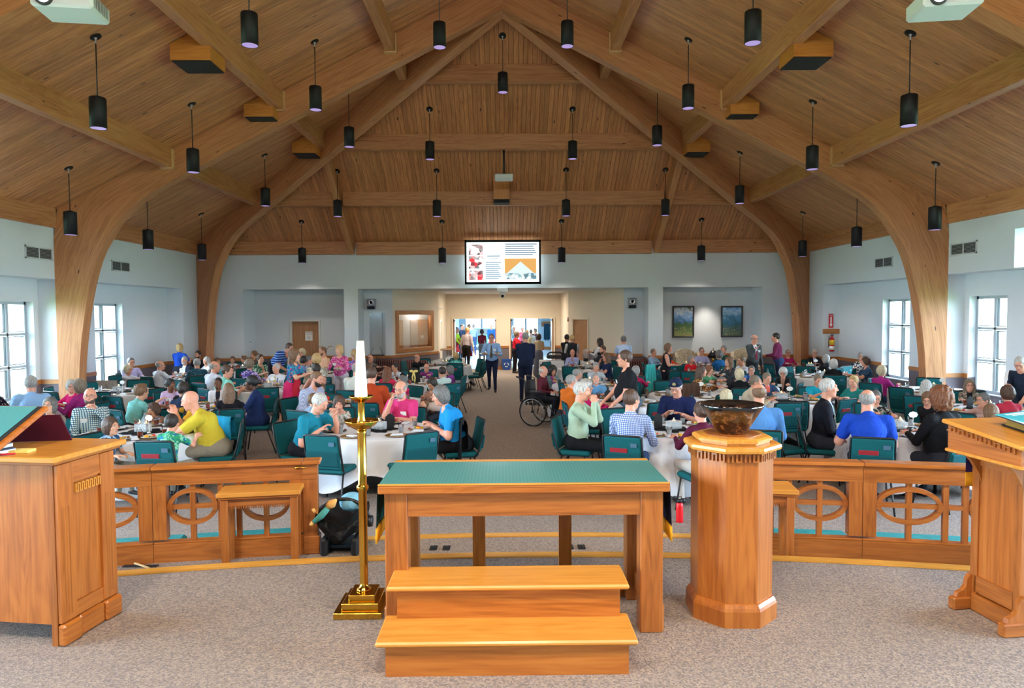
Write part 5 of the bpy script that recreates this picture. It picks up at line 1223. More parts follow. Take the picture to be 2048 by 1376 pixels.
def hair_disp(amp, fr):
    def f(P, F):
        x, y, z = P[..., 0] * fr, P[..., 1] * fr, P[..., 2] * fr
        return F + amp * (np.sin(x * 1.0 + 1.3 * np.sin(z * .7)) * np.sin(y * 1.1 + 2) * .6 + .5 * np.sin(x * 2.3 + y * 1.7) * np.sin(z * 2.1 + x) + .4 * np.sin(np.arctan2(P[..., 0], P[..., 1] + 1e-6) * 14 + z * .2))
    return f
def hair_tpl(style, lod):
    key = ('hair', style, lod)
    if key in _T: return _T[key]
    s = SDF(); h = (.009, .0125, .018)[lod]; amp, fr = .0025, 70
    def cap_(dx=.007, dz=.010): s.ell((0, .016, .030), (.076 + dx, .094 + dx, .092 + dz), k=.01)
    def face(r=(.066, .085, .108), c=(0, -.105, -.040)): s.ell(c, r, sub=True, k=.010)
    if style in ('short', 'crew', 'side'):
        cap_(.003 if style == 'crew' else .007, .003 if style == 'crew' else .010)
        if style == 'side': s.ell((.02, -.05, .10), (.055, .045, .026), k=.02)
        face((.064, .085, .112), (0, -.105, -.034)); s.ell((0, -.045, -.095), (.12, .10, .092), sub=True, k=.01); s.ell((0, .12, -.12), (.12, .10, .080), sub=True, k=.01); amp = .0035; fr = 85
    elif style == 'fringe':      # balding: ring of hair
        cap_(.006, .0); s.ell((0, -.035, .095), (.095, .125, .072), sub=True, k=.01); face((.072, .10, .12)); s.ell((0, -.03, -.105), (.12, .11, .085), sub=True, k=.01); s.ell((0, .12, -.12), (.12, .10, .07), sub=True, k=.01)
    elif style == 'bob':
        cap_(.016, .018); s.ell((0, .030, -.020), (.094, .088, .110), k=.02); face((.060, .10, .120), (0, -.110, -.045)); s.ell((0, 0, -.175), (.15, .15, .06), sub=True, k=.01); amp = .004; fr = 50
    elif style == 'curlyshort':
        cap_(.020, .026); s.ell((0, .03, .0), (.096, .090, .100), k=.02); face((.060, .09, .105), (0, -.108, -.038)); s.ell((0, 0, -.150), (.15, .15, .07), sub=True, k=.01); amp = .008; fr = 95
    elif style == 'curlybig':
        cap_(.034, .038); s.ell((0, .03, -.03), (.112, .105, .125), k=.02); face((.060, .09, .105), (0, -.115, -.040)); s.ell((0, 0, -.20), (.16, .16, .07), sub=True, k=.01); amp = .011; fr = 85
    elif style in ('long', 'longcurly'):
        g = .014 if style == 'long' else .026; cap_(g, g + .004); s.ell((0, .035, -.03), (.092 + g / 2, .085, .12), k=.02)
        s.cap((0, .070, -.06), (0, .098, -.30), .066, .060, k=.03, flat=((1, 0, 0), 1.45))
        for x in (-1, 1): s.cap((x * .078, .02, -.03), (x * .088, .012, -.24), .026, .024, k=.02)
        face((.060, .10, .118), (0, -.110, -.045)); amp = .004 if style == 'long' else .011; fr = 45 if style == 'long' else 75
    elif style in ('bun', 'pony'):
        cap_(.009, .012); face(); s.ell((0, -.04, -.11), (.12, .12, .085), sub=True, k=.01)
        if style == 'bun': s.ell((0, .128, .01), (.038, .034, .038), k=.012)
        else: s.cap((0, .11, .02), (0, .135, -.05), .026, .030, k=.02); s.cap((0, .135, -.05), (0, .125, -.20), .028, .016, k=.02)
    V, Q = s.net(h, hair_disp(amp, fr)); _T[key] = (V, Q); return _T[key]
def beard_tpl(kind, lod):
    key = ('beard', kind, lod)
    if key in _T: return _T[key]
    s = SDF()
    if kind in ('full', 'stubble'):
        g = .006 if kind == 'full' else .0035
        s.ell((0, -.040, -.078), (.050 + g, .050 + g, .042 + g), k=.02); s.ell((0, -.024, -.045), (.0625 + g, .060, .05), k=.02); s.ell((0, -.045, .018), (.09, .09, .055), sub=True, k=.008); s.ell((0, -.108, -.060), (.017, .022, .0075), sub=True, k=.005)
        s.ell((0, .04, -.07), (.12, .055, .12), sub=True, k=.008)
    elif kind == 'goatee':
        s.ell((0, -.072, -.090), (.026, .022, .028), k=.01); s.cap((-.020, -.090, -.047), (.020, -.090, -.047), .007, .007, k=.006); s.ell((0, -.106, -.060), (.016, .016, .007), sub=True, k=.005)
    else: s.cap((-.022, -.091, -.046), (0, -.095, -.044), .006, .008, k=.006); s.cap((.022, -.091, -.046), (0, -.095, -.044), .006, .008, k=.006)
    V, Q = s.net((.0075, .011, .016)[lod], hair_disp(.0015, 160)); _T[key] = (V, Q); return _T[key]

def skin(name, c):
    q = N(name); q.setp(Base_Color=srgb(c), Roughness=.5); q.b.inputs['Subsurface Weight'].default_value = .12; q.b.inputs['Subsurface Radius'].default_value = (.012, .005, .003)
    t = q.n('TexCoord'); n = q.n('TexNoise', Scale=22.0, Detail=2.0); q.l(t.outputs['Object'], n.inputs['Vector']); c0 = srgb(c); q.l(q.mix(q.math('MULTIPLY', n.outputs[0], .5), c0, (c0[0] * .95, c0[1] * .78, c0[2] * .74, 1)), q.b.inputs['Base Color']); return q.m
SK = {'f': skin('skin_fair', '#d9a78a'), 'p': skin('skin_pink', '#d69a80'), 't': skin('skin_tan', '#b98261'), 'b': skin('skin_brown', '#7d5038'), 'd': skin('skin_dark', '#5a3625')}
LIP = {k: mat('lips_' + k, c, .45) for k, c in (('f', '#bd7d70'), ('p', '#b57468'), ('t', '#9c6454'), ('b', '#6b3a34'), ('d', '#552d28'))}
EYEW = mat('eye_white', '#d8d2ca', .3); EYED = mat('iris_dark', '#33261e', .2)
def hairmat(name, c, c2):
    q = N('hair_' + name); t = q.n('TexCoord'); mp = q.n('Mapping'); mp.inputs['Scale'].default_value = (130, 130, 14); q.l(t.outputs['Object'], mp.inputs[0]); n = q.n('TexNoise', Scale=1.0, Detail=3.0, Distortion=.6); q.l(mp.outputs[0], n.inputs['Vector'])
    q.l(q.ramp(n.outputs[0], [(.36, srgb(c2)), (.62, srgb(c))]), q.b.inputs['Base Color']); q.setp(Roughness=.5); q.bump(n.outputs[0], .9, .008); return q.m
HM = {k: hairmat(k, a, b) for k, a, b in (('white', '#cfcbc4', '#8f8b86'), ('gray', '#a9a6a2', '#6f6c69'), ('dgray', '#7a7673', '#474543'), ('blond', '#d9b77e', '#9c7645'), ('pale', '#dccfae', '#a5926e'), ('brown', '#5f4230', '#33221a'),
      ('lbrown', '#8a6648', '#553b28'), ('dark', '#33241c', '#17100d'), ('black', '#1c1817', '#0a0808'), ('auburn', '#8c5430', '#52301c'), ('ash', '#8d7c68', '#574a3d'))}

def body_surface(S, o, d, r0=.5):
    """distance along ray o + t*d (outside -> inside) where the body surface is met"""
    ts = np.arange(r0, -.05, -.004); P = o[None] + ts[:, None] * d[None]; F = S.eval(P); i = np.argmax(F < 0)
    return P[i] if F[i] < 0 else o + d * .12
def ik(sh, hd, la, lb, pole):
    v = hd - sh; D = np.linalg.norm(v)
    if D > (la + lb) * .985: hd = sh + v / D * (la + lb) * .985; v = hd - sh; D = np.linalg.norm(v)
    x = (la * la - lb * lb + D * D) / (2 * D); h = sqrt(max(la * la - x * x, 1e-6)); u = v / D; p = np.array(pole, float); p = norm(p - u * (p @ u)); return sh + u * x + p * h, hd
PEOPLE = []
def person(label, u, v, pose='sit', face=0, hair='short', hc='brown', sk='f', top='#888888', bot='#2b2f3a', fem=False, zh=None, Y=None, lean=8, hp=0, hy=0, arms='table', fat=0., child=False, sleeve='long', dress=False, skirt=None,
           tk={}, extra=(), beard=None, bc=None, hands=('relax', 'relax'), scale=None, seatz=.46, side=0, group=None, shoe='#1b1b1e', turn=0, gap=True):
    """u, v: pixel of the head centre; zh: height of the head centre; Y: distance override; face: 0 towards the camera, 90 to the right, 180 away"""
    if zh is None: zh = (1.02 if child else 1.20) if pose == 'sit' else (1.22 if child else 1.58)
    if Y is None: H = at_z(u, v, zh)
    else: H = at_y(u, v, Y); zh = H.z
    ln = radians(lean); kpx = FPX / max(H.y, 1); lod = 0 if kpx > 118 else 1 if kpx > 78 else 2
    if pose == 'sit': sc = (zh - seatz) / (.09 + .52 * cos(ln) + .068 * cos(ln) + .083 * cos(ln * .6)); sc = min(max(sc, .55), 1.12)
    else: sc = zh / (.93 + .52 * cos(ln) + .151 * cos(ln * .7)) * 1.0; sc = min(max(sc, .6), 1.12)
    if scale: sc = scale
    w = .90 if fem else 1.0
    if child: w = .88
    hipz = seatz + .09 * sc if pose == 'sit' else .93 * sc
    if pose == 'bend': hipz = .92 * sc
    sd = radians(side)
    up = norm((sin(sd), -sin(ln), cos(ln))); fw = norm(np.cross((-1, 0, 0), up)); fw = norm(V3(0, -cos(ln), -sin(ln)))
    H0 = V3(0, 0, hipz); sp_ = lambda t: H0 + up * t * sc
    nb = sp_(.52); lh = ln * .6 if pose != 'bend' else ln * .9; hn = norm((sin(sd) * .5, -sin(lh), cos(lh))); hc_ = nb + hn * .083 * sc + up * .068 * sc + V3(0, -.014, 0)
    # world placement so that the head lands on its pixel ray
    fa = radians(face); off = Matrix.Rotation(fa, 3, 'Z') @ Vector(hc_); org = Vector((H.x - off.x, H.y - off.y, 0))
    S = SDF(); T = 0; B = 2; K = 1    # labels: 0 top, 1 skin, 2 bottom, 3 shoe, 4 inner
    f = fat; RX = Matrix.Rotation(-ln, 3, 'X'); R = np.array(RX)
    # torso
    S.ell(H0 + up * .02, V3(.165 * w + .03 * f + (.012 if fem else 0), .125 + .05 * f, .12) * sc, lab=B if not dress else T, R=R)
    S.ell(sp_(.16) + fw * (.01 + .05 * f) * sc, V3(.145 * w + .045 * f, .105 + .075 * f, .17) * sc, lab=T, k=.06, R=R)
    S.ell(sp_(.335), V3(.158 * w + .02 * f, .112 + .03 * f, .165) * sc, lab=T, k=.06, R=R)
    if fem and not child:
        for x in (-1, 1): S.ell(sp_(.335) + fw * .085 * sc + V3(x * .065 * sc, 0, 0), V3(.062, .055, .062) * sc, lab=T, k=.05)
    shw = .172 * w * sc * (1 + .1 * f); S.cap(sp_(.455) + V3(-shw * .75, 0, 0), sp_(.455) + V3(shw * .75, 0, 0), .060 * sc, .060 * sc, lab=T, k=.05); S.cap(sp_(.43), sp_(.51) - fw * .01, .085 * sc, .056 * sc, lab=T, k=.05)
    S.cap(sp_(.50), hc_ - hn * .08 * sc + V3(0, .02, 0), .052 * sc * (1 if not fem else .85), .048 * sc * (1 if not fem else .85), lab=K, k=.018)
    # arms
    la, lb = .285 * sc, .25 * sc; hd_ = []
    if isinstance(arms, str): arms = (arms, arms)
    for i, x in enumerate((-1, 1)):      # x = -1 : person's right hand (image left when facing camera)
        sh = sp_(.45) + V3(x * shw, 0, 0); a = arms[i]; tz = .80
        Tt = {'table': V3(x * .14, -.44, tz + .02), 'eat': V3(x * .10, -.42, tz + .03), 'mouth': hc_ + V3(x * .075, -.17 * sc, -.15 * sc), 'chin': hc_ + V3(x * .05, -.09, -.12), 'lap': V3(x * .10, -.32 * sc, seatz + .20), 'cross': V3(-x * .10, -.30 * sc, nb[2] - .24 * sc),
              'down': sh + V3(x * .09, -.03, -.53 * sc), 'plate': V3(x * .19, -.40 * sc, hipz + .20 * sc), 'front': V3(x * .10, -.44 * sc, hipz + .30 * sc), 'reach': V3(x * .05, -.60 * sc, tz + .12), 'hold': V3(x * .07, -.24 * sc, nb[2] - .22 * sc), 'clasp': V3(x * .02, -.34 * sc, hipz + .16 * sc), 'raise': V3(x * .12, -.42, tz + .26),
              'chest': V3(x * .02, -.20 * sc, nb[2] - .14 * sc), 'point': sh + V3(x * .48, -.26, .02), 'tdown': V3(x * .10, -.55 * sc, tz + .05), 'side': V3(x * .36, -.34, tz + .03), 'wheel': V3(x * .2, -.32, tz - .06)}[a] if isinstance(a, str) else V3(*a)
        pole = (x * .6, .45, -1.0) if a not in ('down',) else (x * .3, 1, 0)
        el, hd = ik(sh, Tt, la, lb, pole); rs = (.052 + .010 * f) * sc * (.88 if fem else 1) * (.82 if child else 1)
        top_l = T
        S.cap(sh, el, rs * (1.12 if sleeve == 'long' else 1.0), rs * .88, lab=K if sleeve != 'long' else T, k=.035)
        if sleeve == 'short':
            S.cap(sh, sh + (el - sh) * .62, rs * 1.18, rs * 1.16, lab=T, k=.02); S.cap(sh + (el - sh) * .66, el, rs * .90, rs * .82, lab=K, k=.01)
        S.cap(el, hd, rs * (.86 if sleeve == 'long' else .78), rs * (.62 if sleeve == 'long' else .50), lab=T if sleeve == 'long' else K, k=.02); hd_.append((el, hd))
    # legs
    for x in (-1, 1):
        hj = H0 + V3(x * .088 * sc, 0, -.01)
        if pose == 'sit':
            kz = max(seatz + .05, .49 * sc); kn = V3(x * (.10 + .02 * f), -.44 * sc, kz); an = V3(x * .10, -.42 * sc + .04 + (turn * x), max(.09, kz - .42 * sc)); toe = an + V3(x * .015, -.15 * sc, -.045)
            S.cap(hj, kn, (.086 + .02 * f) * sc, .062 * sc, lab=T if dress else B, k=.04); S.cap(kn, an, .058 * sc, .040 * sc, lab=K if (dress or skirt or sleeve == 'shorts') else B, k=.02)
        else:
            st = .12 * turn * x; kn = V3(x * .095, -.02 - st * .9, .50 * sc); an = V3(x * .10, .02 - st * 1.6 + (.10 if (turn and x > 0) else 0), .09 + (.05 if (turn and x < 0) else 0)); toe = an + V3(x * .02, -.16 * sc, -.045)
            bl = K if (dress or skirt) else B
            S.cap(hj, kn, (.088 + .02 * f) * sc, .060 * sc, lab=bl, k=.03); S.cap(kn, an, .058 * sc, .045 * sc, lab=bl, k=.02)
        S.cap(an + V3(0, .02, -.03), toe, .042 * sc, .034 * sc, lab=3, k=.012)
    if pose != 'sit' and (dress or skirt): S.cap(H0 + up * .02, V3(0, 0, .52 * sc if skirt != 'long' else .16), .15 * sc, .20 * sc, lab=B if skirt else T, k=.03, flat=((1, 0, 0), 1.15))
    if pose == 'sit' and (dress or skirt): S.cap(H0 + V3(0, -.06, -.01), V3(0, -.42 * sc, max(seatz + .04, .48 * sc)), .13 * sc, .10 * sc, lab=B if skirt else T, k=.03, flat=((1, 0, 0), 1.5))
    h = (.0165, .0205, .027)[lod]
    V, Q = S.net(h); C = V[Q].mean(1); lab = S.labels(C)
    inner = [e for e in extra if isinstance(e, tuple) and e[0] == 'inner']
    if inner:   # jacket or vest opening over a shirt
        wdt = inner[0][2] if len(inner[0]) > 2 else .045
        rel = C - H0; al_ = rel @ up; fo = rel @ fw; m = (lab == 0) & (fo > .04 * sc) & (np.abs(C[:, 0]) < wdt * sc * np.clip((al_ / sc - .05) / .35, .0, 1.3)) & (al_ > .12 * sc); lab = np.where(m, 4, lab)
    vn = [e for e in extra if isinstance(e, tuple) and e[0] == 'vest']
    if vn:      # sleeveless vest over a shirt: everything beyond the shoulder joint shows the shirt
        m = (lab == 0) & ((np.abs(C[:, 0]) > shw * .93)); lab = np.where(m, 4, lab)
    vneck = 'vneck' in extra or (fem and not child)
    rel = C - sp_(.49); m = (lab == 0) & ((rel @ fw) > .015) & (np.linalg.norm(rel, axis=1) < (.085 if vneck else .055) * sc); lab = np.where(m, 1, lab)
    # straighten the seams between garments and skin
    E = np.concatenate([Q[:, [0, 1]], Q[:, [1, 2]], Q[:, [2, 3]], Q[:, [3, 0]]]); L4 = np.tile(lab, 4); Es = np.sort(E, 1); kk = Es[:, 0] * len(V) + Es[:, 1]; od = np.argsort(kk, kind='stable'); k2 = kk[od]; sm = np.where(k2[1:] == k2[:-1])[0]
    df = sm[L4[od[sm]] != L4[od[sm + 1]]]; be = Es[od[df]]
    for _ in range(4):
        acc = np.zeros_like(V); cn = np.zeros(len(V)); np.add.at(acc, be[:, 0], V[be[:, 1]]); np.add.at(acc, be[:, 1], V[be[:, 0]]); np.add.at(cn, be[:, 0], 1); np.add.at(cn, be[:, 1], 1); m = cn >= 2; V[m] = V[m] * .4 + acc[m] / cn[m][:, None] * .6
    parts = [(V, Q, lab)]
    # head
    hV, hQ, hL = head_tpl(fem or child, lod); hs = sc * 1.06 if not child else max(sc * 1.16, .86); hs = min(max(hs, .90), 1.08)
    HRm = Matrix.Rotation(radians(hy), 3, 'Z') @ Matrix.Rotation(radians(side) * .5, 3, 'Y') @ Matrix.Rotation(radians(hp), 3, 'X'); HR_ = np.array(HRm)
    parts.append((hV @ HR_.T * hs + hc_, hQ, np.array([1, 5, 1, 6, 7, 8])[hL]))
    for i, (el, hd) in enumerate(hd_):
        tV, tQ, tL = hand_tpl(hands[i], lod); x = -1 if i == 0 else 1; t = tV.copy(); q = tQ
        if x > 0: t[:, 0] *= -1; q = q[:, ::-1]
        d = norm(hd - el); z = norm(V3(0, 0, 1) - d * d[2]) if abs(d[2]) < .93 else norm(V3(-x, 0, 0) - d * (-x * d[0])); 
        if arms[i] in ('plate', 'hold', 'clasp'): z = -z; t[:, 0] *= -1; q = q[:, ::-1]
        xx = np.cross(-d, z); Rm = np.stack([xx, -d, z], 1)
        parts.append((t @ Rm.T * (hs * .95) + hd + d * .01, q, np.full(len(q), 1)))
    n = 0; VV = []; QQ = []; LL = []
    for a, b_, c in parts: VV.append(a); QQ.append(b_ + n); LL.append(c); n += len(a)
    VV = np.concatenate(VV); QQ = np.concatenate(QQ); LL = np.concatenate(LL)
    me = bpy.data.meshes.new('person'); me.vertices.add(len(VV)); me.vertices.foreach_set('co', VV.astype(np.float32).ravel()); me.loops.add(QQ.size); me.loops.foreach_set('vertex_index', QQ.astype(np.int32).ravel())
    me.polygons.add(len(QQ)); me.polygons.foreach_set('loop_start', np.arange(0, QQ.size, 4, dtype=np.int32)); me.polygons.foreach_set('material_index', LL.astype(np.int32)); me.polygons.foreach_set('use_smooth', np.ones(len(QQ), bool)); me.update(calc_edges=True); me.validate()
    tm = top if not isinstance(top, str) else cl(top, **tk); bm = bot if not isinstance(bot, str) else cl(bot)
    im = cl(inner[0][1]) if inner else (cl(vn[0][1]) if vn else tm)
    hmat = HM.get(hc, HM['brown'])
    for m in (tm, SK[sk], bm, mat('shoe_' + shoe, shoe, .4), im, LIP[sk], EYEW, EYED, hmat if hair != 'none' or not bc else HM[bc]): me.materials.append(m)
    o = obj('person', me, None, org, (0, 0, fa)); tag(o, label, 'person', group)
    HMx = Matrix.Translation(Vector(hc_)) @ HRm.to_4x4() @ Matrix.Scale(hs, 4)
    def child_mesh(name, V_, Q_, m, M4=HMx):
        a = bpy.data.meshes.new(name); a.from_pydata(V_.tolist() if hasattr(V_, 'tolist') else V_, [], Q_.tolist() if hasattr(Q_, 'tolist') else Q_); a.materials.append(m); a.polygons.foreach_set('use_smooth', [True] * len(a.polygons)); a.update()
        c = bpy.data.objects.new(name, a); COL.objects.link(c); c.parent = o; c.matrix_local = M4; return c
    def share(name, key, m, V_, Q_):
        k = (name, key, m.name)
        if k not in _T: a = bpy.data.meshes.new(name); a.from_pydata(V_.tolist(), [], Q_.tolist()); a.materials.append(m); a.polygons.foreach_set('use_smooth', [True] * len(a.polygons)); _T[k] = a
        c = bpy.data.objects.new(name, _T[k]); COL.objects.link(c); c.parent = o; c.matrix_local = HMx; return c
    if hair != 'none': hv, hq = hair_tpl(hair, lod); share('hair', (hair, lod), hmat, hv, hq)
    if beard: bv, bq = beard_tpl(beard, lod); share('beard', (beard, lod), HM[bc or hc], bv, bq)
    for e in extra:
        nm = e if isinstance(e, str) else e[0]
        if nm in ('glasses', 'sunglasses'):
            k = ('glasses', lod)
            if k not in _T:
                g = MB(); n_ = (14, 10, 6)[lod]; r_ = .0016 + .0006 * lod
                for x in (-1, 1):
                    g.tube([(x * .031 + .021 * cos(a), -.1035 + .004 * abs(cos(a)), .006 + .016 * sin(a)) for a in [2 * pi * j / n_ for j in range(n_)]], r_, 4, closed=True); g.tube([(x * .052, -.098, .010), (x * .074, -.05, .012), (x * .080, .008, .008)], r_, 4)
                g.tube([(-.011, -.107, .010), (.011, -.107, .010)], r_, 4); _T[k] = g.mesh('glasses', M['black'])
            c = bpy.data.objects.new('glasses', _T[k]); COL.objects.link(c); c.parent = o; c.matrix_local = HMx
        elif nm == 'badge':
            x = -.075 if (len(e) < 2 or isinstance(e, str)) else e[1]; s0 = sp_(.34) + V3(x * sc, 0, 0); p = body_surface(S, s0, fw) + fw * .012; Rb = Matrix.Rotation(ln + .1, 4, 'X')
            if ('badge',) not in _T: g = MB(); g.box((0, 0, 0), (.092, .004, .062), bev=.001); _T[('badge',)] = g.mesh('name_badge', M['paper'])
            c = bpy.data.objects.new('name_badge', _T[('badge',)]); COL.objects.link(c); c.parent = o; c.matrix_local = Matrix.Translation(Vector(p)) @ Rb
        elif nm == 'tie':
            g = MB(); pts = [body_surface(S, sp_(t), fw) + fw * .006 for t in (.475, .44, .36, .28, .20, .12)]; ws = (.016, .018, .026, .032, .038, .034); V_ = []
            for p, w_ in zip(pts, ws): V_ += [p + V3(-w_, 0, 0), p + fw * .005, p + V3(w_, 0, 0)]
            F_ = []
            for j in range(len(pts) - 1):
                for q2 in (0, 1): F_.append((j * 3 + q2, (j + 1) * 3 + q2, (j + 1) * 3 + q2 + 1, j * 3 + q2 + 1))
            child_mesh('tie', [tuple(v_) for v_ in V_], F_, cl(e[1]), Matrix.Identity(4))
        elif nm == 'suspenders':
            for x in (-1, 1):
                pts = [body_surface(S, sp_(t) + V3(x * .07 * sc, 0, 0), fw) + fw * .005 for t in (.44, .36, .26, .16)]; V_ = []
                for p in pts: V_ += [p + V3(-.016, 0, 0), p + V3(.016, 0, 0)]
                child_mesh('suspender', [tuple(v_) for v_ in V_], [(2 * j, 2 * j + 2, 2 * j + 3, 2 * j + 1) for j in range(3)], cl(e[1]), Matrix.Identity(4))
        elif nm == 'apron':
            V_ = []; cols = 9; rows = [.30, .22, .12, .0]
            for t in rows:
                for j in range(cols): x = (-.11 + .22 * j / (cols - 1)) * (1.0 if t > .2 else 1.35) * sc; p = body_surface(S, sp_(t) + V3(x, 0, 0), fw) + fw * .010; V_.append(tuple(p))
            if pose != 'sit':
                for j in range(cols): x = (-.18 + .36 * j / (cols - 1)) * sc; V_.append((x, -.17 * sc, .62 * sc))
                rows = rows + [-.3]
            F_ = [(r_ * cols + j, (r_ + 1) * cols + j, (r_ + 1) * cols + j + 1, r_ * cols + j + 1) for r_ in range(len(rows) - 1) for j in range(cols - 1)]
            child_mesh('apron', V_, F_, cl(e[1] if not isinstance(e, str) else '#d2283a'), Matrix.Identity(4))
        elif nm == 'cap':
            g = MB(); g.lathe([(.0, .145), (.03, .142), (.065, .122), (.084, .085), (.088, .048), (.084, .046)], (0, .012, -.004), 20, sy=1.13); g.prism([(-.066, -.07), (-.075, -.10), (-.055, -.145), (0, -.160), (.055, -.145), (.075, -.10), (.066, -.07)], (0, 0, .050), (1, 0, 0), (0, 1, -.25), (0, 0, .006))
            c = g.build('ball_cap', cl('#182440'), o); c.matrix_local = HMx
            g = MB(); g.lathe([(0, 0), (.024, 0), (.024, .003), (0, .003)], (0, -.083, .092), 16, R=Matrix.Rotation(pi / 2 - .35, 3, 'X')); c2 = g.build('cap_patch', mat('patch_gold', '#9a8a5c', .6), c)
            t_ = text('cap_lettering', 'NAVY', .017, c, (0, -.092, .060), M['paper'], rot=(pi / 2 - .1, 0, 0), ext=.0008)
        elif nm == 'collar':
            g = MB(); cc = sp_(.505); g.tube([cc + V3(.060 * cos(a) * sc, -.050 * sin(a) * sc, .012 * cos(2 * a)) for a in [2 * pi * j / 14 for j in range(14)]], .011 * sc, 6, closed=True); c = g.build('collar', tm, o)
        elif nm == 'earring':
            g = MB(); 
            for x in (-1, 1): g.tube([(x * .079, .004 + .016 * sin(a), -.045 + .020 * cos(a)) for a in [2 * pi * j / 12 for j in range(12)]], .0016, 4, closed=True)
            c = g.build('hoop_earring', M['steel'], o); c.matrix_local = HMx
        elif nm == 'bow':
            pass
    rec = dict(o=o, org=org, face=fa, sc=sc, hands=[(Matrix.Translation(org) @ Matrix.Rotation(fa, 4, 'Z')) @ Vector(hd) for _, hd in hd_], pose=pose, label=label, lod=lod, H=H, seatz=seatz, hand_local=[hd for _, hd in hd_]); PEOPLE.append(rec)
    return rec
# ================================================================== THE GUESTS
G, P_ = {}, person
CK = lambda a, b, c=None, s=1.0: dict(pat='check', c2=b, c3=c or b, ps=s)
FL = lambda b, c, s=1.0: dict(pat='floral', c2=b, c3=c, ps=s)
ST_ = lambda b, s=1.0: dict(pat='vstripes', c2=b, ps=s)
# ---- left side
P_('woman in dark dotted dress seated at the extreme left edge by the window', -2, 772, face=70, hair='bob', hc='dark', top='#1c1c2a', tk=dict(pat='dots', c2='#b8b8c8'), fem=True, zh=1.2, arms='table')
P_('grey-haired man in light blue polo, back turned, seated by the left window', 62, 768, face=215, hair='short', hc='gray', sk='p', top='#8db3dc', sleeve='short', fat=.7, zh=1.24, arms='table', lean=12)
P_('older woman with short white hair and glasses in a magenta shirt, far left', 117, 774, face=-25, hair='curlyshort', hc='white', sk='p', top='#d01868', fem=True, extra=('glasses', 'badge', 'collar'), zh=1.19, Y=12.3, arms='table', fat=.4, hy=60)
P_('woman with blond shoulder-length hair in purple, in profile near the left arch post', 158, 773, face=-95, hair='bob', hc='ash', top='#9c2a78', fem=True, zh=1.19, Y=11.7, arms='eat', fat=.3)
P_('woman with glasses peeking over the left lectern desk', 99, 812, face=10, hair='bob', hc='dgray', fem=True, top='#8e8478', extra=('glasses',), zh=1.12, hp=-12)
P_('bald bearded man with glasses in a navy and white checked shirt behind the lectern', 180, 793, face=22, hair='none', hc='brown', bc='brown', beard='full', sk='p', top='#d5e4dc', tk=CK('#fff', '#1e5a78', '#123c58'), extra=('glasses', 'badge', 'collar'), zh=1.22, Y=9.95, lean=4, arms=('lap', 'raise'), hands=('relax', 'grip'), fat=.3, hp=-4)
P_('boy with chin-length brown hair in a blue tie-dye shirt beside the lectern', 222, 853, face=75, hair='bob', hc='brown', child=True, fem=True, top='#2b5684', tk=FL('#a8c4dc', '#16304e', 2), sleeve='short', zh=1.0, Y=8.5, arms='lap', bot='#7a7468')
P_('boy in a mint green shirt reaching over the left middle table, back turned', 283, 784, face=155, hair='side', hc='lbrown', child=True, top='#7cc4be', sleeve='short', zh=1.1, Y=11.2, arms=('table', 'reach'), lean=22)
P_('girl with dark hair in a bun wearing a lavender top, hand at her mouth', 341, 769, face=35, hair='bun', hc='black', sk='b', fem=True, top='#c9aed0', zh=1.18, Y=13.0, arms=('lap', 'mouth'), hy=35, extra=('badge',))
P_('dark-haired boy in a navy top seen from behind at the left middle table', 367, 779, face=190, hair='short', hc='dark', sk='t', child=True, top='#26334e', zh=1.12, Y=11.3, lean=16)
P_('woman with long curly dark hair in a mustard top stretching her arm to the left', 376, 800, face=-60, hair='longcurly', hc='dark', sk='b', fem=True, top='#d29a24', sleeve='short', zh=1.2, Y=10.55, arms=((-.45, -.62, .98), 'table'), lean=14, hy=30)
P_('little girl with curly brown hair in a grey tank top at the left front table', 307, 821, face=-15, hair='curlyshort', hc='brown', sk='t', fem=True, child=True, top='#8d93a8', sleeve='none', zh=1.02, Y=10.6, arms='chin', side=-14)
P_('bald man in a yellow polo leaning forward to eat at the left front table', 381, 811, face=-72, hair='none', hc='lbrown', bc='lbrown', sk='p', top='#c9b436', bot='#8d8474', sleeve='short', zh=1.17, Y=9.3, lean=30, hp=14, arms=('mouth', 'mouth'), fat=.55, scale=1.1)
P_('boy in a green floral shirt seen from behind at the left front table', 344, 846, face=176, hair='short', hc='dark', sk='p', child=True, top='#2f8f66', tk=FL('#7fc09a', '#1f6a8a'), bot='#8a8478', sleeve='short', zh=1.03, Y=8.45, arms='table', lean=14)
P_('grey-haired man with glasses in a lavender shirt beside the second left window', 262, 725, face=48, hair='short', hc='dgray', sk='p', top='#b5b0d8', extra=('glasses',), zh=1.25, Y=17.5, fat=.5)
P_('elderly blond woman in a white sweater at the far left table', 256, 740, face=82, hair='curlyshort', hc='pale', sk='p', fem=True, top='#d8d9e2', extra=('glasses',), zh=1.17, Y=16.9, arms='table')
P_('bald older man in a white shirt with his back turned, far left', 321, 731, face=150, hair='fringe', hc='gray', sk='p', top='#cfd2dd', extra=('glasses',), zh=1.19, Y=16.8, fat=.6, hy=-40)
P_('blond woman in a bright blue top standing with her back to the camera, far left', 360, 696, pose='stand', face=176, hair='bob', hc='blond', sk='p', fem=True, top='#1f4fc0', sleeve='short', Y=19.2, zh=1.5, fat=.5, arms='front')
P_('grey-bearded man in a dark blazer with folded arms, far left', 369, 721, face=-8, hair='short', hc='gray', beard='full', bc='white', sk='p', top='#1e2638', extra=(('inner', '#dcdce6'), 'badge'), zh=1.2, Y=18.9, arms='cross')
P_('grey-haired man in a teal dotted shirt seen from behind, far left table', 394, 727, face=-150, hair='short', hc='gray', sk='p', top='#1f4a5c', tk=dict(pat='dots', c2='#5f8c98'), zh=1.2, Y=17.0, fat=.4)
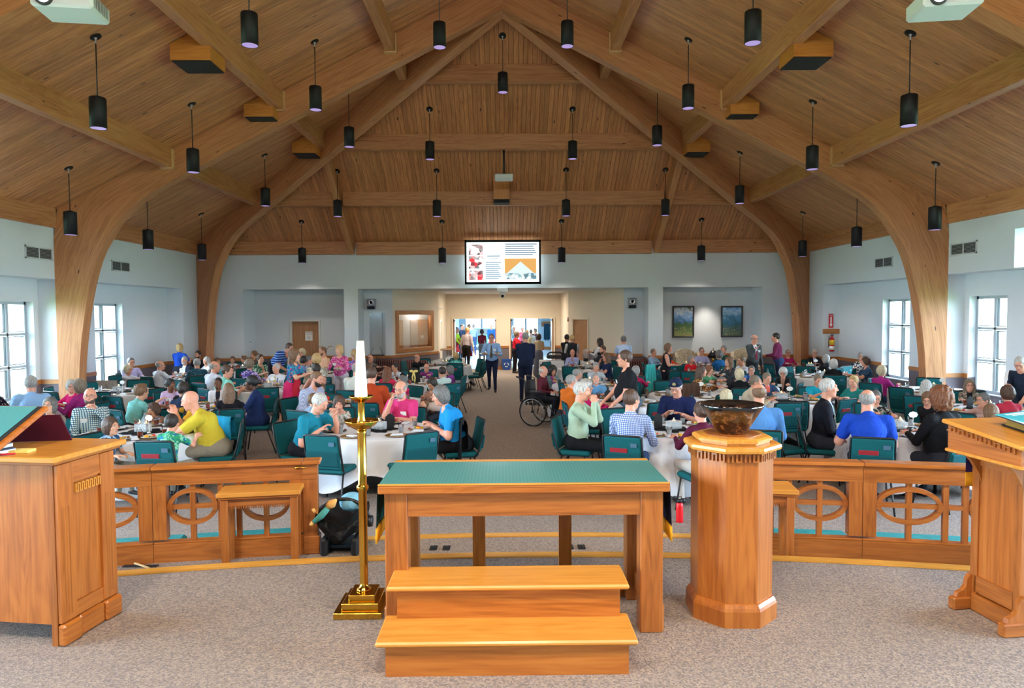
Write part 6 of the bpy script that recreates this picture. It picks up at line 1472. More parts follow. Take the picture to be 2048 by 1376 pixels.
P_('dark-bearded man in black seated against the far left arch post', 396, 710, face=-8, hair='short', hc='dark', beard='full', bc='dark', sk='p', top='#22222a', Y=20.2, zh=1.22)
P_('woman with long white hair facing left near the far left arch post', 413, 722, face=-30, hair='long', hc='white', sk='p', fem=True, top='#c9c6d0', Y=19.0, zh=1.2)
P_('balding man in a white dress shirt, back to the camera, left of centre left', 430, 734, face=150, hair='fringe', hc='gray', sk='p', top='#ccd0dc', zh=1.21, Y=15.2, fat=.6, hy=-45, lean=12)
P_('dark-haired man in a mint polo bending over his plate', 455, 743, face=140, hair='short', hc='brown', sk='p', top='#83cdbb', sleeve='short', zh=1.18, Y=14.1, fat=.6, hy=-45, lean=20, arms='table')
P_('young man with black glasses in a white shirt at the second table row left', 436, 767, face=5, hair='crew', hc='black', beard='goatee', bc='black', sk='b', top='#d6d3d8', extra=('glasses', ('inner', '#22222c')), zh=1.2, Y=12.9, arms='clasp')
P_('woman with very long straight brown hair, back turned, in a black top', 457, 782, face=-160, hair='long', hc='lbrown', fem=True, sk='p', top='#18181e', zh=1.15, Y=11.1, lean=10)
P_('woman in a navy dress with hoop earrings and name badge facing left', 503, 766, face=-78, hair='bun', hc='black', sk='d', fem=True, top='#1d2f5c', dress=True, extra=('earring', 'badge'), zh=1.2, Y=11.9, fat=.7, arms=('eat', 'table'), lean=12)
P_('girl with brown hair at the back left table beside two boys', 451, 724, face=40, hair='bob', hc='lbrown', child=True, fem=True, top='#4a9a98', Y=20.2, zh=1.0)
P_('small boy with brown hair in white at the back left table', 465, 720, face=10, hair='side', hc='lbrown', child=True, top='#c4c8d0', Y=21.0, zh=1.02, sleeve='short')
P_('boy in a blue shirt at the right of the back left table', 487, 719, face=-60, hair='side', hc='lbrown', child=True, top='#2c4f94', Y=20.8, zh=1.0)
P_('woman with brown hair tied back behind the boys, far left', 508, 709, face=-50, hair='bun', hc='lbrown', fem=True, top='#5c5248', Y=21.2, zh=1.17)
P_('grey curly-haired woman in a purple floral blouse seen from behind', 500, 729, face=165, hair='curlyshort', hc='ash', sk='p', fem=True, top='#5a4a98', tk=FL('#c8b4dc', '#2f2560'), Y=16.2, zh=1.17, fat=.4)
P_('woman with dark upswept hair in a green and white patterned dress', 521, 718, face=48, hair='bun', hc='brown', sk='f', fem=True, top='#2f6a52', tk=FL('#c9dccc', '#1f4a38'), sleeve='short', Y=18.2, zh=1.2, fat=.3, arms=('eat', 'chest'))
P_('white-haired man with suspenders, white shirt and yellow tie', 549, 738, face=-20, hair='short', hc='white', sk='p', top='#d9dce6', extra=(('suspenders', '#4c5878'), ('tie', '#c8a83a')), zh=1.2, Y=15.8, fat=.7, arms='eat')
P_('man in a navy striped polo bending over a table in front of the wooden door', 579, 700, pose='bend', face=62, hair='short', hc='brown', sk='p', top='#1f3f8c', tk=dict(pat='hstripes', c2='#8fb4e0', ps=2.2), sleeve='short', Y=18.6, zh=1.42, lean=52, fat=.6, arms='tdown', hp=10, bot='#1a1c24', scale=1.08)
P_('young woman with long wavy brown hair, blue floral top and pink skirt walking right', 590, 712, pose='stand', face=80, hair='longcurly', hc='lbrown', sk='f', fem=True, top='#1f5c94', tk=FL('#2f9aa8', '#c04a6a'), bot='#cf2a62', skirt='knee', sleeve='short', Y=14.0, arms=('front', 'front'), extra=(('apron', '#c8283a'),), turn=1)
P_('small elderly woman with glasses and yellow-grey hair before the wooden door', 604, 706, face=-10, hair='curlyshort', hc='pale', sk='p', fem=True, top='#a8906c', extra=('glasses',), Y=20.8, zh=1.17)
P_('boy with dark hair in a blue striped shirt seen from behind, left centre', 607, 722, face=175, hair='short', hc='dark', sk='t', child=True, top='#4a6aa4', tk=dict(pat='hstripes', c2='#a8bcd8'), Y=17.9, zh=1.12)
P_('grey-haired man turned right beside the curly blond woman', 618, 720, face=110, hair='short', hc='dgray', sk='p', top='#9fa6b4', Y=18.0, zh=1.2)
P_('curly blond-grey woman in a cream floral blouse, back turned', 633, 719, face=-150, hair='curlyshort', hc='blond', sk='p', fem=True, top='#cfc5b4', tk=FL('#a49a84', '#e8e2d4'), Y=16.3, zh=1.22, fat=.4)
P_('woman with dark hair in a knot and a peach top, back turned', 632, 739, face=-140, hair='bun', hc='dark', sk='p', fem=True, top='#dba08c', sleeve='none', Y=14.6, zh=1.19, fat=.6)
P_('bearded man with short brown hair in a beige and orange shirt by the wooden door', 644, 703, face=-45, hair='crew', hc='lbrown', beard='stubble', bc='lbrown', sk='p', top='#dfae8c', extra=('badge',), Y=19.6, zh=1.27, fat=.3, arms='lap')
P_('blond woman in a pink patterned tunic standing and holding two plates', 678, 704, pose='stand', face=-18, hair='bob', hc='blond', sk='f', fem=True, top='#c93a86', tk=FL('#e6a0c4', '#a02468', .6), bot='#c4c0cc', Y=16.6, zh=1.45, fat=.75, arms=('plate', 'plate'), extra=('badge',), dress=False, scale=.93)
P_('blond woman with a ponytail in a bright pink and blue top, behind the candle', 708, 709, face=-150, hair='pony', hc='blond', sk='f', fem=True, top='#c04a9a', tk=FL('#4a8ad0', '#e890b8'), Y=18.4, zh=1.22)
P_('big man with dark beard and shaved head in a pale pinstriped shirt', 634, 766, face=68, hair='crew', hc='lbrown', beard='full', bc='dark', sk='p', top='#bcc4dc', tk=ST_('#8a94bc', .6), Y=11.9, zh=1.24, fat=.95, lean=26, hp=12, arms=('table', 'table'), scale=1.12, bot='#3a3c44')
P_('small child with light brown hair in front of the pinstriped man', 627, 801, face=150, hair='side', hc='lbrown', child=True, top='#8fa2b8', Y=10.8, zh=.97)
P_('white-haired man with goatee in a turquoise polo eating at the front table', 640, 813, face=62, hair='short', hc='white', beard='goatee', bc='white', sk='p', top='#1a7f96', bot='#141419', sleeve='short', Y=9.2, zh=1.15, lean=30, hp=22, arms=('eat', 'mouth'), fat=.5, extra=('collar',), scale=1.05, hands=('relax', 'grip'))
P_('woman with short brown hair in a grey floral blouse, mouth open to eat', 678, 808, face=12, hair='curlyshort', hc='brown', sk='p', fem=True, top='#a8a294', tk=FL('#d0cbc0', '#6c665c'), Y=10.35, zh=1.08, lean=22, arms=('eat', 'mouth'), hp=8, hands=('relax', 'grip'))
P_('boy with light brown hair in a bright red shirt', 666, 778, face=-12, hair='side', hc='lbrown', sk='f', child=True, top='#d8301e', Y=12.4, zh=1.08, hy=30)
P_('man with brown hair in a rust orange shirt, back to camera, behind the candle', 744, 758, face=172, hair='short', hc='brown', sk='p', top='#a63c18', Y=11.75, zh=1.26, fat=.95, arms='table', lean=8, scale=1.14)
P_('man in a cream shirt seen from behind, partly hidden by the candle', 714, 746, face=160, hair='fringe', hc='gray', sk='p', top='#cfcfc4', Y=13.6, zh=1.22, fat=.8, scale=1.08)
P_('balding man just right of the candle, facing right', 741, 717, face=60, hair='fringe', hc='lbrown', sk='p', top='#6a6460', Y=20.2, zh=1.22)
P_('heavy balding man with a round face below him, right of the candle', 740, 737, face=50, hair='crew', hc='lbrown', sk='p', top='#c4907c', Y=18.4, zh=1.16)
P_('woman with wavy auburn hair in a hot pink ruffled top, back turned', 775, 746, face=168, hair='longcurly', hc='auburn', sk='p', fem=True, top='#d42a50', sleeve='short', Y=14.9, zh=1.17, fat=.3)
P_('black-haired man in white leaning left, centre left', 790, 735, face=-40, hair='short', hc='black', sk='t', top='#c4c6cc', Y=17.2, zh=1.14, lean=16)
P_('grey-haired woman with glasses in a magenta sweater, facing left', 804, 763, face=-42, hair='bob', hc='dgray', sk='p', fem=True, top='#c41a56', extra=('glasses',), Y=13.7, zh=1.18, fat=.4, arms=('mouth', 'table'))
P_('bald man in a dark suit seated by the striped sofa', 834, 716, face=62, hair='fringe', hc='dgray', sk='p', top='#14161c', Y=20.6, zh=1.2, fat=.5)
P_('older bald man with glasses in a purple shirt facing the camera', 853, 736, face=-6, hair='fringe', hc='gray', sk='p', top='#8c3a88', extra=('glasses', 'badge'), Y=17.7, zh=1.18, fat=.6)
P_('dark-haired man in a pale mint jacket, back turned, centre aisle side', 884, 744, face=-140, hair='short', hc='dark', sk='t', top='#b9cfc9', Y=14.7, zh=1.22, fat=.4, hy=-10)
P_('grey-haired woman in purple behind the mint jacket man', 899, 741, face=-100, hair='bob', hc='dgray', sk='p', fem=True, top='#8a3f94', Y=16.2, zh=1.15)
mo = P_('dark-haired mother in a taupe top looking down at the baby she holds', 864, 768, face=-25, hair='bob', hc='dark', sk='t', fem=True, top='#8d6c5e', Y=12.4, zh=1.15, arms=((-.12, -.26, .84), (.10, -.30, .86)), hp=28, lean=12, hands=('grip', 'grip'))
P_('grey-bearded man with glasses in a pink polo lifting a fork to his mouth', 802, 801, face=-18, hair='fringe', hc='gray', beard='full', bc='white', sk='p', top='#d23a78', sleeve='short', extra=('glasses', ('badge', .07), 'collar'), Y=10.45, zh=1.12, lean=10, hp=6, fat=.7, arms=('mouth', 'table'), hands=('grip', 'relax'), scale=1.0)
P_('grey-haired woman with a bob in a bright blue top cutting her food', 881, 798, face=-75, hair='bob', hc='dgray', sk='p', fem=True, top='#1a86c8', bot='#121216', sleeve='short', Y=9.5, zh=1.17, lean=24, hp=14, arms=('eat', 'eat'), fat=.95, extra=('badge',), scale=1.08, hands=('grip', 'grip'))
P_('woman with short blond hair in a turquoise patterned top, back turned, near the aisle', 912, 713, face=178, hair='curlyshort', hc='blond', sk='p', fem=True, top='#3aa49c', tk=FL('#8fd4cc', '#1f7a78'), Y=20.6, zh=1.18, fat=.7)
# ---- aisle and beyond
P_('man in a blue shirt and dark tie walking up the aisle with two plates', 983, 676, pose='stand', face=-4, hair='short', hc='dgray', sk='p', top='#88aedb', bot='#1c2440', sleeve='long', Y=20.5, zh=1.61, fat=.75, arms=('plate', 'plate'), extra=('glasses', ('badge', .09), ('tie', '#5a554a')), turn=1)
P_('tall grey-haired man in a dark navy suit standing in the aisle, back turned', 1051, 674, pose='stand', face=172, hair='short', hc='gray', sk='p', top='#1a2440', bot='#161d34', Y=18.3, zh=1.72, fat=.6, arms='clasp')
P_('man in a lavender striped shirt with a red apron at the left doorway, back turned', 935, 661, pose='stand', face=150, hair='short', hc='blond', sk='p', top='#b4a4ac', tk=ST_('#d8ccd2', .7), bot='#1a1716', Y=27.6, zh=1.64, fat=.3, extra=(('apron', '#e02a34'),), arms='down')
P_('woman in a maroon sweater and grey slacks in the left doorway, back turned', 964, 664, pose='stand', face=178, hair='curlyshort', hc='black', sk='p', fem=True, top='#6a1428', bot='#5c6064', Y=31.5, zh=1.5)
P_('man in a light blue shirt and jeans deep in the foyer, back turned', 947, 653, pose='stand', face=180, hair='short', hc='gray', sk='p', top='#9dbde4', bot='#3f5f94', Y=38, zh=1.62, turn=1)
P_('bald man in a blue jacket with a red apron in the foyer, facing the camera', 983, 653, pose='stand', face=0, hair='none', hc='gray', bc='gray', sk='p', top='#1a58c8', Y=37, zh=1.63, extra=(('apron', '#e04a6a'),))
P_('man in a lime green shirt with a red apron at the left door edge', 914, 660, pose='stand', face=70, hair='short', hc='gray', sk='p', top='#a9d02a', bot='#2a3c64', Y=31, zh=1.6, extra=(('apron', '#d8303a'),))
P_('man with glasses in a dark navy shirt in the left doorway', 925, 653, pose='stand', face=60, hair='crew', hc='dark', sk='p', top='#18283c', Y=35, zh=1.66, extra=('glasses',))
P_('woman with dark hair behind the men in the left doorway', 938, 653, pose='stand', face=10, hair='bob', hc='black', sk='t', fem=True, top='#3a3c48', Y=38.5, zh=1.6)
P_('curly-haired woman in a red shirt queueing at the right doorway', 1034, 669, pose='stand', face=70, hair='curlyshort', hc='ash', sk='p', fem=True, top='#d81e34', bot='#23222a', sleeve='short', Y=27.0, zh=1.5, fat=.4, arms='front')
P_('woman with short dark hair, beige top and long grey skirt, back turned', 1078, 674, pose='stand', face=168, hair='bob', hc='dark', sk='p', fem=True, top='#c8b294', bot='#6c7080', skirt='long', sleeve='short', Y=25.5, zh=1.5, arms='clasp')
P_('blond woman in the queue inside the right doorway', 1054, 666, pose='stand', face=170, hair='bob', hc='blond', sk='p', fem=True, top='#c9c4a0', Y=29.8, zh=1.5)
P_('grey-haired woman in the queue, leftmost in the right doorway', 1028, 657, pose='stand', face=20, hair='curlyshort', hc='white', sk='p', fem=True, top='#8ba4b0', Y=34, zh=1.58)
P_('white-haired woman in pink in the middle of the foyer queue', 1045, 658, pose='stand', face=0, hair='curlyshort', hc='white', sk='p', fem=True, top='#d85a78', Y=34.5, zh=1.56)
P_('man with brown-grey hair in the queue at the right of the doorway', 1062, 664, pose='stand', face=165, hair='short', hc='ash', sk='p', top='#c4c4bc', Y=31, zh=1.56)
P_('dark-haired woman in maroon at the back of the foyer queue', 1070, 661, pose='stand', face=-30, hair='bob', hc='dgray', sk='p', fem=True, top='#4c2c3c', Y=33.6, zh=1.52)
P_('caterer with grey hair in a dark vest over white sleeves, back turned', 1144, 677, pose='stand', face=176, hair='short', hc='blond', sk='p', top='#26282c', bot='#18191c', Y=22.0, zh=1.6, extra=(('vest', '#d6d6d8'),), arms='front', scale=.95)
P_('man in black behind the grey-haired caterer, right of the doorway', 1134, 676, pose='stand', face=150, hair='short', hc='dark', sk='t', top='#1b1c20', Y=23.3, zh=1.62)
P_('bald man with a red apron over a lavender shirt seated at the centre right table', 1145, 706, face=-4, hair='fringe', hc='dgray', sk='p', top='#a8b0e0', extra=(('apron', '#d8202a'), ('badge', .1)), Y=21.0, zh=1.22, arms=('table', 'chest'))
P_('woman with long black hair in a vest and white sleeves standing, turned away', 1199, 684, pose='stand', face=-120, hair='long', hc='dark', sk='t', fem=True, top='#1d1d22', bot='#18181c', Y=21.6, zh=1.52, extra=(('vest', '#dadadd'),), arms='front')
P_('young bearded man with brown hair at the centre right table', 1205, 700, face=-50, hair='short', hc='brown', beard='full', bc='brown', sk='p', top='#2a2c34', Y=20.7, zh=1.28)
P_('woman with long brown hair in a navy top facing left, centre right', 1212, 715, face=-70, hair='long', hc='lbrown', sk='p', fem=True, top='#1c2c50', sleeve='short', Y=18.6, zh=1.2, arms=('mouth', 'table'))
P_('grey-haired man in a light blue striped shirt standing with his back turned', 1247, 680, pose='stand', face=178, hair='short', hc='dgray', sk='p', top='#a9c3e8', tk=ST_('#c8daf2', .5), bot='#39404e', sleeve='short', Y=20.2, zh=1.62, fat=.4, arms='front')
# ---- centre right
P_('elderly bald man in a maroon jacket sitting in the wheelchair', 1087, 742, face=62, hair='fringe', hc='white', sk='p', top='#5a1f2c', bot='#1c1e26', Y=14.6, zh=1.18, seatz=.50, lean=6, arms='lap')
P_('woman with curly black hair in a grey cardigan over a purple top', 1108, 742, face=22, hair='curlybig', hc='black', sk='t', fem=True, top='#5f7676', extra=(('inner', '#8a2f8c', .06),), Y=15.9, zh=1.15, hp=10, arms=('table', 'chest'))
P_('grey-haired man in an orange shirt seen from behind, right of the wheelchair', 1147, 763, face=125, hair='short', hc='gray', sk='p', top='#cf6a22', bot='#22242c', Y=12.3, zh=1.17, fat=.6, lean=16, hy=-30)
P_('white-haired woman in magenta with glasses pushed up on her hair', 1173, 774, face=95, hair='curlyshort', hc='white', sk='p', fem=True, top='#c41a66', Y=11.3, zh=1.17, arms=('eat', 'eat'), extra=('glasses',))
P_('white-bearded man in a blue denim shirt facing the camera, centre right', 1192, 757, face=-8, hair='short', hc='gray', beard='goatee', bc='white', sk='p', top='#5c8cb4', Y=13.3, zh=1.17, arms='table', fat=.4, extra=('collar',))
P_('grey-haired man in a pale plaid shirt behind the denim shirt man', 1192, 734, face=5, hair='short', hc='gray', sk='p', top='#c3ccd4', tk=CK('#fff', '#a4b0bc', None, 1.2), Y=16.4, zh=1.2, fat=.7, hp=12, arms='table')
P_('grey-haired man in blue mostly hidden behind the orange shirt man', 1156, 748, face=100, hair='short', hc='gray', sk='p', top='#8fa4c0', Y=14.6, zh=1.18)
P_('white-haired man in a pale green shirt wiping his mouth, front right of the aisle', 1164, 797, face=70, hair='side', hc='white', sk='p', top='#9fb49a', bot='#121318', Y=9.6, zh=1.22, lean=8, arms=('mouth', 'mouth'), hands=('grip', 'grip'), fat=.4, hp=4, scale=1.06)
P_('standing woman with short brown hair and glasses in a black top and name badge', 1249, 724, pose='stand', face=-88, hair='short', hc='brown', sk='p', fem=True, top='#131317', bot='#5e6c7c', sleeve='short', extra=('glasses', 'badge'), Y=10.75, zh=1.60, fat=1.0, arms=((-.13, -.38, .98), (.15, -.30, .95)), scale=1.02)
P_('brown-haired man in a blue checked shirt with his back to the camera', 1263, 812, face=155, hair='short', hc='brown', sk='p', top='#c9d3e8', tk=CK('#fff', '#4a6cae', '#2c4c8c', .8), bot='#2c4468', Y=8.55, zh=1.25, lean=12, hy=-25, arms=('table', (.22, -.56, .80)), scale=1.08, fat=.3)
P_('grey curly-haired woman in magenta beyond the standing woman, back turned', 1272, 743, face=150, hair='curlyshort', hc='gray', sk='p', fem=True, top='#a81a50', Y=14.8, zh=1.16)
P_('older woman with short hair in blue vest and red apron on the striped sofa', 1307, 705, face=40, hair='crew', hc='ash', sk='p', fem=True, top='#8aaed0', extra=(('apron', '#d8202a'),), Y=20.9, zh=1.22)
P_('woman with light brown bob standing in a sleeveless black dress', 1337, 696, pose='stand', face=70, hair='bob', hc='lbrown', sk='p', fem=True, top='#15171f', dress=True, sleeve='none', Y=18.2, zh=1.47, fat=.4, arms='clasp', shoe='#6a4a3a')
P_('woman in an orange-red top beyond the black dress woman', 1345, 710, face=20, hair='bob', hc='pale', sk='p', fem=True, top='#e0481e', extra=('glasses',), Y=20.6, zh=1.15, fat=.5)
P_('elderly man in a navy ball cap and navy shirt looking down at his plate', 1352, 806, face=-28, hair='short', hc='white', sk='p', top='#1b2550', sleeve='short', extra=('cap', 'badge', 'glasses', 'collar'), Y=10.45, zh=1.10, lean=26, hp=24, arms=('eat', 'table'), fat=.7, scale=1.08)
P_('woman with brown hair in a maroon sweater, back turned, beside the font', 1402, 824, face=-165, hair='bun', hc='brown', sk='p', fem=True, top='#521430', bot='#c6bdb4', Y=8.1, zh=1.24, fat=.4, turn=0)
P_('grey-haired woman in a red top smiling, right of the black dress woman', 1382, 720, face=22, hair='bob', hc='gray', sk='p', fem=True, top='#d41e2c', Y=18.9, zh=1.16, arms=('lap', 'mouth'), sleeve='short', fat=.3)
P_('man with glasses in a lavender checked shirt in front of the armchairs', 1400, 703, face=4, hair='crew', hc='dgray', sk='p', top='#b4b2d0', tk=CK('#fff', '#8c8ab4', None, .8), extra=('glasses', 'badge', 'collar'), Y=20.6, zh=1.24)
P_('woman with grey curly hair in a blue top, back turned, beside the table lamp', 1438, 710, face=-160, hair='curlyshort', hc='dgray', sk='p', fem=True, top='#1c5c94', Y=18.9, zh=1.2, fat=.4)
P_('grey-haired man in a dark green shirt behind the blue-topped woman', 1447, 700, face=-40, hair='short', hc='gray', sk='p', top='#1f4e44', Y=20.6, zh=1.27)
P_('woman with long curly brown hair looking up to the left', 1457, 724, face=-60, hair='longcurly', hc='lbrown', sk='f', fem=True, top='#2a3a48', tk=FL('#4c4038', '#1c242c'), extra=('badge',), Y=16.9, zh=1.19, hp=-8)
P_('red-faced man with reddish hair in a white shirt facing left', 1483, 722, face=-72, hair='short', hc='ash', sk='p', top='#ccd2e2', Y=17.2, zh=1.2, fat=.6)
P_('standing man in a grey suit and burgundy tie with glasses', 1509, 678, pose='stand', face=14, hair='fringe', hc='gray', sk='p', top='#4a4f50', bot='#2c3034', extra=('glasses', ('inner', '#dfe2ec'), ('tie', '#7c2c38'), ('badge', .11)), Y=19.4, zh=1.64, fat=.6, arms=('chest', 'down'), hy=20)
P_('standing man in a burgundy shirt with his back partly turned, facing left', 1551, 675, pose='stand', face=-112, hair='short', hc='dark', sk='p', top='#6c2448', bot='#2a3a5c', Y=19.6, zh=1.66, fat=.4, arms='clasp')
P_('grey-haired woman in a magenta top near the far right arch post', 1576, 706, face=0, hair='crew', hc='gray', sk='p', fem=True, top='#a81c58', extra=('glasses', 'badge'), Y=20.4, zh=1.2)
P_('white-haired man in a dark suit and striped tie at the far right post', 1629, 706, face=0, hair='short', hc='white', sk='p', top='#1f2228', extra=('glasses', ('inner', '#c4d2e8'), ('tie', '#8c2c34')), Y=20.4, zh=1.22)
P_('woman with dark brown hair in a brown leopard print blouse facing right', 1403, 743, face=78, hair='long', hc='brown', sk='p', fem=True, top='#2c1c14', tk=FL('#c4884c', '#7c4c24', .8), Y=14.1, zh=1.18, fat=.6, lean=12, arms=('table', 'table'))
P_('woman with an auburn bob in a green top reading, right centre', 1421, 741, face=42, hair='bob', hc='auburn', sk='p', fem=True, top='#4f8c66', extra=('badge',), sleeve='short', Y=15.6, zh=1.17, hp=16, arms=('eat', 'eat'))
P_('woman with a short blond bob in black, back turned, right centre', 1478, 749, face=178, hair='bob', hc='pale', sk='p', fem=True, top='#101014', Y=13.5, zh=1.19, fat=.3)
P_('man with glasses and grey hair in a blue floral shirt, right centre', 1503, 741, face=-20, hair='short', hc='dgray', sk='p', top='#2c5ca8', tk=FL('#5a8cc8', '#1c3c7c'), sleeve='short', extra=('glasses',), Y=15.8, zh=1.18)
P_('woman with cropped ash hair in a beige blouse bending over her plate', 1513, 764, face=72, hair='crew', hc='ash', sk='p', fem=True, top='#cbbda6', Y=11.9, zh=1.17, lean=18, arms=('eat', 'eat'), fat=.4)
P_('grey-haired man in a blue blazer and coral shirt', 1545, 760, face=12, hair='short', hc='ash', sk='p', top='#2f4a6c', extra=(('inner', '#e06a58'),), Y=12.9, zh=1.18, hp=10, arms=('eat', 'eat'), fat=.6)
P_('woman with curly white hair and glasses in a black cardigan', 1566, 746, face=-28, hair='curlyshort', hc='white', sk='p', fem=True, top='#12131a', extra=('glasses', 'badge', ('inner', '#9a7466')), Y=14.9, zh=1.18, hp=14)
P_('man in a light blue shirt behind the glazed bowl, back turned', 1518, 806, face=165, hair='fringe', hc='lbrown', sk='p', top='#5a92d2', Y=8.9, zh=1.22, fat=.9, lean=14, scale=1.12)
P_('blond grey head just above the rim of the glazed bowl, back turned', 1452, 795, face=170, hair='curlyshort', hc='pale', sk='p', fem=True, top='#a83a4c', Y=10.3, zh=1.14)
# ---- right side
P_('woman with grey hair in black seated with her back to the camera, far right table', 1651, 718, face=-160, hair='bob', hc='gray', sk='p', fem=True, top='#121218', Y=17.9, zh=1.2)
P_('woman with a silver bob in a black cardigan beside her friend in black', 1667, 728, face=160, hair='bob', hc='white', sk='p', fem=True, top='#101015', Y=16.0, zh=1.2)
P_('woman with grey hair and glasses in a black and white print, near right window', 1722, 713, face=-28, hair='bob', hc='gray', sk='p', fem=True, top='#d8d4d0', tk=FL('#1c1c20', '#3a3a40'), Y=18.8, zh=1.2, extra=('glasses',))
P_('woman with dark brown curly hair in a blue dotted dress facing left', 1731, 724, face=-100, hair='curlyshort', hc='brown', sk='p', fem=True, top='#2a4460', tk=dict(pat='dots', c2='#6888a4'), sleeve='short', Y=16.5, zh=1.2)
P_('grey-haired man in a turquoise polo looking down, right of centre', 1636, 760, face=-4, hair='short', hc='ash', sk='p', top='#1aa0b8', sleeve='short', Y=12.9, zh=1.17, hp=18, lean=12, arms=('eat', 'table'), fat=.7, beard='goatee', bc='gray', extra=(('badge', .08), 'collar'))
P_('blond woman in a dark teal top facing left with a watch', 1707, 763, face=-55, hair='side', hc='blond', sk='p', fem=True, top='#1f7470', sleeve='short', extra=('badge',), Y=12.2, zh=1.16, hp=10, arms=('eat', 'eat'))
P_('woman with short blond-grey hair in a magenta sweater, back turned, right side', 1769, 743, face=120, hair='curlyshort', hc='pale', sk='p', fem=True, top='#a02478', bot='#2c4470', Y=14.1, zh=1.2, fat=.5, lean=12)
P_('white-haired man in a dark suit with name badge in profile, right front table', 1664, 792, face=68, hair='short', hc='white', sk='p', top='#12141f', extra=(('inner', '#9fb4dc'), ('tie', '#7c8468'), 'badge'), Y=9.5, zh=1.24, arms='lap', fat=.5, scale=1.1)
P_('grey-haired woman with glasses in a black and white floral blouse, right front', 1752, 795, face=-15, hair='crew', hc='dgray', sk='p', fem=True, top='#26262a', tk=FL('#b8b4ac', '#3c3c40'), extra=('glasses',), Y=10.55, zh=1.12, hp=16, arms=('eat', 'table'))
P_('balding man in a royal blue polo with his back to the camera, right front', 1735, 822, face=160, hair='fringe', hc='gray', sk='p', top='#1844b4', sleeve='short', Y=8.35, zh=1.22, lean=16, arms=('table', (.24, -.50, .72)), fat=.8, scale=1.1, hy=-25)
P_('woman with glasses and light brown hair in black looking down, right side', 1855, 799, face=-38, hair='bob', hc='lbrown', sk='p', fem=True, top='#16161a', extra=('glasses',), Y=10.5, zh=1.13, hp=18, arms=('cross', 'table'))
P_('woman with very long silver hair, turned away, right side', 1861, 774, face=130, hair='long', hc='white', sk='p', fem=True, top='#b8a49c', Y=11.9, zh=1.18)
P_('woman with light brown hair and glasses in a grey patterned top by the right window', 1939, 771, face=-28, hair='long', hc='ash', sk='p', fem=True, top='#8f867c', tk=FL('#4a4640', '#c0b8ac'), extra=('glasses', ('inner', '#1c1c22')), Y=12.1, zh=1.18)
P_('white-haired man in a dark vest bending over the table at the right edge', 2040, 726, pose='bend', face=-50, hair='short', hc='white', sk='p', top='#1d2738', Y=11.6, zh=1.53, lean=30, hp=22, fat=.6, extra=('glasses', ('vest', '#dcd8d8')), sleeve='short', arms='tdown')
P_('dark-haired man with glasses in profile facing left, right edge', 1966, 801, face=-80, hair='short', hc='dgray', sk='p', top='#c09a90', extra=('glasses',), Y=10.2, zh=1.16)
P_('woman with brown hair in a coral red top, back turned, right edge', 2014, 788, face=176, hair='curlyshort', hc='brown', sk='p', fem=True, top='#c0344a', Y=10.1, zh=1.16, fat=.5)
P_('brown-haired head behind the pulpit, back turned', 1980, 826, face=180, hair='bob', hc='lbrown', sk='p', fem=True, top='#b58c84', Y=8.9, zh=1.10)
P_('woman with big curly auburn hair in a black blazer, back turned, right front', 1880, 826, face=-165, hair='curlybig', hc='auburn', sk='p', fem=True, top='#0f0f14', Y=8.3, zh=1.24, fat=.95, lean=8, arms='table', scale=1.1)
# baby in the mother's arms
bm = mo['o']; o = empty('baby', at_z(850, 812, .93)); o.location.y = 12.15; o.location.x = at_y(850, 809, 12.15).x; o.location.z = at_y(850, 809, 12.15).z
q = MB(); q.ell((-.02, .0, 0), (.065, .07, .062), 14, 10); q.ell((-.085, -.01, -.005), (.014, .012, .01), 8, 6); q.build('head', SK['f'], o); q = MB(); q.tube([(.05, 0, -.02), (.14, .03, -.04), (.28, .06, -.07)], [.055, .085, .06], 12); q.build('swaddle', cl('#c9b4a8'), o); q = MB(); q.ell((.015, .01, .02), (.06, .066, .055), 12, 8); q.build('hair', HM['lbrown'], o)
tag(o, 'sleeping baby wrapped in a pale cloth in the mother\'s arms', 'baby')
# ================================================================== TABLES, CHAIRS AND PLACE SETTINGS
TR = .80
TD = dict(T1=(-1.83, 9.28, 'front table left of the aisle'), T2=(-4.95, 9.5, 'front table beside the lectern'), T3=(-8.0, 14.5, 'empty table by the left arch post'), T4=(-8.1, 17.9, 'far left corner table'), T5=(-8.7, 12.3, 'table at the left edge by the window'),
          T6=(-5.33, 12.1, 'second table left of the lectern table'), T7=(-5.07, 15.25, 'third row table left'), T8=(-7.7, 20.1, 'back left table of the children'), T9=(-5.43, 19.0, 'table before the wooden door'), T10=(-2.14, 16.4, 'third row table beside the aisle'),
          T11=(-2.5, 13.0, 'second row table beside the aisle'), T12=(-1.75, 21.2, 'back table near the vestibule left'), R1=(2.19, 9.35, 'front table right of the aisle'), R2=(1.75, 12.3, 'second row table right of the aisle'), R3=(2.2, 19.6, 'back table right of the aisle'),
          R3b=(1.9, 15.8, 'table beside the wheelchair'), R4=(3.6, 13.4, 'half empty table behind the navy cap man'), R5=(4.75, 14.9, 'third row table right centre'), R6=(4.9, 17.9, 'fourth row table right centre'), R7=(4.9, 20.6, 'table in front of the armchairs'),
          R8=(5.5, 12.0, 'table of the turquoise polo man'), R9=(8.0, 19.2, 'far right corner table'), R10=(8.1, 17.1, 'table beside the far right window'), R11=(5.37, 9.33, 'front table near the pulpit'), R12=(8.1, 13.9, 'table beside the right arch post'), R13=(7.7, 11.1, 'table at the right edge'))
seated = {k: [] for k in TD}
for p in PEOPLE:
    if p['pose'] != 'sit': continue
    o = p['org']; d, k = min((sqrt((o.x - t[0]) ** 2 + (o.y - t[1]) ** 2), k) for k, t in TD.items())
    if d < 1.75 and k != 'R4': seated[k].append(p)
    elif k == 'R4': seated['R8'].append(p)
CEN = {}
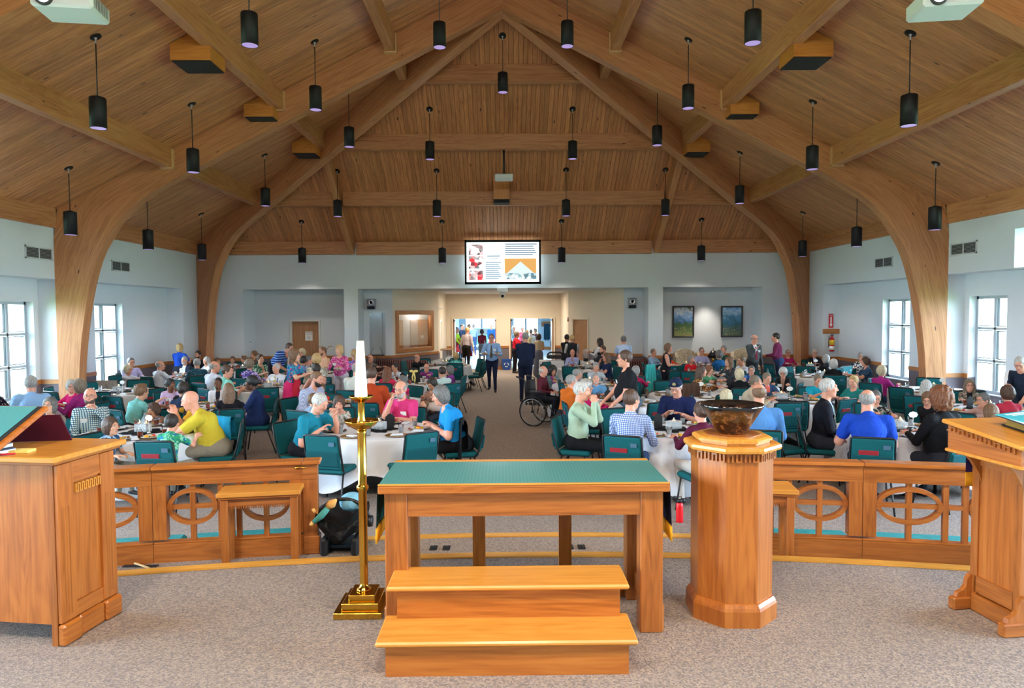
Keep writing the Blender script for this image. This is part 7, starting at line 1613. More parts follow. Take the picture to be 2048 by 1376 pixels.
for k, t in TD.items():
    c = np.array(t[:2]); c0 = c.copy()
    for _ in range(60):
        g = (c0 - c) * .35
        for p in seated[k]:
            v = c - np.array(p['org'][:2]); L = np.linalg.norm(v) + 1e-6; w = 1.0 if p['lod'] < 2 else .6; g += w * v / L * (1.08 - L)
        c = c + .15 * g
    c[0] = min(max(c[0], -8.55), 8.55); CEN[k] = c if k != 'R2' else np.array((2.0, 12.35))
for k in TD:
    for p in seated[k]:      # nobody sits inside a table
        v = np.array(p['org'][:2]) - CEN[k]; L = np.linalg.norm(v); need = .98 if p['lod'] < 2 else .92
        if L < need:
            dv = v / L * min(need - L, .30); p['o'].location.x += dv[0]; p['o'].location.y += dv[1]; p['org'] = p['o'].location.copy()
M['tabletop'] = mat('tabletop_grey', '#9a9690', .6)
def cloth_mesh(seed, R=TR, top=.755):
    rnd = random.Random(seed); n = 88; ph = [rnd.uniform(0, 6.28) for _ in range(5)]; a0 = rnd.uniform(0, pi / 2); V = []; F = []
    rings = [(.0, 0), (.5, 0), (.93, 0), (1.0, 0.004), (1.02, .02), (1.03, .07), (1.04, .17), (1.06, .30), (1.08, .45), (1.10, .60), (1.12, 1.0)]
    for i, (f, dz) in enumerate(rings):
        for k in range(n):
            a = 2 * pi * k / n; r = R * f; hem = .34 - .27 * abs(sin(2 * (a - a0))) ** 1.5; t = max(0, (i - 5) / 5)
            z = top - (dz if i < 10 else (top - hem)); z = max(z, hem) if i >= 8 else z
            if i > 5: r += t * (.030 * sin(9 * a + ph[0]) + .028 * sin(14 * a + ph[1]) + .018 * sin(23 * a + ph[2])) + t * .05 * abs(sin(2 * (a - a0)))
            V.append((r * cos(a), r * sin(a), z))
    for i in range(len(rings) - 1):
        for k in range(n): F.append((i * n + k, i * n + (k + 1) % n, (i + 1) * n + (k + 1) % n, (i + 1) * n + k))
    m = MB(); m.add(V, F, 0, None, True); return m.mesh('tablecloth', M['linen'])
cloths = [cloth_mesh(s) for s in (3, 8, 21)]
tt = MB(); tt.lathe([(0, .72), (TR - .02, .72), (TR - .02, .745), (0, .745)], n=40, smooth=False); tt = tt.mesh('tabletop', M['tabletop'])
tl = MB(); tl.tube([(0, 0, 0), (0, 0, .72)], .02, 8); tl = tl.mesh('leg', M['black'])
# items
def lm(name, prof, m, n=24, **k): q = MB(); q.lathe(prof, n=n, **k); return q.mesh(name, m)
goldrim = mat('gold_rim', '#b08a4a', .3, .7); china = mat('china', '#e6e6e8', .25); M['blackcloth'] = cl('#101012')
ch_m = lm('charger', [(0, .002), (.13, .002), (.155, .010), (.158, .014), (.15, .014), (.125, .007), (0, .007)], goldrim, 28)
chb_m = lm('charger', [(0, .002), (.13, .002), (.155, .010), (.158, .014), (.15, .014), (.125, .007), (0, .007)], mat('black_charger', '#1a1a1e', .25), 28)
pl_m = lm('plate', [(0, .0), (.08, .0), (.122, .014), (.124, .017), (.118, .017), (.08, .006), (0, .005)], china, 28)
def food_mesh(seed):
    rnd = random.Random(seed); q = MB(); cols = [0, 1, 2, 3, 4]; rnd.shuffle(cols)
    for i in range(9):
        a = rnd.uniform(0, 6.28); r = rnd.uniform(.01, .07); q.ell((r * cos(a), r * sin(a), .014 + rnd.uniform(0, .012)), (rnd.uniform(.014, .034), rnd.uniform(.014, .03), rnd.uniform(.008, .018)), 8, 5, mi=cols[i % 4])
    return q.mesh('food', [mat('food_cheese', '#e8a828', .6), mat('food_meat', '#7c4a28', .6), mat('food_bread', '#d8b078', .7), mat('food_green', '#6f8a3c', .6), mat('food_tomato', '#c8402a', .5)])
foods = [food_mesh(s) for s in range(6)]
cup_m = lm('cup', [(.028, .0), (.038, .115), (.040, .116), (.0395, .118), (.036, .114)], M['cup'], 16)
liq = {k: lm('drink', [(0, .006), (.027, .006), (.0345, .082), (0, .083)], m, 14) for k, m in (('iced tea', mat('iced_tea', '#9c3c18', .15)), ('pink lemonade', mat('lemonade', '#f08070', .2)), ('ice water', mat('ice_water', '#eef2f4', .35)))}
nap = MB(); nap.box((0, 0, .012), (.16, .09, .012), bev=.004); nap.box((.01, .004, .022), (.14, .075, .010), bev=.004); nap_m = nap.mesh('napkin', M['linen'])
fk = MB(); fk.box((0, 0, .004), (.006, .12, .003)); fk.box((0, -.085, .005), (.020, .05, .003)); fork_m = fk.mesh('fork', M['steel'])
def flame_mat():
    q = N('flame'); q.setp(Base_Color=(0, 0, 0, 1)); q.b.inputs['Emission Color'].default_value = srgb('#ffcf7a'); q.b.inputs['Emission Strength'].default_value = 7; return q.m
FLM = flame_mat()
gb = MB(); gb.box((0, 0, .055), (.20, .11, .11), bev=.006)
for i in range(14): gb.ell((random.uniform(-.085, .085), random.choice((-.052, .052)), random.uniform(.02, .09)), (.012, .006, .010), 6, 4)
glass_m = gb.mesh('glass_block', M['candleglass'])
tea = MB(); tea.lathe([(0, .111), (.026, .111), (.026, .122), (0, .124)], n=14); tea_m = tea.mesh('tealight', M['wax']); fl = MB(); fl.ell((0, 0, .138), (.006, .006, .014), 8, 6); fl_m = fl.mesh('flame', FLM)
rn = MB(); n = 30; V = [(0, 0, .004)] + [((.24 + .05 * sin(5 * a + 1) + .03 * sin(11 * a)) * cos(a), (.24 + .05 * sin(5 * a + 1) + .03 * sin(11 * a)) * sin(a), .004) for a in [2 * pi * k / n for k in range(n)]]
V += [(x * .97, y * .97, .009 + .008 * (i % 3 == 0)) for i, (x, y, z) in enumerate(V)]; m_ = n + 1
rn.add(V, [(0, 1 + (k + 1) % n, 1 + k) for k in range(n)] + [(m_, m_ + 1 + k, m_ + 1 + (k + 1) % n) for k in range(n)] + [(1 + k, 1 + (k + 1) % n, m_ + 1 + (k + 1) % n, m_ + 1 + k) for k in range(n)], smooth=True); run_m = rn.mesh('black_runner', M['blackcloth'])
sg = MB(); sg.prism([(-.065, 0), (.065, 0), (.065, .13), (.045, .145), (.03, .165), (0, .175), (-.03, .165), (-.045, .145), (-.065, .13)], (0, 0, .02), (1, 0, 0), (0, 0, 1), (0, .006, 0)); sg.box((0, .003, .01), (.10, .05, .02)); sign_m = sg.mesh('table_sign', M['blackmatte'])
cd = MB(); P = [(.055 * cos(a) * (1 + .06 * cos(8 * a)), .040 * sin(a) * (1 + .06 * cos(8 * a)) + .20) for a in [2 * pi * k / 32 for k in range(32)]]; cd.prism(P, (0, 0, 0), (1, 0, 0), (0, 0, 1), (0, .004, 0)); cd.box((0, .002, .08), (.004, .003, .16)); cd.lathe([(0, 0), (.025, 0), (.02, .01), (0, .012)], n=10); card_m = cd.mesh('number_card', M['paper'])
TZ = .757
# chair prototype (front towards -Y, hips of the sitter at the origin)
def chair_parts():
    t = empty('stacking_chair')
    q = MB(); q.box((0, -.04, .435), (.46, .45, .065), bev=.022); obj('seat', q.mesh('seat', M['teal']), t)
    R = Matrix.Rotation(-.17, 3, 'X'); q = MB(); q.box((0, .232, .675), (.445, .040, .42), R=R, bev=.016); obj('backrest', q.mesh('backrest', M['teal']), t)
    q = MB(); q.box((0, .247, .60), (.435, .034, .19), R=R, bev=.014); obj('pocket', q.mesh('pocket', M['tealdark']), t)
    q = MB(); q.box((-.14, .286, .79), (.075, .003, .05), R=R); obj('card_holder', q.mesh('card_holder', mat('card_holder_blue', '#4a6c84', .4)), t)
    q = MB(); q.tube([(-.225, .13, .41), (-.233, .17, .46), (-.235, .232, .68), (-.233, .268, .88), (-.20, .272, .893), (.20, .272, .893), (.233, .268, .88), (.235, .232, .68), (.233, .17, .46), (.225, .13, .41)], .0125, 7)
    obj('back_frame', q.mesh('back_frame', M['black']), t)
    q = MB(); q.tube([(-.20, .15, .40), (-.20, -.24, .40), (.20, -.24, .40), (.20, .15, .40)], .010, 6, closed=True)
    obj('seat_frame', q.mesh('seat_frame', M['black']), t)
    for x in (-1, 1):
        q = MB(); q.tube([(x * .205, -.19, .405), (x * .235, -.255, .0)], .0115, 7); obj('leg', q.mesh('leg', M['black']), t)
        q = MB(); q.tube([(x * .205, .12, .405), (x * .235, .26, .0)], .0115, 7); obj('leg', q.mesh('leg', M['black']), t)
    return t
CH0 = chair_parts(); CHK = {CH0: kids(CH0)}; ch_used = [False]; NCH = [0]
hb = MB(); hb.box((0, 0, 0), (.15, .032, .21), bev=.005); hymn_m = hb.mesh('hymnal', M['hymnal'])
def place_chair(x, y, rz, label, book=False, z=0):
    o = CH0 if not ch_used[0] else copy_tree(CH0, CHK, (0, 0, 0), 0); ch_used[0] = True; o.location = (x, y, z); o.rotation_euler = (0, 0, rz); tag(o, label, 'chair', 'teal stacking chairs'); NCH[0] += 1
    if book:
        b = obj('hymnal', hymn_m, None, Matrix.Rotation(rz, 3, 'Z') @ Vector((.045, .2465, .672)) + Vector((x, y, z)), (radians(-10), radians(88), rz)); b.rotation_euler = (Matrix.Rotation(rz, 3, 'Z') @ Matrix.Rotation(-.17, 3, 'X') @ Matrix.Rotation(pi / 2, 3, 'Y')).to_euler()
        tag(b, uq('red hymnal in the pocket of the ' + label.replace('teal chair of the', 'chair of the').replace('empty teal chair', 'empty chair')), 'book', 'red hymnals in chair pockets')
    return o
used_lab = set()
def short(lb, n=8):
    w = lb.replace(',', '').split()
    for m in range(n, 15):
        s = ' '.join(w[:m])
        if sum(1 for p in PEOPLE if p['label'].replace(',', '').startswith(s)) == 1: break
    return s
STOP = set('in a the with and of at by his her on to seen seated as for over beside behind before near dark light back short black white very long blue pale green grey an'.split())
def cut(s, n=16):
    w = s.split()[:n]
    while w[-1].strip(',') in STOP: w = w[:-1]
    return ' '.join(w)
LAB = {}
def uq(s):
    s = cut(s)
    for alt in ('', ' (nearer one)', ' (farther one)'):
        if s + alt not in LAB and len((s + alt).split()) <= 16: LAB[s + alt] = 1; return s + alt
    return s
taken = []
for p in PEOPLE:
    if p['pose'] != 'sit' or 'wheelchair' in p['label'] or 'striped sofa' in p['label'] : continue
    k = min(CEN, key=lambda k: (CEN[k][0] - p['org'].x) ** 2 + (CEN[k][1] - p['org'].y) ** 2)
    back = cos(p['face']) < -.2
    place_chair(p['org'].x, p['org'].y, p['face'], uq('teal chair of the ' + short(p['label'])), book=(p['lod'] == 0 and random.random() < .75) or (back and random.random() < .5)); taken.append((p['org'].x, p['org'].y))
DIRN = ['near', 'near right', 'right', 'far right', 'far', 'far left', 'left', 'near left']
drink_names = ['ice water', 'iced tea', 'ice water', 'pink lemonade', 'ice water', 'iced tea']
for ti, (k, t) in enumerate(TD.items()):
    cx_, cy_ = CEN[k]; desc = t[2]
    tb = empty('round_table', (cx_, cy_, 0)); obj('tabletop', tt, tb)
    for a in range(4): obj('leg', tl, tb, (.5 * cos(a * pi / 2 + .5), .5 * sin(a * pi / 2 + .5), 0))
    tag(tb, cut('round folding table under the cloth, ' + desc), 'table', 'round banquet tables')
    c = obj('tablecloth', cloths[ti % 3], None, (cx_, cy_, 0), (0, 0, ti * .7)); tag(c, cut('white floor length tablecloth on the ' + desc), 'tablecloth', 'white tablecloths')
    near = t[1] < 17
    # centrepiece
    rn_ = obj('black_runner', run_m, None, (cx_, cy_, TZ), (0, 0, ti * 1.1)); tag(rn_, cut('black gathered cloth in the middle of the ' + desc), 'cloth', 'black centre cloths')
    v_ = empty('candle_block', (cx_ + .02, cy_ - .02, TZ + .012), ti * .35 - .6); obj('glass_block', glass_m, v_)
    for x in ((-.05, .05) if ti % 2 else (0,)): tl_ = obj('tealight', tea_m, v_, (x, 0, 0)); obj('flame', fl_m, tl_)
    tag(v_, cut('clear glass block with lit tealight in the middle of the ' + desc), 'candle holder', 'glass candle holders')
    if k in ('T1', 'R1', 'T6', 'T10', 'R2', 'R5', 'R13'):
        s_ = obj('table_sign', sign_m, None, (cx_ + (.15 if k == 'T1' else -.16), cy_ + .12, TZ + .01), (0, 0, .3)); tag(s_, cut('black arched sign board standing on the ' + desc), 'sign', 'black table signs')
    else:
        s_ = obj('number_card', card_m, None, (cx_ + .14, cy_ - .10, TZ + .01), (0, 0, -.2)); tag(s_, cut('white scalloped card on a stick on the ' + desc), 'card', 'scalloped table cards')
    # guests' settings
    angs = []
    for i, p in enumerate(seated[k]):
        d = Vector((p['org'].x - cx_, p['org'].y - cy_, 0)); a = atan2(d.y, d.x); angs.append(a); fwd = Vector((sin(p['face']), -cos(p['face']), 0)); r = .57; sh = short(p['label'], 7)
        e = Vector((cx_, cy_, TZ)) + Vector((cos(a), sin(a), 0)) * r
        g = obj('charger', ch_m if (ti + i) % 2 else chb_m, None, e); tag(g, uq('%s charger of the %s' % ('gold' if (ti + i) % 2 else 'black', sh)), 'charger', 'charger plates')
        q = obj('plate', pl_m, None, e + Vector((0, 0, .008))); f_ = obj('food', foods[(ti * 3 + i) % 6], q, (0, 0, 0), (0, 0, a)); f_['kind'] = 'stuff'; tag(q, uq('food plate of the ' + sh), 'plate', 'plates of food')
        dk = drink_names[(ti + i * 2) % 6]; a2 = a + .36; e2 = Vector((cx_ + .52 * cos(a2), cy_ + .52 * sin(a2), TZ)); cu = empty('plastic_cup', e2); obj('cup', cup_m, cu); obj('drink', liq[dk], cu); tag(cu, uq('%s cup by the %s' % (dk, sh)), 'cup', 'clear plastic cups')
        if p['lod'] == 0: e3 = Vector((cx_, cy_, TZ)) + Vector((cos(a - .33), sin(a - .33), 0)) * .6; n_ = obj('napkin', nap_m, None, e3, (0, 0, a)); tag(n_, uq('folded napkin by the ' + sh), 'napkin', 'white napkins')
    # free seats
    angs.sort(); gaps = []
    if not angs: free = [2 * pi * j / 8 + .2 for j in range(8)]
    else:
        free = []
        for j, a in enumerate(angs):
            b_ = angs[(j + 1) % len(angs)] + (2 * pi if j == len(angs) - 1 else 0); n_ = int((b_ - a) / radians(46)) - 1
            for q in range(1, n_ + 1): free.append(a + (b_ - a) * q / (n_ + 1))
    for j, a in enumerate(free):
        x, y = cx_ + 1.02 * cos(a), cy_ + 1.02 * sin(a)
        if abs(x) > 9.0 or any((x - u_) ** 2 + (y - v__) ** 2 < .42 ** 2 for u_, v__ in taken) or any(p['pose'] != 'sit' and (x - p['org'].x) ** 2 + (y - p['org'].y) ** 2 < .45 ** 2 for p in PEOPLE): continue
        if any((x - CEN[m][0]) ** 2 + (y - CEN[m][1]) ** 2 < .95 ** 2 for m in CEN if m != k): continue
        nm = DIRN[int(round(((a + pi / 2) % (2 * pi)) / (pi / 4))) % 8]; lb = cut('empty teal chair, %s side, %s' % (nm, desc))
        if lb in used_lab: lb = cut('second empty teal chair, %s side, %s' % (nm, desc))
        if lb in used_lab: continue
        used_lab.add(lb); rz = a - pi / 2 + (random.uniform(-.15, .15)); place_chair(x, y, rz, lb, book=random.random() < .65); taken.append((x, y))
        e = Vector((cx_ + .60 * cos(a), cy_ + .60 * sin(a), TZ)); g = obj('charger', ch_m, None, e); tag(g, uq('gold charger, free %s%s place, %s' % ('second ' if 'second' in lb else '', nm, desc)), 'charger', 'charger plates')
        n_ = obj('napkin', nap_m, None, e + Vector((0, 0, .002)), (0, 0, a + 1.2)); tag(n_, uq('napkin on charger, free %s%s place, %s' % ('second ' if 'second' in lb else '', nm, desc)), 'napkin', 'white napkins')
        e2 = Vector((cx_ + .46 * cos(a + .3), cy_ + .46 * sin(a + .3), TZ)); cu = empty('plastic_cup', e2); obj('cup', cup_m, cu); obj('drink', liq['ice water'], cu); tag(cu, uq('ice water cup, free %s%s place, %s' % ('second ' if 'second' in lb else '', nm, desc)), 'cup', 'clear plastic cups')
print('CHAIRS', NCH[0])
# extra empty chairs seen away from the tables
for (u, v, rz, lb) in ((945, 752, 60, 'empty teal chair by the aisle near the blue shirted walking man, facing the table'), (921, 748, 95, 'empty teal chair by the aisle with its seat turned sideways'), (1348, 776, 188, 'empty teal chair behind the black dress woman, back turned'), (1562, 897, 110, 'teal chair seen from the side, just right of the font'),
                       (1560, 856, 186, 'empty teal chair with hymnal, back turned, between font and dark suit man'), (478, 868, 196, 'empty teal chair beside the yellow polo man, back turned'), (251, 838, 160, 'empty teal chair behind the checked shirt man')):
    p = at_z(u, v, .45)
    if all((p.x - a) ** 2 + (p.y - b_) ** 2 > .3 ** 2 for a, b_ in taken): place_chair(p.x, p.y, radians(rz), lb, True); taken.append((p.x, p.y))
# garments on chairs
def drape(name, P, w, h, d, m, rz, label, cat='jacket'):
    q = MB(); n = 12; V = []; F = []
    for i in range(n + 1):
        x = -w / 2 + w * i / n; o1 = .012 * sin(i * 1.9)
        for (y, z) in ((-d, -h * .45 + .03 * sin(i)), (-d * .8, -.06), (-.02, .012), (.03, .012), (d * .8 + o1, -.08), (d + o1 * 2, -h * .5), (d * 1.3 + o1 * 3, -h + .05 * sin(i * 1.3))): V.append((x * (1 if z > -.2 else 1.12), y, z))
    for i in range(n):
        for k in range(6): a = i * 7 + k; F.append((a, a + 7, a + 8, a + 1))
    q.add(V, F, smooth=True); o = q.build(name, m, None, P, (0, 0, rz)); tag(o, label, cat); return o
for nm, u, v, y, w, h, m, rz, lb, ct in (('black_jacket', 925, 838, 9.4, .50, .85, cl('#0d0d10'), 100, 'black jacket hanging over the chair behind the bright blue top woman', 'jacket'), ('brown_jacket', 1378, 768, 13.0, .42, .75, cl('#4a3428'), 200, 'brown jacket hung over a chair behind the navy cap man', 'jacket'),
        ('turquoise_towel', 1301, 730, 16.6, .22, .6, cl('#3fb4b4'), 190, 'turquoise garment draped over a chair beyond the standing black top woman', 'garment'), ('aqua_blanket', 446, 834, 9.9, .40, .55, cl('#1a86a8'), 150, 'bright aqua jacket over the chair behind the yellow polo man', 'jacket'), ('grey_coat', 212, 762, 15.4, .5, .4, cl('#8a837c'), 180, 'taupe coat over a chair by the empty left table', 'coat')):
    p = at_y(u, v, y); drape(nm, p, w, h, .05, m, radians(rz), lb, ct)
# ---- wheelchair
wp = [p for p in PEOPLE if 'wheelchair' in p['label'] and 'maroon' in p['label']][0]; wc = empty('wheelchair', wp['org'], wp['face'])
for x in (-1, 1):
    tyre = MB(); n = 40; tyre.tube([(x * .30, .04 + .30 * cos(a), .305 + .30 * sin(a)) for a in [2 * pi * k / n for k in range(n)]], .014, 8, closed=True); wh = tyre.build('wheel', M['blackmatte'], wc)
    r_ = MB(); r_.tube([(x * .335, .04 + .26 * cos(a), .305 + .26 * sin(a)) for a in [2 * pi * k / n for k in range(n)]], .008, 6, closed=True); r_.build('push_rim', M['steel'], wh)
    s_ = MB(); s_.tube([(x * .27, .04, .305), (x * .34, .04, .305)], .025, 8); s_.build('hub', M['black'], wh)
    for k in range(12): a = 2 * pi * k / 12; MB().tube([(x * .305, .04, .305), (x * .30, .04 + .29 * cos(a), .305 + .29 * sin(a))], .003, 4).build('spoke', M['steel'], wh)
    c_ = MB(); c_.tube([(x * .24, -.42 + .08 * cos(a), .09 + .08 * sin(a)) for a in [2 * pi * k / 16 for k in range(16)]], .018, 6, closed=True); c_.build('caster', M['black'], wc)
    f_ = MB(); f_.tube([(x * .24, .22, .42), (x * .24, .26, .95), (x * .24, .40, 1.0)], .013, 7); f_.tube([(x * .24, .22, .45), (x * .24, -.30, .45), (x * .24, -.42, .25), (x * .24, -.42, .12)], .012, 7); f_.tube([(x * .25, .2, .70), (x * .25, -.22, .70), (x * .25, -.26, .46)], .012, 7); f_.build('side_frame', M['black'], wc)
    MB().box((x * .26, -.02, .72), (.05, .28, .03), bev=.01).build('arm_pad', M['black'], wc); MB().tube([(x * .24, .33, .975), (x * .24, .45, 1.01)], .02, 8).build('push_grip', M['black'], wc)
    MB().box((x * .14, -.62, .10), (.15, .16, .015)).build('footrest', M['black'], wc)
MB().box((0, -.04, .45), (.46, .44, .05), bev=.02).build('seat', M['black'], wc); MB().box((0, .24, .70), (.44, .03, .46), bev=.012).build('backrest', M['black'], wc); tag(wc, 'black wheelchair with spoked wheels at the edge of the aisle', 'wheelchair')
# ---- back of the hall: paintings, lamp, armchairs, sofas, buffet things
def painting(u0, v0, u1, v1, label, cols, seed):
    a = at_y(u0, v0, 22.85); b_ = at_y(u1, v1, 22.85); w = b_.x - a.x; h = a.z - b_.z; o = empty('painting', ((a.x + b_.x) / 2, 22.85, (a.z + b_.z) / 2)); t = .05
    for nm, args in (('top', (-w / 2, w / 2, h / 2 - t, h / 2)), ('bot', (-w / 2, w / 2, -h / 2, -h / 2 + t)), ('l', (-w / 2, -w / 2 + t, -h / 2 + t, h / 2 - t)), ('r', (w / 2 - t, w / 2, -h / 2 + t, h / 2 - t))): MB().b2(args[0], args[1], -.03, .03, args[2], args[3], bev=.008).build('frame_rail', mat('picture_frame', '#2f2c2c', .4), o)
    q = N('painted_canvas_%d' % seed); tc_ = q.n('TexCoord'); sx = q.n('SeparateXYZ'); q.l(tc_.outputs['Object'], sx.inputs[0]); n1 = q.n('TexNoise', Scale=5.0, Detail=6.0, Roughness=.7); mp = q.n('Mapping'); mp.inputs['Location'].default_value = (seed * 3.1, 0, seed); q.l(tc_.outputs['Object'], mp.inputs[0]); q.l(mp.outputs[0], n1.inputs['Vector'])
    zz = q.math('ADD', q.math('DIVIDE', sx.outputs['Z'], h), .5); f = q.math('ADD', zz, q.math('MULTIPLY', q.math('SUBTRACT', n1.outputs[0], .5), .9)); c = q.ramp(f, [(i / (len(cols) - 1), srgb(k)) for i, k in enumerate(cols)])
    vo = q.n('TexVoronoi', Scale=26.0); q.l(tc_.outputs['Object'], vo.inputs['Vector']); sp_2 = q.n('SeparateColor'); q.l(vo.outputs['Color'], sp_2.inputs[0]); fl_ = q.ramp(sp_2.outputs[0], [(0, srgb('#b8343c')), (.4, srgb('#e8d8dc')), (.7, srgb('#3f6a34')), (1, srgb('#d8b8a0'))])
    msk = q.math('MULTIPLY', q.math('LESS_THAN', vo.outputs['Distance'], .33), q.math('LESS_THAN', zz, .34)); c = q.mix(q.math('MULTIPLY', msk, .8), c, fl_); q.l(c, q.b.inputs['Base Color']); q.setp(Roughness=.45)
    MB().b2(-w / 2 + t, w / 2 - t, -.012, .01, -h / 2 + t, h / 2 - t).build('canvas', q.m, o); tag(o, label, 'painting', 'garden paintings')
painting(1345, 612, 1388, 675, 'framed painting of a garden path and blue sea, left of the pair', ['#8a7a50', '#7c8a44', '#4a6a38', '#3a5a34', '#4f7cb0', '#8fb0d4', '#d4dce4', '#5a6a44'], 1)
painting(1442, 612, 1485, 674, 'framed painting of a lake garden in blue tones, right of the pair', ['#5a6444', '#4a6a54', '#2f5a5c', '#3a7494', '#4f8cb4', '#b4d0e8', '#4a90cc'], 2)
lp = at_y(1428, 740, 22.2); lx = lp.x
et = empty('end_table', (lx, 22.3, 0)); MB().box((0, 0, .56), (.55, .45, .03), bev=.006).build('table_top', M['doorwood'], et)
for x in (-1, 1):
    for y in (-1, 1): MB().box((x * .23, y * .18, .27), (.04, .04, .54)).build('leg', M['doorwood'], et)
tag(et, 'wooden end table under the table lamp between the armchairs', 'table')
tlp = empty('table_lamp', (lx, 22.3, .575)); q = MB(); q.lathe([(0, 0), (.08, 0), (.08, .02), (.03, .04), (.02, .10), (.035, .2), (.02, .34), (.012, .36), (.012, .58)], n=20); q.build('brass_stem', M['brass'], tlp)
q = MB(); q.lathe([(.205, .30), (.075, .52), (.07, .52), (.2, .30)], n=32); q.build('lamp_shade', mat('shade_black', '#0f0f12', .35), tlp); q = MB(); q.ell((0, 0, .40), (.03, .03, .045)); q.build('bulb', em('lamp_bulb', '#ffdcae', 18), tlp); q = MB(); q.ell((0, 0, .59), (.014, .014, .02), 8, 6); q.build('finial', M['brass'], tlp)
tag(tlp, 'table lamp with black cone shade and brass stem between the two armchairs', 'lamp'); lamp('table_lamp_light', 'POINT', (lx, 22.3, .98), 26, (1, .8, .58), shadow_soft_size=.03)
lamp('alcove_downlight', 'SPOT', (lx - .1, 22.5, 3.05), 110, (1, .88, .74), spot_size=1.5, spot_blend=.8, shadow_soft_size=.05, rot=(radians(-6), 0, 0))  # unseen spot added to brighten the paintings in the alcove
def wing_chair(x, y, rz, label):
    o = empty('wing_chair', (x, y, 0), rz); m = cl('#b5a68e', pat='floral', c2='#c8bca4', c3='#9a8b74')
    q = MB(); q.box((0, 0, .38), (.72, .68, .2), bev=.05); q.build('seat', m, o)
    q = MB(); pr_2 = [(-.34, .0), (.34, .0), (.36, .52), (.30, .66), (.12, .73), (0, .75), (-.12, .73), (-.30, .66), (-.36, .52)]; q.prism(pr_2, (0, .24, .42), (1, 0, 0), (0, .12, 1), (0, .13, 0)); q.build('backrest', m, o)
    for sx in (-1, 1):
        q = MB(); q.prism([(.27, 0), (.27, .62), (.16, .66), (.02, .50), (-.02, .26), (-.32, .24), (-.34, 0)], (sx * .37 - .05, 0, .40), (0, 1, 0), (0, 0, 1), (.10, 0, 0)); q.build('wing', m, o)
        for sy in (-1, 1): MB().box((sx * .3, sy * .28, .14), (.05, .05, .28)).build('leg', M['oak_dark'], o)
    tag(o, label, 'armchair', 'cream wing armchairs')
a = at_y(1376, 720, 22.0); wing_chair(a.x, 21.9, radians(8), 'cream wing armchair left of the table lamp'); a = at_y(1488, 720, 22.0); wing_chair(a.x, 21.9, radians(-12), 'cream wing armchair right of the table lamp')
def sofa(x, y, rz, label, w=1.9):
    o = empty('striped_sofa', (x, y, 0), rz); m = cloth('striped_upholstery_%d' % int(abs(x) * 10), '#3c2a2e', .85, .1, pat='vstripes', c2='#8a5a4c', ps=3)
    MB().box((0, 0, .34), (w, .8, .24), bev=.05).build('seat', m, o); q = MB(); q.box((0, .34, .64), (w - .1, .2, .44), bev=.07); q.build('backrest', m, o)
    for sx in (-1, 1): q = MB(); q.tube([(sx * (w / 2 - .02), -.38, .58), (sx * (w / 2 - .02), .40, .60)], .13, 14); q.b2(sx * (w / 2 - .12), sx * (w / 2 + .06), -.38, .4, .1, .56); q.build('rolled_arm', m, o)
    for sx in (-1, 1):
        for sy in (-1, 1): MB().box((sx * (w / 2 - .1), sy * .32, .06), (.07, .07, .12)).build('foot', M['oak_dark'], o)
    tag(o, label, 'sofa', 'striped sofas')
a = at_y(822, 722, 22.2); sofa(-3.45, 22.15, radians(-25), 'dark striped sofa below the corridor window, left of the vestibule', 2.1); a = at_y(1283, 722, 22.0); sofa(a.x + .1, 21.8, radians(18), 'striped sofa beside the wall right of the vestibule', 1.6)
# recycling bin
rbn = empty('recycling_bin', at_z(700, 742, 0)); a = at_z(1013, 741, 0); rbn.location = (a.x, 28.75, 0); q = MB(); V = []; 
for (z, w, d) in ((0, .15, .11), (.42, .19, .15)): V += [(-w, -d, z), (w, -d, z), (w, d, z), (-w, d, z)]
q.add(V, [(0, 1, 5, 4), (1, 2, 6, 5), (2, 3, 7, 6), (3, 0, 4, 7), (3, 2, 1, 0)]); q.build('bin_body', mat('bin_blue', '#1f4f9c', .4), rbn); q = MB(); q.b2(-.2, .2, -.16, -.14, .40, .44).b2(-.2, .2, .14, .16, .40, .44).b2(-.2, -.18, -.16, .16, .40, .44).b2(.18, .2, -.16, .16, .40, .44); q.build('rim', mat('bin_blue', '#1f4f9c', .4), rbn)
for k in range(3):
    a0 = k * 2 * pi / 3 + pi / 2; q = MB(); pts = []; 
    for j in range(7): a = a0 + .25 + j * .24; pts.append((.085 * cos(a), -.138 - .0 , .22 + .085 * sin(a)))
    V = []
    for j, (x, y, z) in enumerate(pts): s = .022 if j < 5 else (.042 if j == 5 else .002); c_ = Vector((0, y, .22)); d = (Vector((x, y, z)) - c_).normalized(); V += [Vector((x, y, z)) - d * s / 2, Vector((x, y, z)) + d * s / 2]
    q.add(V, [(2 * j, 2 * j + 1, 2 * j + 3, 2 * j + 2) for j in range(6)]); q.build('recycling_arrow', M['paper'], rbn)
tag(rbn, 'blue recycling bin with white arrows between the two vestibule doors', 'bin')
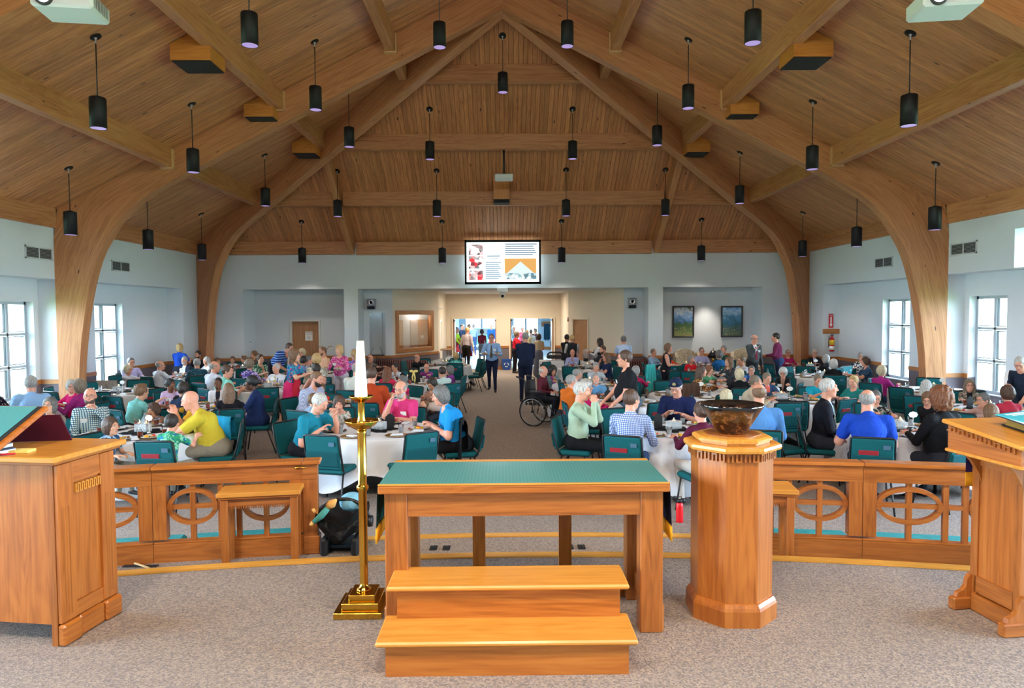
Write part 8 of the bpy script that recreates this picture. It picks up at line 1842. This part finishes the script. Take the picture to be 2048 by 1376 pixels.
# fire extinguisher, sign, backing board on the side of the far right bay
fy = 20.78; fe = at_y(1669, 690, fy)
bd = MB(); bd.b2(-.26, .26, -.02, .0, -.06, .09, ax='x', bev=.004); o = bd.build('mounting_board', M['chairrail'], None, (9.74, fy, 1.72)); tag(o, 'short wooden board behind the fire extinguisher on the right', 'board')
fx = empty('fire_extinguisher', (9.72, fy - .09, 1.14)); q = MB(); q.lathe([(0, 0), (.065, 0), (.07, .02), (.07, .36), (.055, .41), (.02, .44), (.02, .47)], n=20); q.build('cylinder', mat('extinguisher_red', '#c41c1c', .3), fx); q = MB(); q.lathe([(.071, .20), (.071, .34)], n=20); q.build('instruction_label', mat('tag_yellow', '#e8c020', .6), fx); q = MB(); q.lathe([(.071, .05), (.071, .16)], n=20); q.build('white_label', M['paper'], fx); q = MB(); q.box((0, -.02, .49), (.03, .11, .03)); q.box((0, -.03, .53), (.02, .12, .012)); q.tube([(-.02, 0, .47), (-.09, -.01, .45), (-.10, -.01, .25), (-.09, 0, .12)], .011, 6); q.build('valve_and_hose', M['black'], fx); tag(fx, 'red fire extinguisher with yellow tag hanging in the right bay', 'fire extinguisher')
fs = empty('fire_extinguisher_sign', (9.72, fy - .01, 2.05)); MB().box((0, 0, 0), (.13, .01, .42)).build('red_panel', mat('sign_red', '#c8202a', .4), fs); q = MB(); q.prism([(-.018, .12), (.018, .12), (.018, -.10), (.045, -.10), (0, -.18), (-.045, -.10), (-.018, -.10)], (0, -.006, 0), (1, 0, 0), (0, 0, 1), (0, -.003, 0)); q.build('white_arrow', M['paper'], fs); text('lettering', 'FIRE', .045, fs, (0, -.008, .15), M['paper']); tag(fs, 'red fire sign with white downward arrow above the extinguisher', 'sign')
# buffet cart and drinks table at the back
def long_table(x, y, rz, w, label):
    o = empty('buffet_table', (x, y, 0), rz); MB().box((0, 0, .74), (w, .72, .03)).build('table_top', M['tabletop'], o)
    for sx in (-1, 1): q = MB(); q.tube([(sx * (w / 2 - .2), -.28, 0), (sx * (w / 2 - .2), -.28, .73)], .015, 6); q.tube([(sx * (w / 2 - .2), .28, 0), (sx * (w / 2 - .2), .28, .73)], .015, 6); q.build('leg_frame', M['black'], o)
    q = MB(); n = 30; V = []; P = []
    for (sx0, sy0, sx1, sy1) in ((-1, -1, 1, -1), (1, -1, 1, 1), (1, 1, -1, 1), (-1, 1, -1, -1)):
        for j in range(n): t_ = j / n; P.append(((sx0 + (sx1 - sx0) * t_) * (w / 2 + .01), (sy0 + (sy1 - sy0) * t_) * .37))
    m_ = len(P)
    for (z, f) in ((.758, 1), (.70, 1.01), (.2, 1.0)):
        for j, (a, b_) in enumerate(P): g = (.02 * sin(j * .9) if z < .5 else 0); V.append((a * f + g, b_ * f + g, z))
    F = [(i * m_ + j, i * m_ + (j + 1) % m_, (i + 1) * m_ + (j + 1) % m_, (i + 1) * m_ + j) for i in range(2) for j in range(m_)] + [tuple(range(m_))]; q.add(V, F, smooth=False); c = q.build('tablecloth', M['linen'], None, (x, y, 0), (0, 0, rz)); tag(c, 'white cloth on the ' + label, 'tablecloth', 'white tablecloths'); tag(o, label, 'table', 'buffet tables')
bx_, by_ = at_z(905, 708, .8).x, 23.4
long_table(-1.95, 24.0, radians(80), 1.8, 'long buffet table left inside the vestibule mouth'); long_table(3.0, 22.6, radians(0), 2.2, 'long drinks table by the wall behind the standing caterers')
for k, (x, z, m, nm) in enumerate(((2.3, .0, '#c8401c', 'orange drink dispenser'), (2.62, .0, '#a05818', 'iced tea dispenser'), (2.94, .0, '#7c2f12', 'dark tea dispenser'))):
    o = empty('drink_dispenser', (x, 22.6, .76)); q = MB(); q.lathe([(.09, .10), (.10, .12), (.10, .36), (.06, .40), (0, .40)], n=20); q.build('jar', M['candleglass'], o); q = MB(); q.lathe([(0, .105), (.088, .105), (.092, .33), (0, .33)], n=18); q.build('drink', mat('disp_%d' % k, m, .2), o); q = MB(); q.lathe([(.08, 0), (.08, .10), (0, .10)], n=16); q.build('stand', M['black'], o); q = MB(); q.box((0, -.11, .14), (.03, .05, .03)); q.build('tap', M['steel'], o); tag(o, 'glass ' + nm + ' on the drinks table behind the caterers', 'drink dispenser', 'drink dispensers')
cf = empty('chafing_dish', at_y(1110, 716, 23.2)); cf.location.z = .76; MB().box((0, 0, .12), (.55, .36, .12), bev=.02).build('pan', M['black'], cf); q = MB(); q.tube([(-.26, 0, .18), (-.18, 0, .26), (.18, 0, .26), (.26, 0, .18)], .03, 8); q.build('lid', M['black'], cf)
long_table(cf.location.x, 23.2, 0, 1.0, 'small serving table right of the vestibule opening'); tag(cf, 'black chafing dish on the serving table right of the vestibule opening', 'chafing dish')
for k, (x, y, w, h, m, nm) in enumerate(((-1.85, 23.5, .30, .10, '#e8e4dc', 'stack of white napkins'), (-1.95, 23.9, .34, .14, '#b8bcc0', 'silver serving pan'), (-2.0, 24.4, .30, .08, '#d8b078', 'tray of bread rolls'))):
    o = MB().box((0, 0, h / 2), (w, .24, h), bev=.015).build('serving_' + nm.split()[-1].replace('rolls', 'tray'), mat('serve_%d' % k, m, .5, .6 if k == 1 else 0), None, (x, y, .76)); tag(o, nm + ' on the buffet table left of the vestibule', 'serving ware')
sh = empty('sneeze_guard', (-2.0, 24.1, .76)); MB().box((0, 0, .34), (.4, 1.0, .02)).build('wood_shelf', M['chairrail'], sh)
for y in (-.45, .45): MB().tube([(0, y, 0), (0, y, .34)], .012, 6).build('post', M['steel'], sh)
tag(sh, 'wood topped food guard over the buffet table left of the vestibule', 'food guard')
sb_ = empty('sign_with_bow', at_y(828, 765, 16.0)); sb_.location.z = TZ; q = MB(); q.prism([(-.14, 0), (.14, 0), (.14, .26), (.08, .33), (0, .35), (-.08, .33), (-.14, .26)], (0, 0, 0), (1, 0, 0), (0, .1, 1), (0, .02, 0)); q.build('black_board', M['blackmatte'], sb_); q = MB(); 
q.ell((-.05, -.03, .27), (.05, .02, .03)); q.ell((.05, -.03, .27), (.05, .02, .03)); q.tube([(0, -.03, .27), (-.03, -.035, .14), (-.02, -.03, .05)], .018, 6); q.tube([(0, -.03, .27), (.03, -.035, .12), (.02, -.03, .02)], .018, 6); q.build('yellow_bow', cl('#e0cc7c'), sb_); tag(sb_, 'black board with a pale yellow ribbon bow on the third row aisle table', 'sign')
mp = empty('brass_planter_stand', at_y(652, 694, 21.6)); mp.location.z = 0; q = MB(); q.tube([(0, 0, 0), (0, 0, 1.25)], .012, 8); q.tube([(0, 0, 1.25), (-.12, 0, 1.36), (-.24, 0, 1.33)], .010, 6); q.tube([(0, 0, 1.25), (.12, 0, 1.36), (.2, 0, 1.33)], .010, 6); q.lathe([(0, 0), (.14, 0), (.12, .02), (0, .03)], n=16); q.build('brass_stand', M['brass'], mp); tag(mp, 'thin brass stand with two curved arms near the wooden door', 'stand')
# hanging coat on the foyer rack
hc2 = at_y(1094, 674, 43.6); drape('hanging_coat', (hc2.x, 43.7, 1.62), .34, 1.0, .06, cl('#24485c'), 0, 'dark teal coat hanging on the foyer coat rack', 'coat')
# paper plates carried by standing guests
for nm_, lab in (('man in a blue shirt', 'man with the dark tie'), ('blond woman in a pink', 'blond woman in the pink tunic')):
    p = [q_ for q_ in PEOPLE if q_['label'].startswith(nm_)][0]
    for i, hd in enumerate(p['hands']):
        f_ = Vector((sin(p['face']), -cos(p['face']), 0)); e = hd + f_ * .08 + Vector((0, 0, .028)); q_ = obj('plate', pl_m, None, e, (0, 0, 0)); fd = obj('food', foods[i], q_); fd['kind'] = 'stuff'; tag(q_, 'plate of food in the %s hand of the %s' % (('right', 'left')[i], lab), 'plate', 'plates of food')
# parked cars and trees beyond the foyer windows
def tree(x, y, h, r, label, seed):
    rnd = random.Random(seed); o = empty('tree', (x, y, -.2)); MB().tube([(0, 0, 0), (.1, 0, h * .5), (0, 0, h * .7)], [.16, .12, .06], 8).build('trunk', mat('bark', '#5a4a3c', .9), o); q = MB(); V = []; F = []
    for i in range(1400):
        a, b_, c_ = rnd.gauss(0, 1), rnd.gauss(0, 1), rnd.gauss(0, 1); L = sqrt(a * a + b_ * b_ + c_ * c_); s = r * rnd.uniform(.6, 1) / L; P = Vector((a * s, b_ * s, h * .7 + c_ * s * .9)); d = Vector((rnd.uniform(-1, 1), rnd.uniform(-1, 1), rnd.uniform(-1, 1))).normalized(); e = d.orthogonal().normalized() * .16; g = d.cross(e); b0 = len(V); V += [P - e, P + g * .6, P + e, P - g * .6]; F.append((b0, b0 + 1, b0 + 2, b0 + 3))
    q.add(V, F); f = q.build('foliage', mat('leaves', '#8fb26a', .7), o); f['kind'] = 'stuff'; tag(o, label, 'tree', 'trees outside')
tree(-3.4, 56, 6, 2.6, 'green tree outside the left foyer window', 1); tree(.2, 60, 6, 2.6, 'green tree outside between the foyer windows', 2); tree(2.6, 55, 5.5, 2.2, 'green tree outside the right foyer window', 3); tree(26, 30, 7, 3, 'green tree outside the right side windows', 4)
def car(x, y, c, label):
    o = empty('car', (x, y, -.2)); q = MB(); q.prism([(-2.2, .3), (2.2, .3), (2.25, .75), (1.9, .95), (1.3, 1.0), (.7, 1.45), (-.9, 1.48), (-1.6, 1.02), (-2.2, .9)], (0, -.85, 0), (1, 0, 0), (0, 0, 1), (0, 1.7, 0)); q.build('body', mat('car_%s' % c.strip('#'), c, .3, .4), o)
    q = MB(); q.prism([(-1.35, 1.03), (1.15, 1.03), (.62, 1.40), (-.85, 1.42)], (0, -.87, 0), (1, 0, 0), (0, 0, 1), (0, 1.74, 0)); q.build('side_window', M['blackmatte'], o)
    for sx in (-1.35, 1.35):
        for sy in (-.8, .62): q = MB(); q.lathe([(0, 0), (.32, 0), (.32, .18), (0, .18)], (sx, sy + .18, .32), 18, R=Matrix.Rotation(pi / 2, 3, 'X')); q.build('wheel', M['blackmatte'], o)
    tag(o, label, 'car', 'parked cars')
car(-1.2, 50, '#2c4a44', 'dark green parked car outside the left foyer window'); car(4.4, 51.5, '#8a9096', 'grey parked car outside the right foyer window')

for nm_ in ('grey-bearded man with glasses in a pink', 'woman with short brown hair in a grey floral', 'white-haired man with goatee in a turquoise'):
    p = [q_ for q_ in PEOPLE if q_['label'].startswith(nm_)][0]; i = 0 if 'pink' in nm_ else 1; hd = p['hands'][i] + (p['o'].location - p['org']); d = (Vector((p['H'].x, p['H'].y, p['H'].z - .06)) - hd).normalized()
    o = obj('fork', fork_m, None, hd + d * .07 + Vector((0, 0, .03)), d.to_track_quat('-Y', 'Z').to_euler()); tag(o, uq('metal fork raised by the ' + short(p['label'])), 'fork', 'forks')
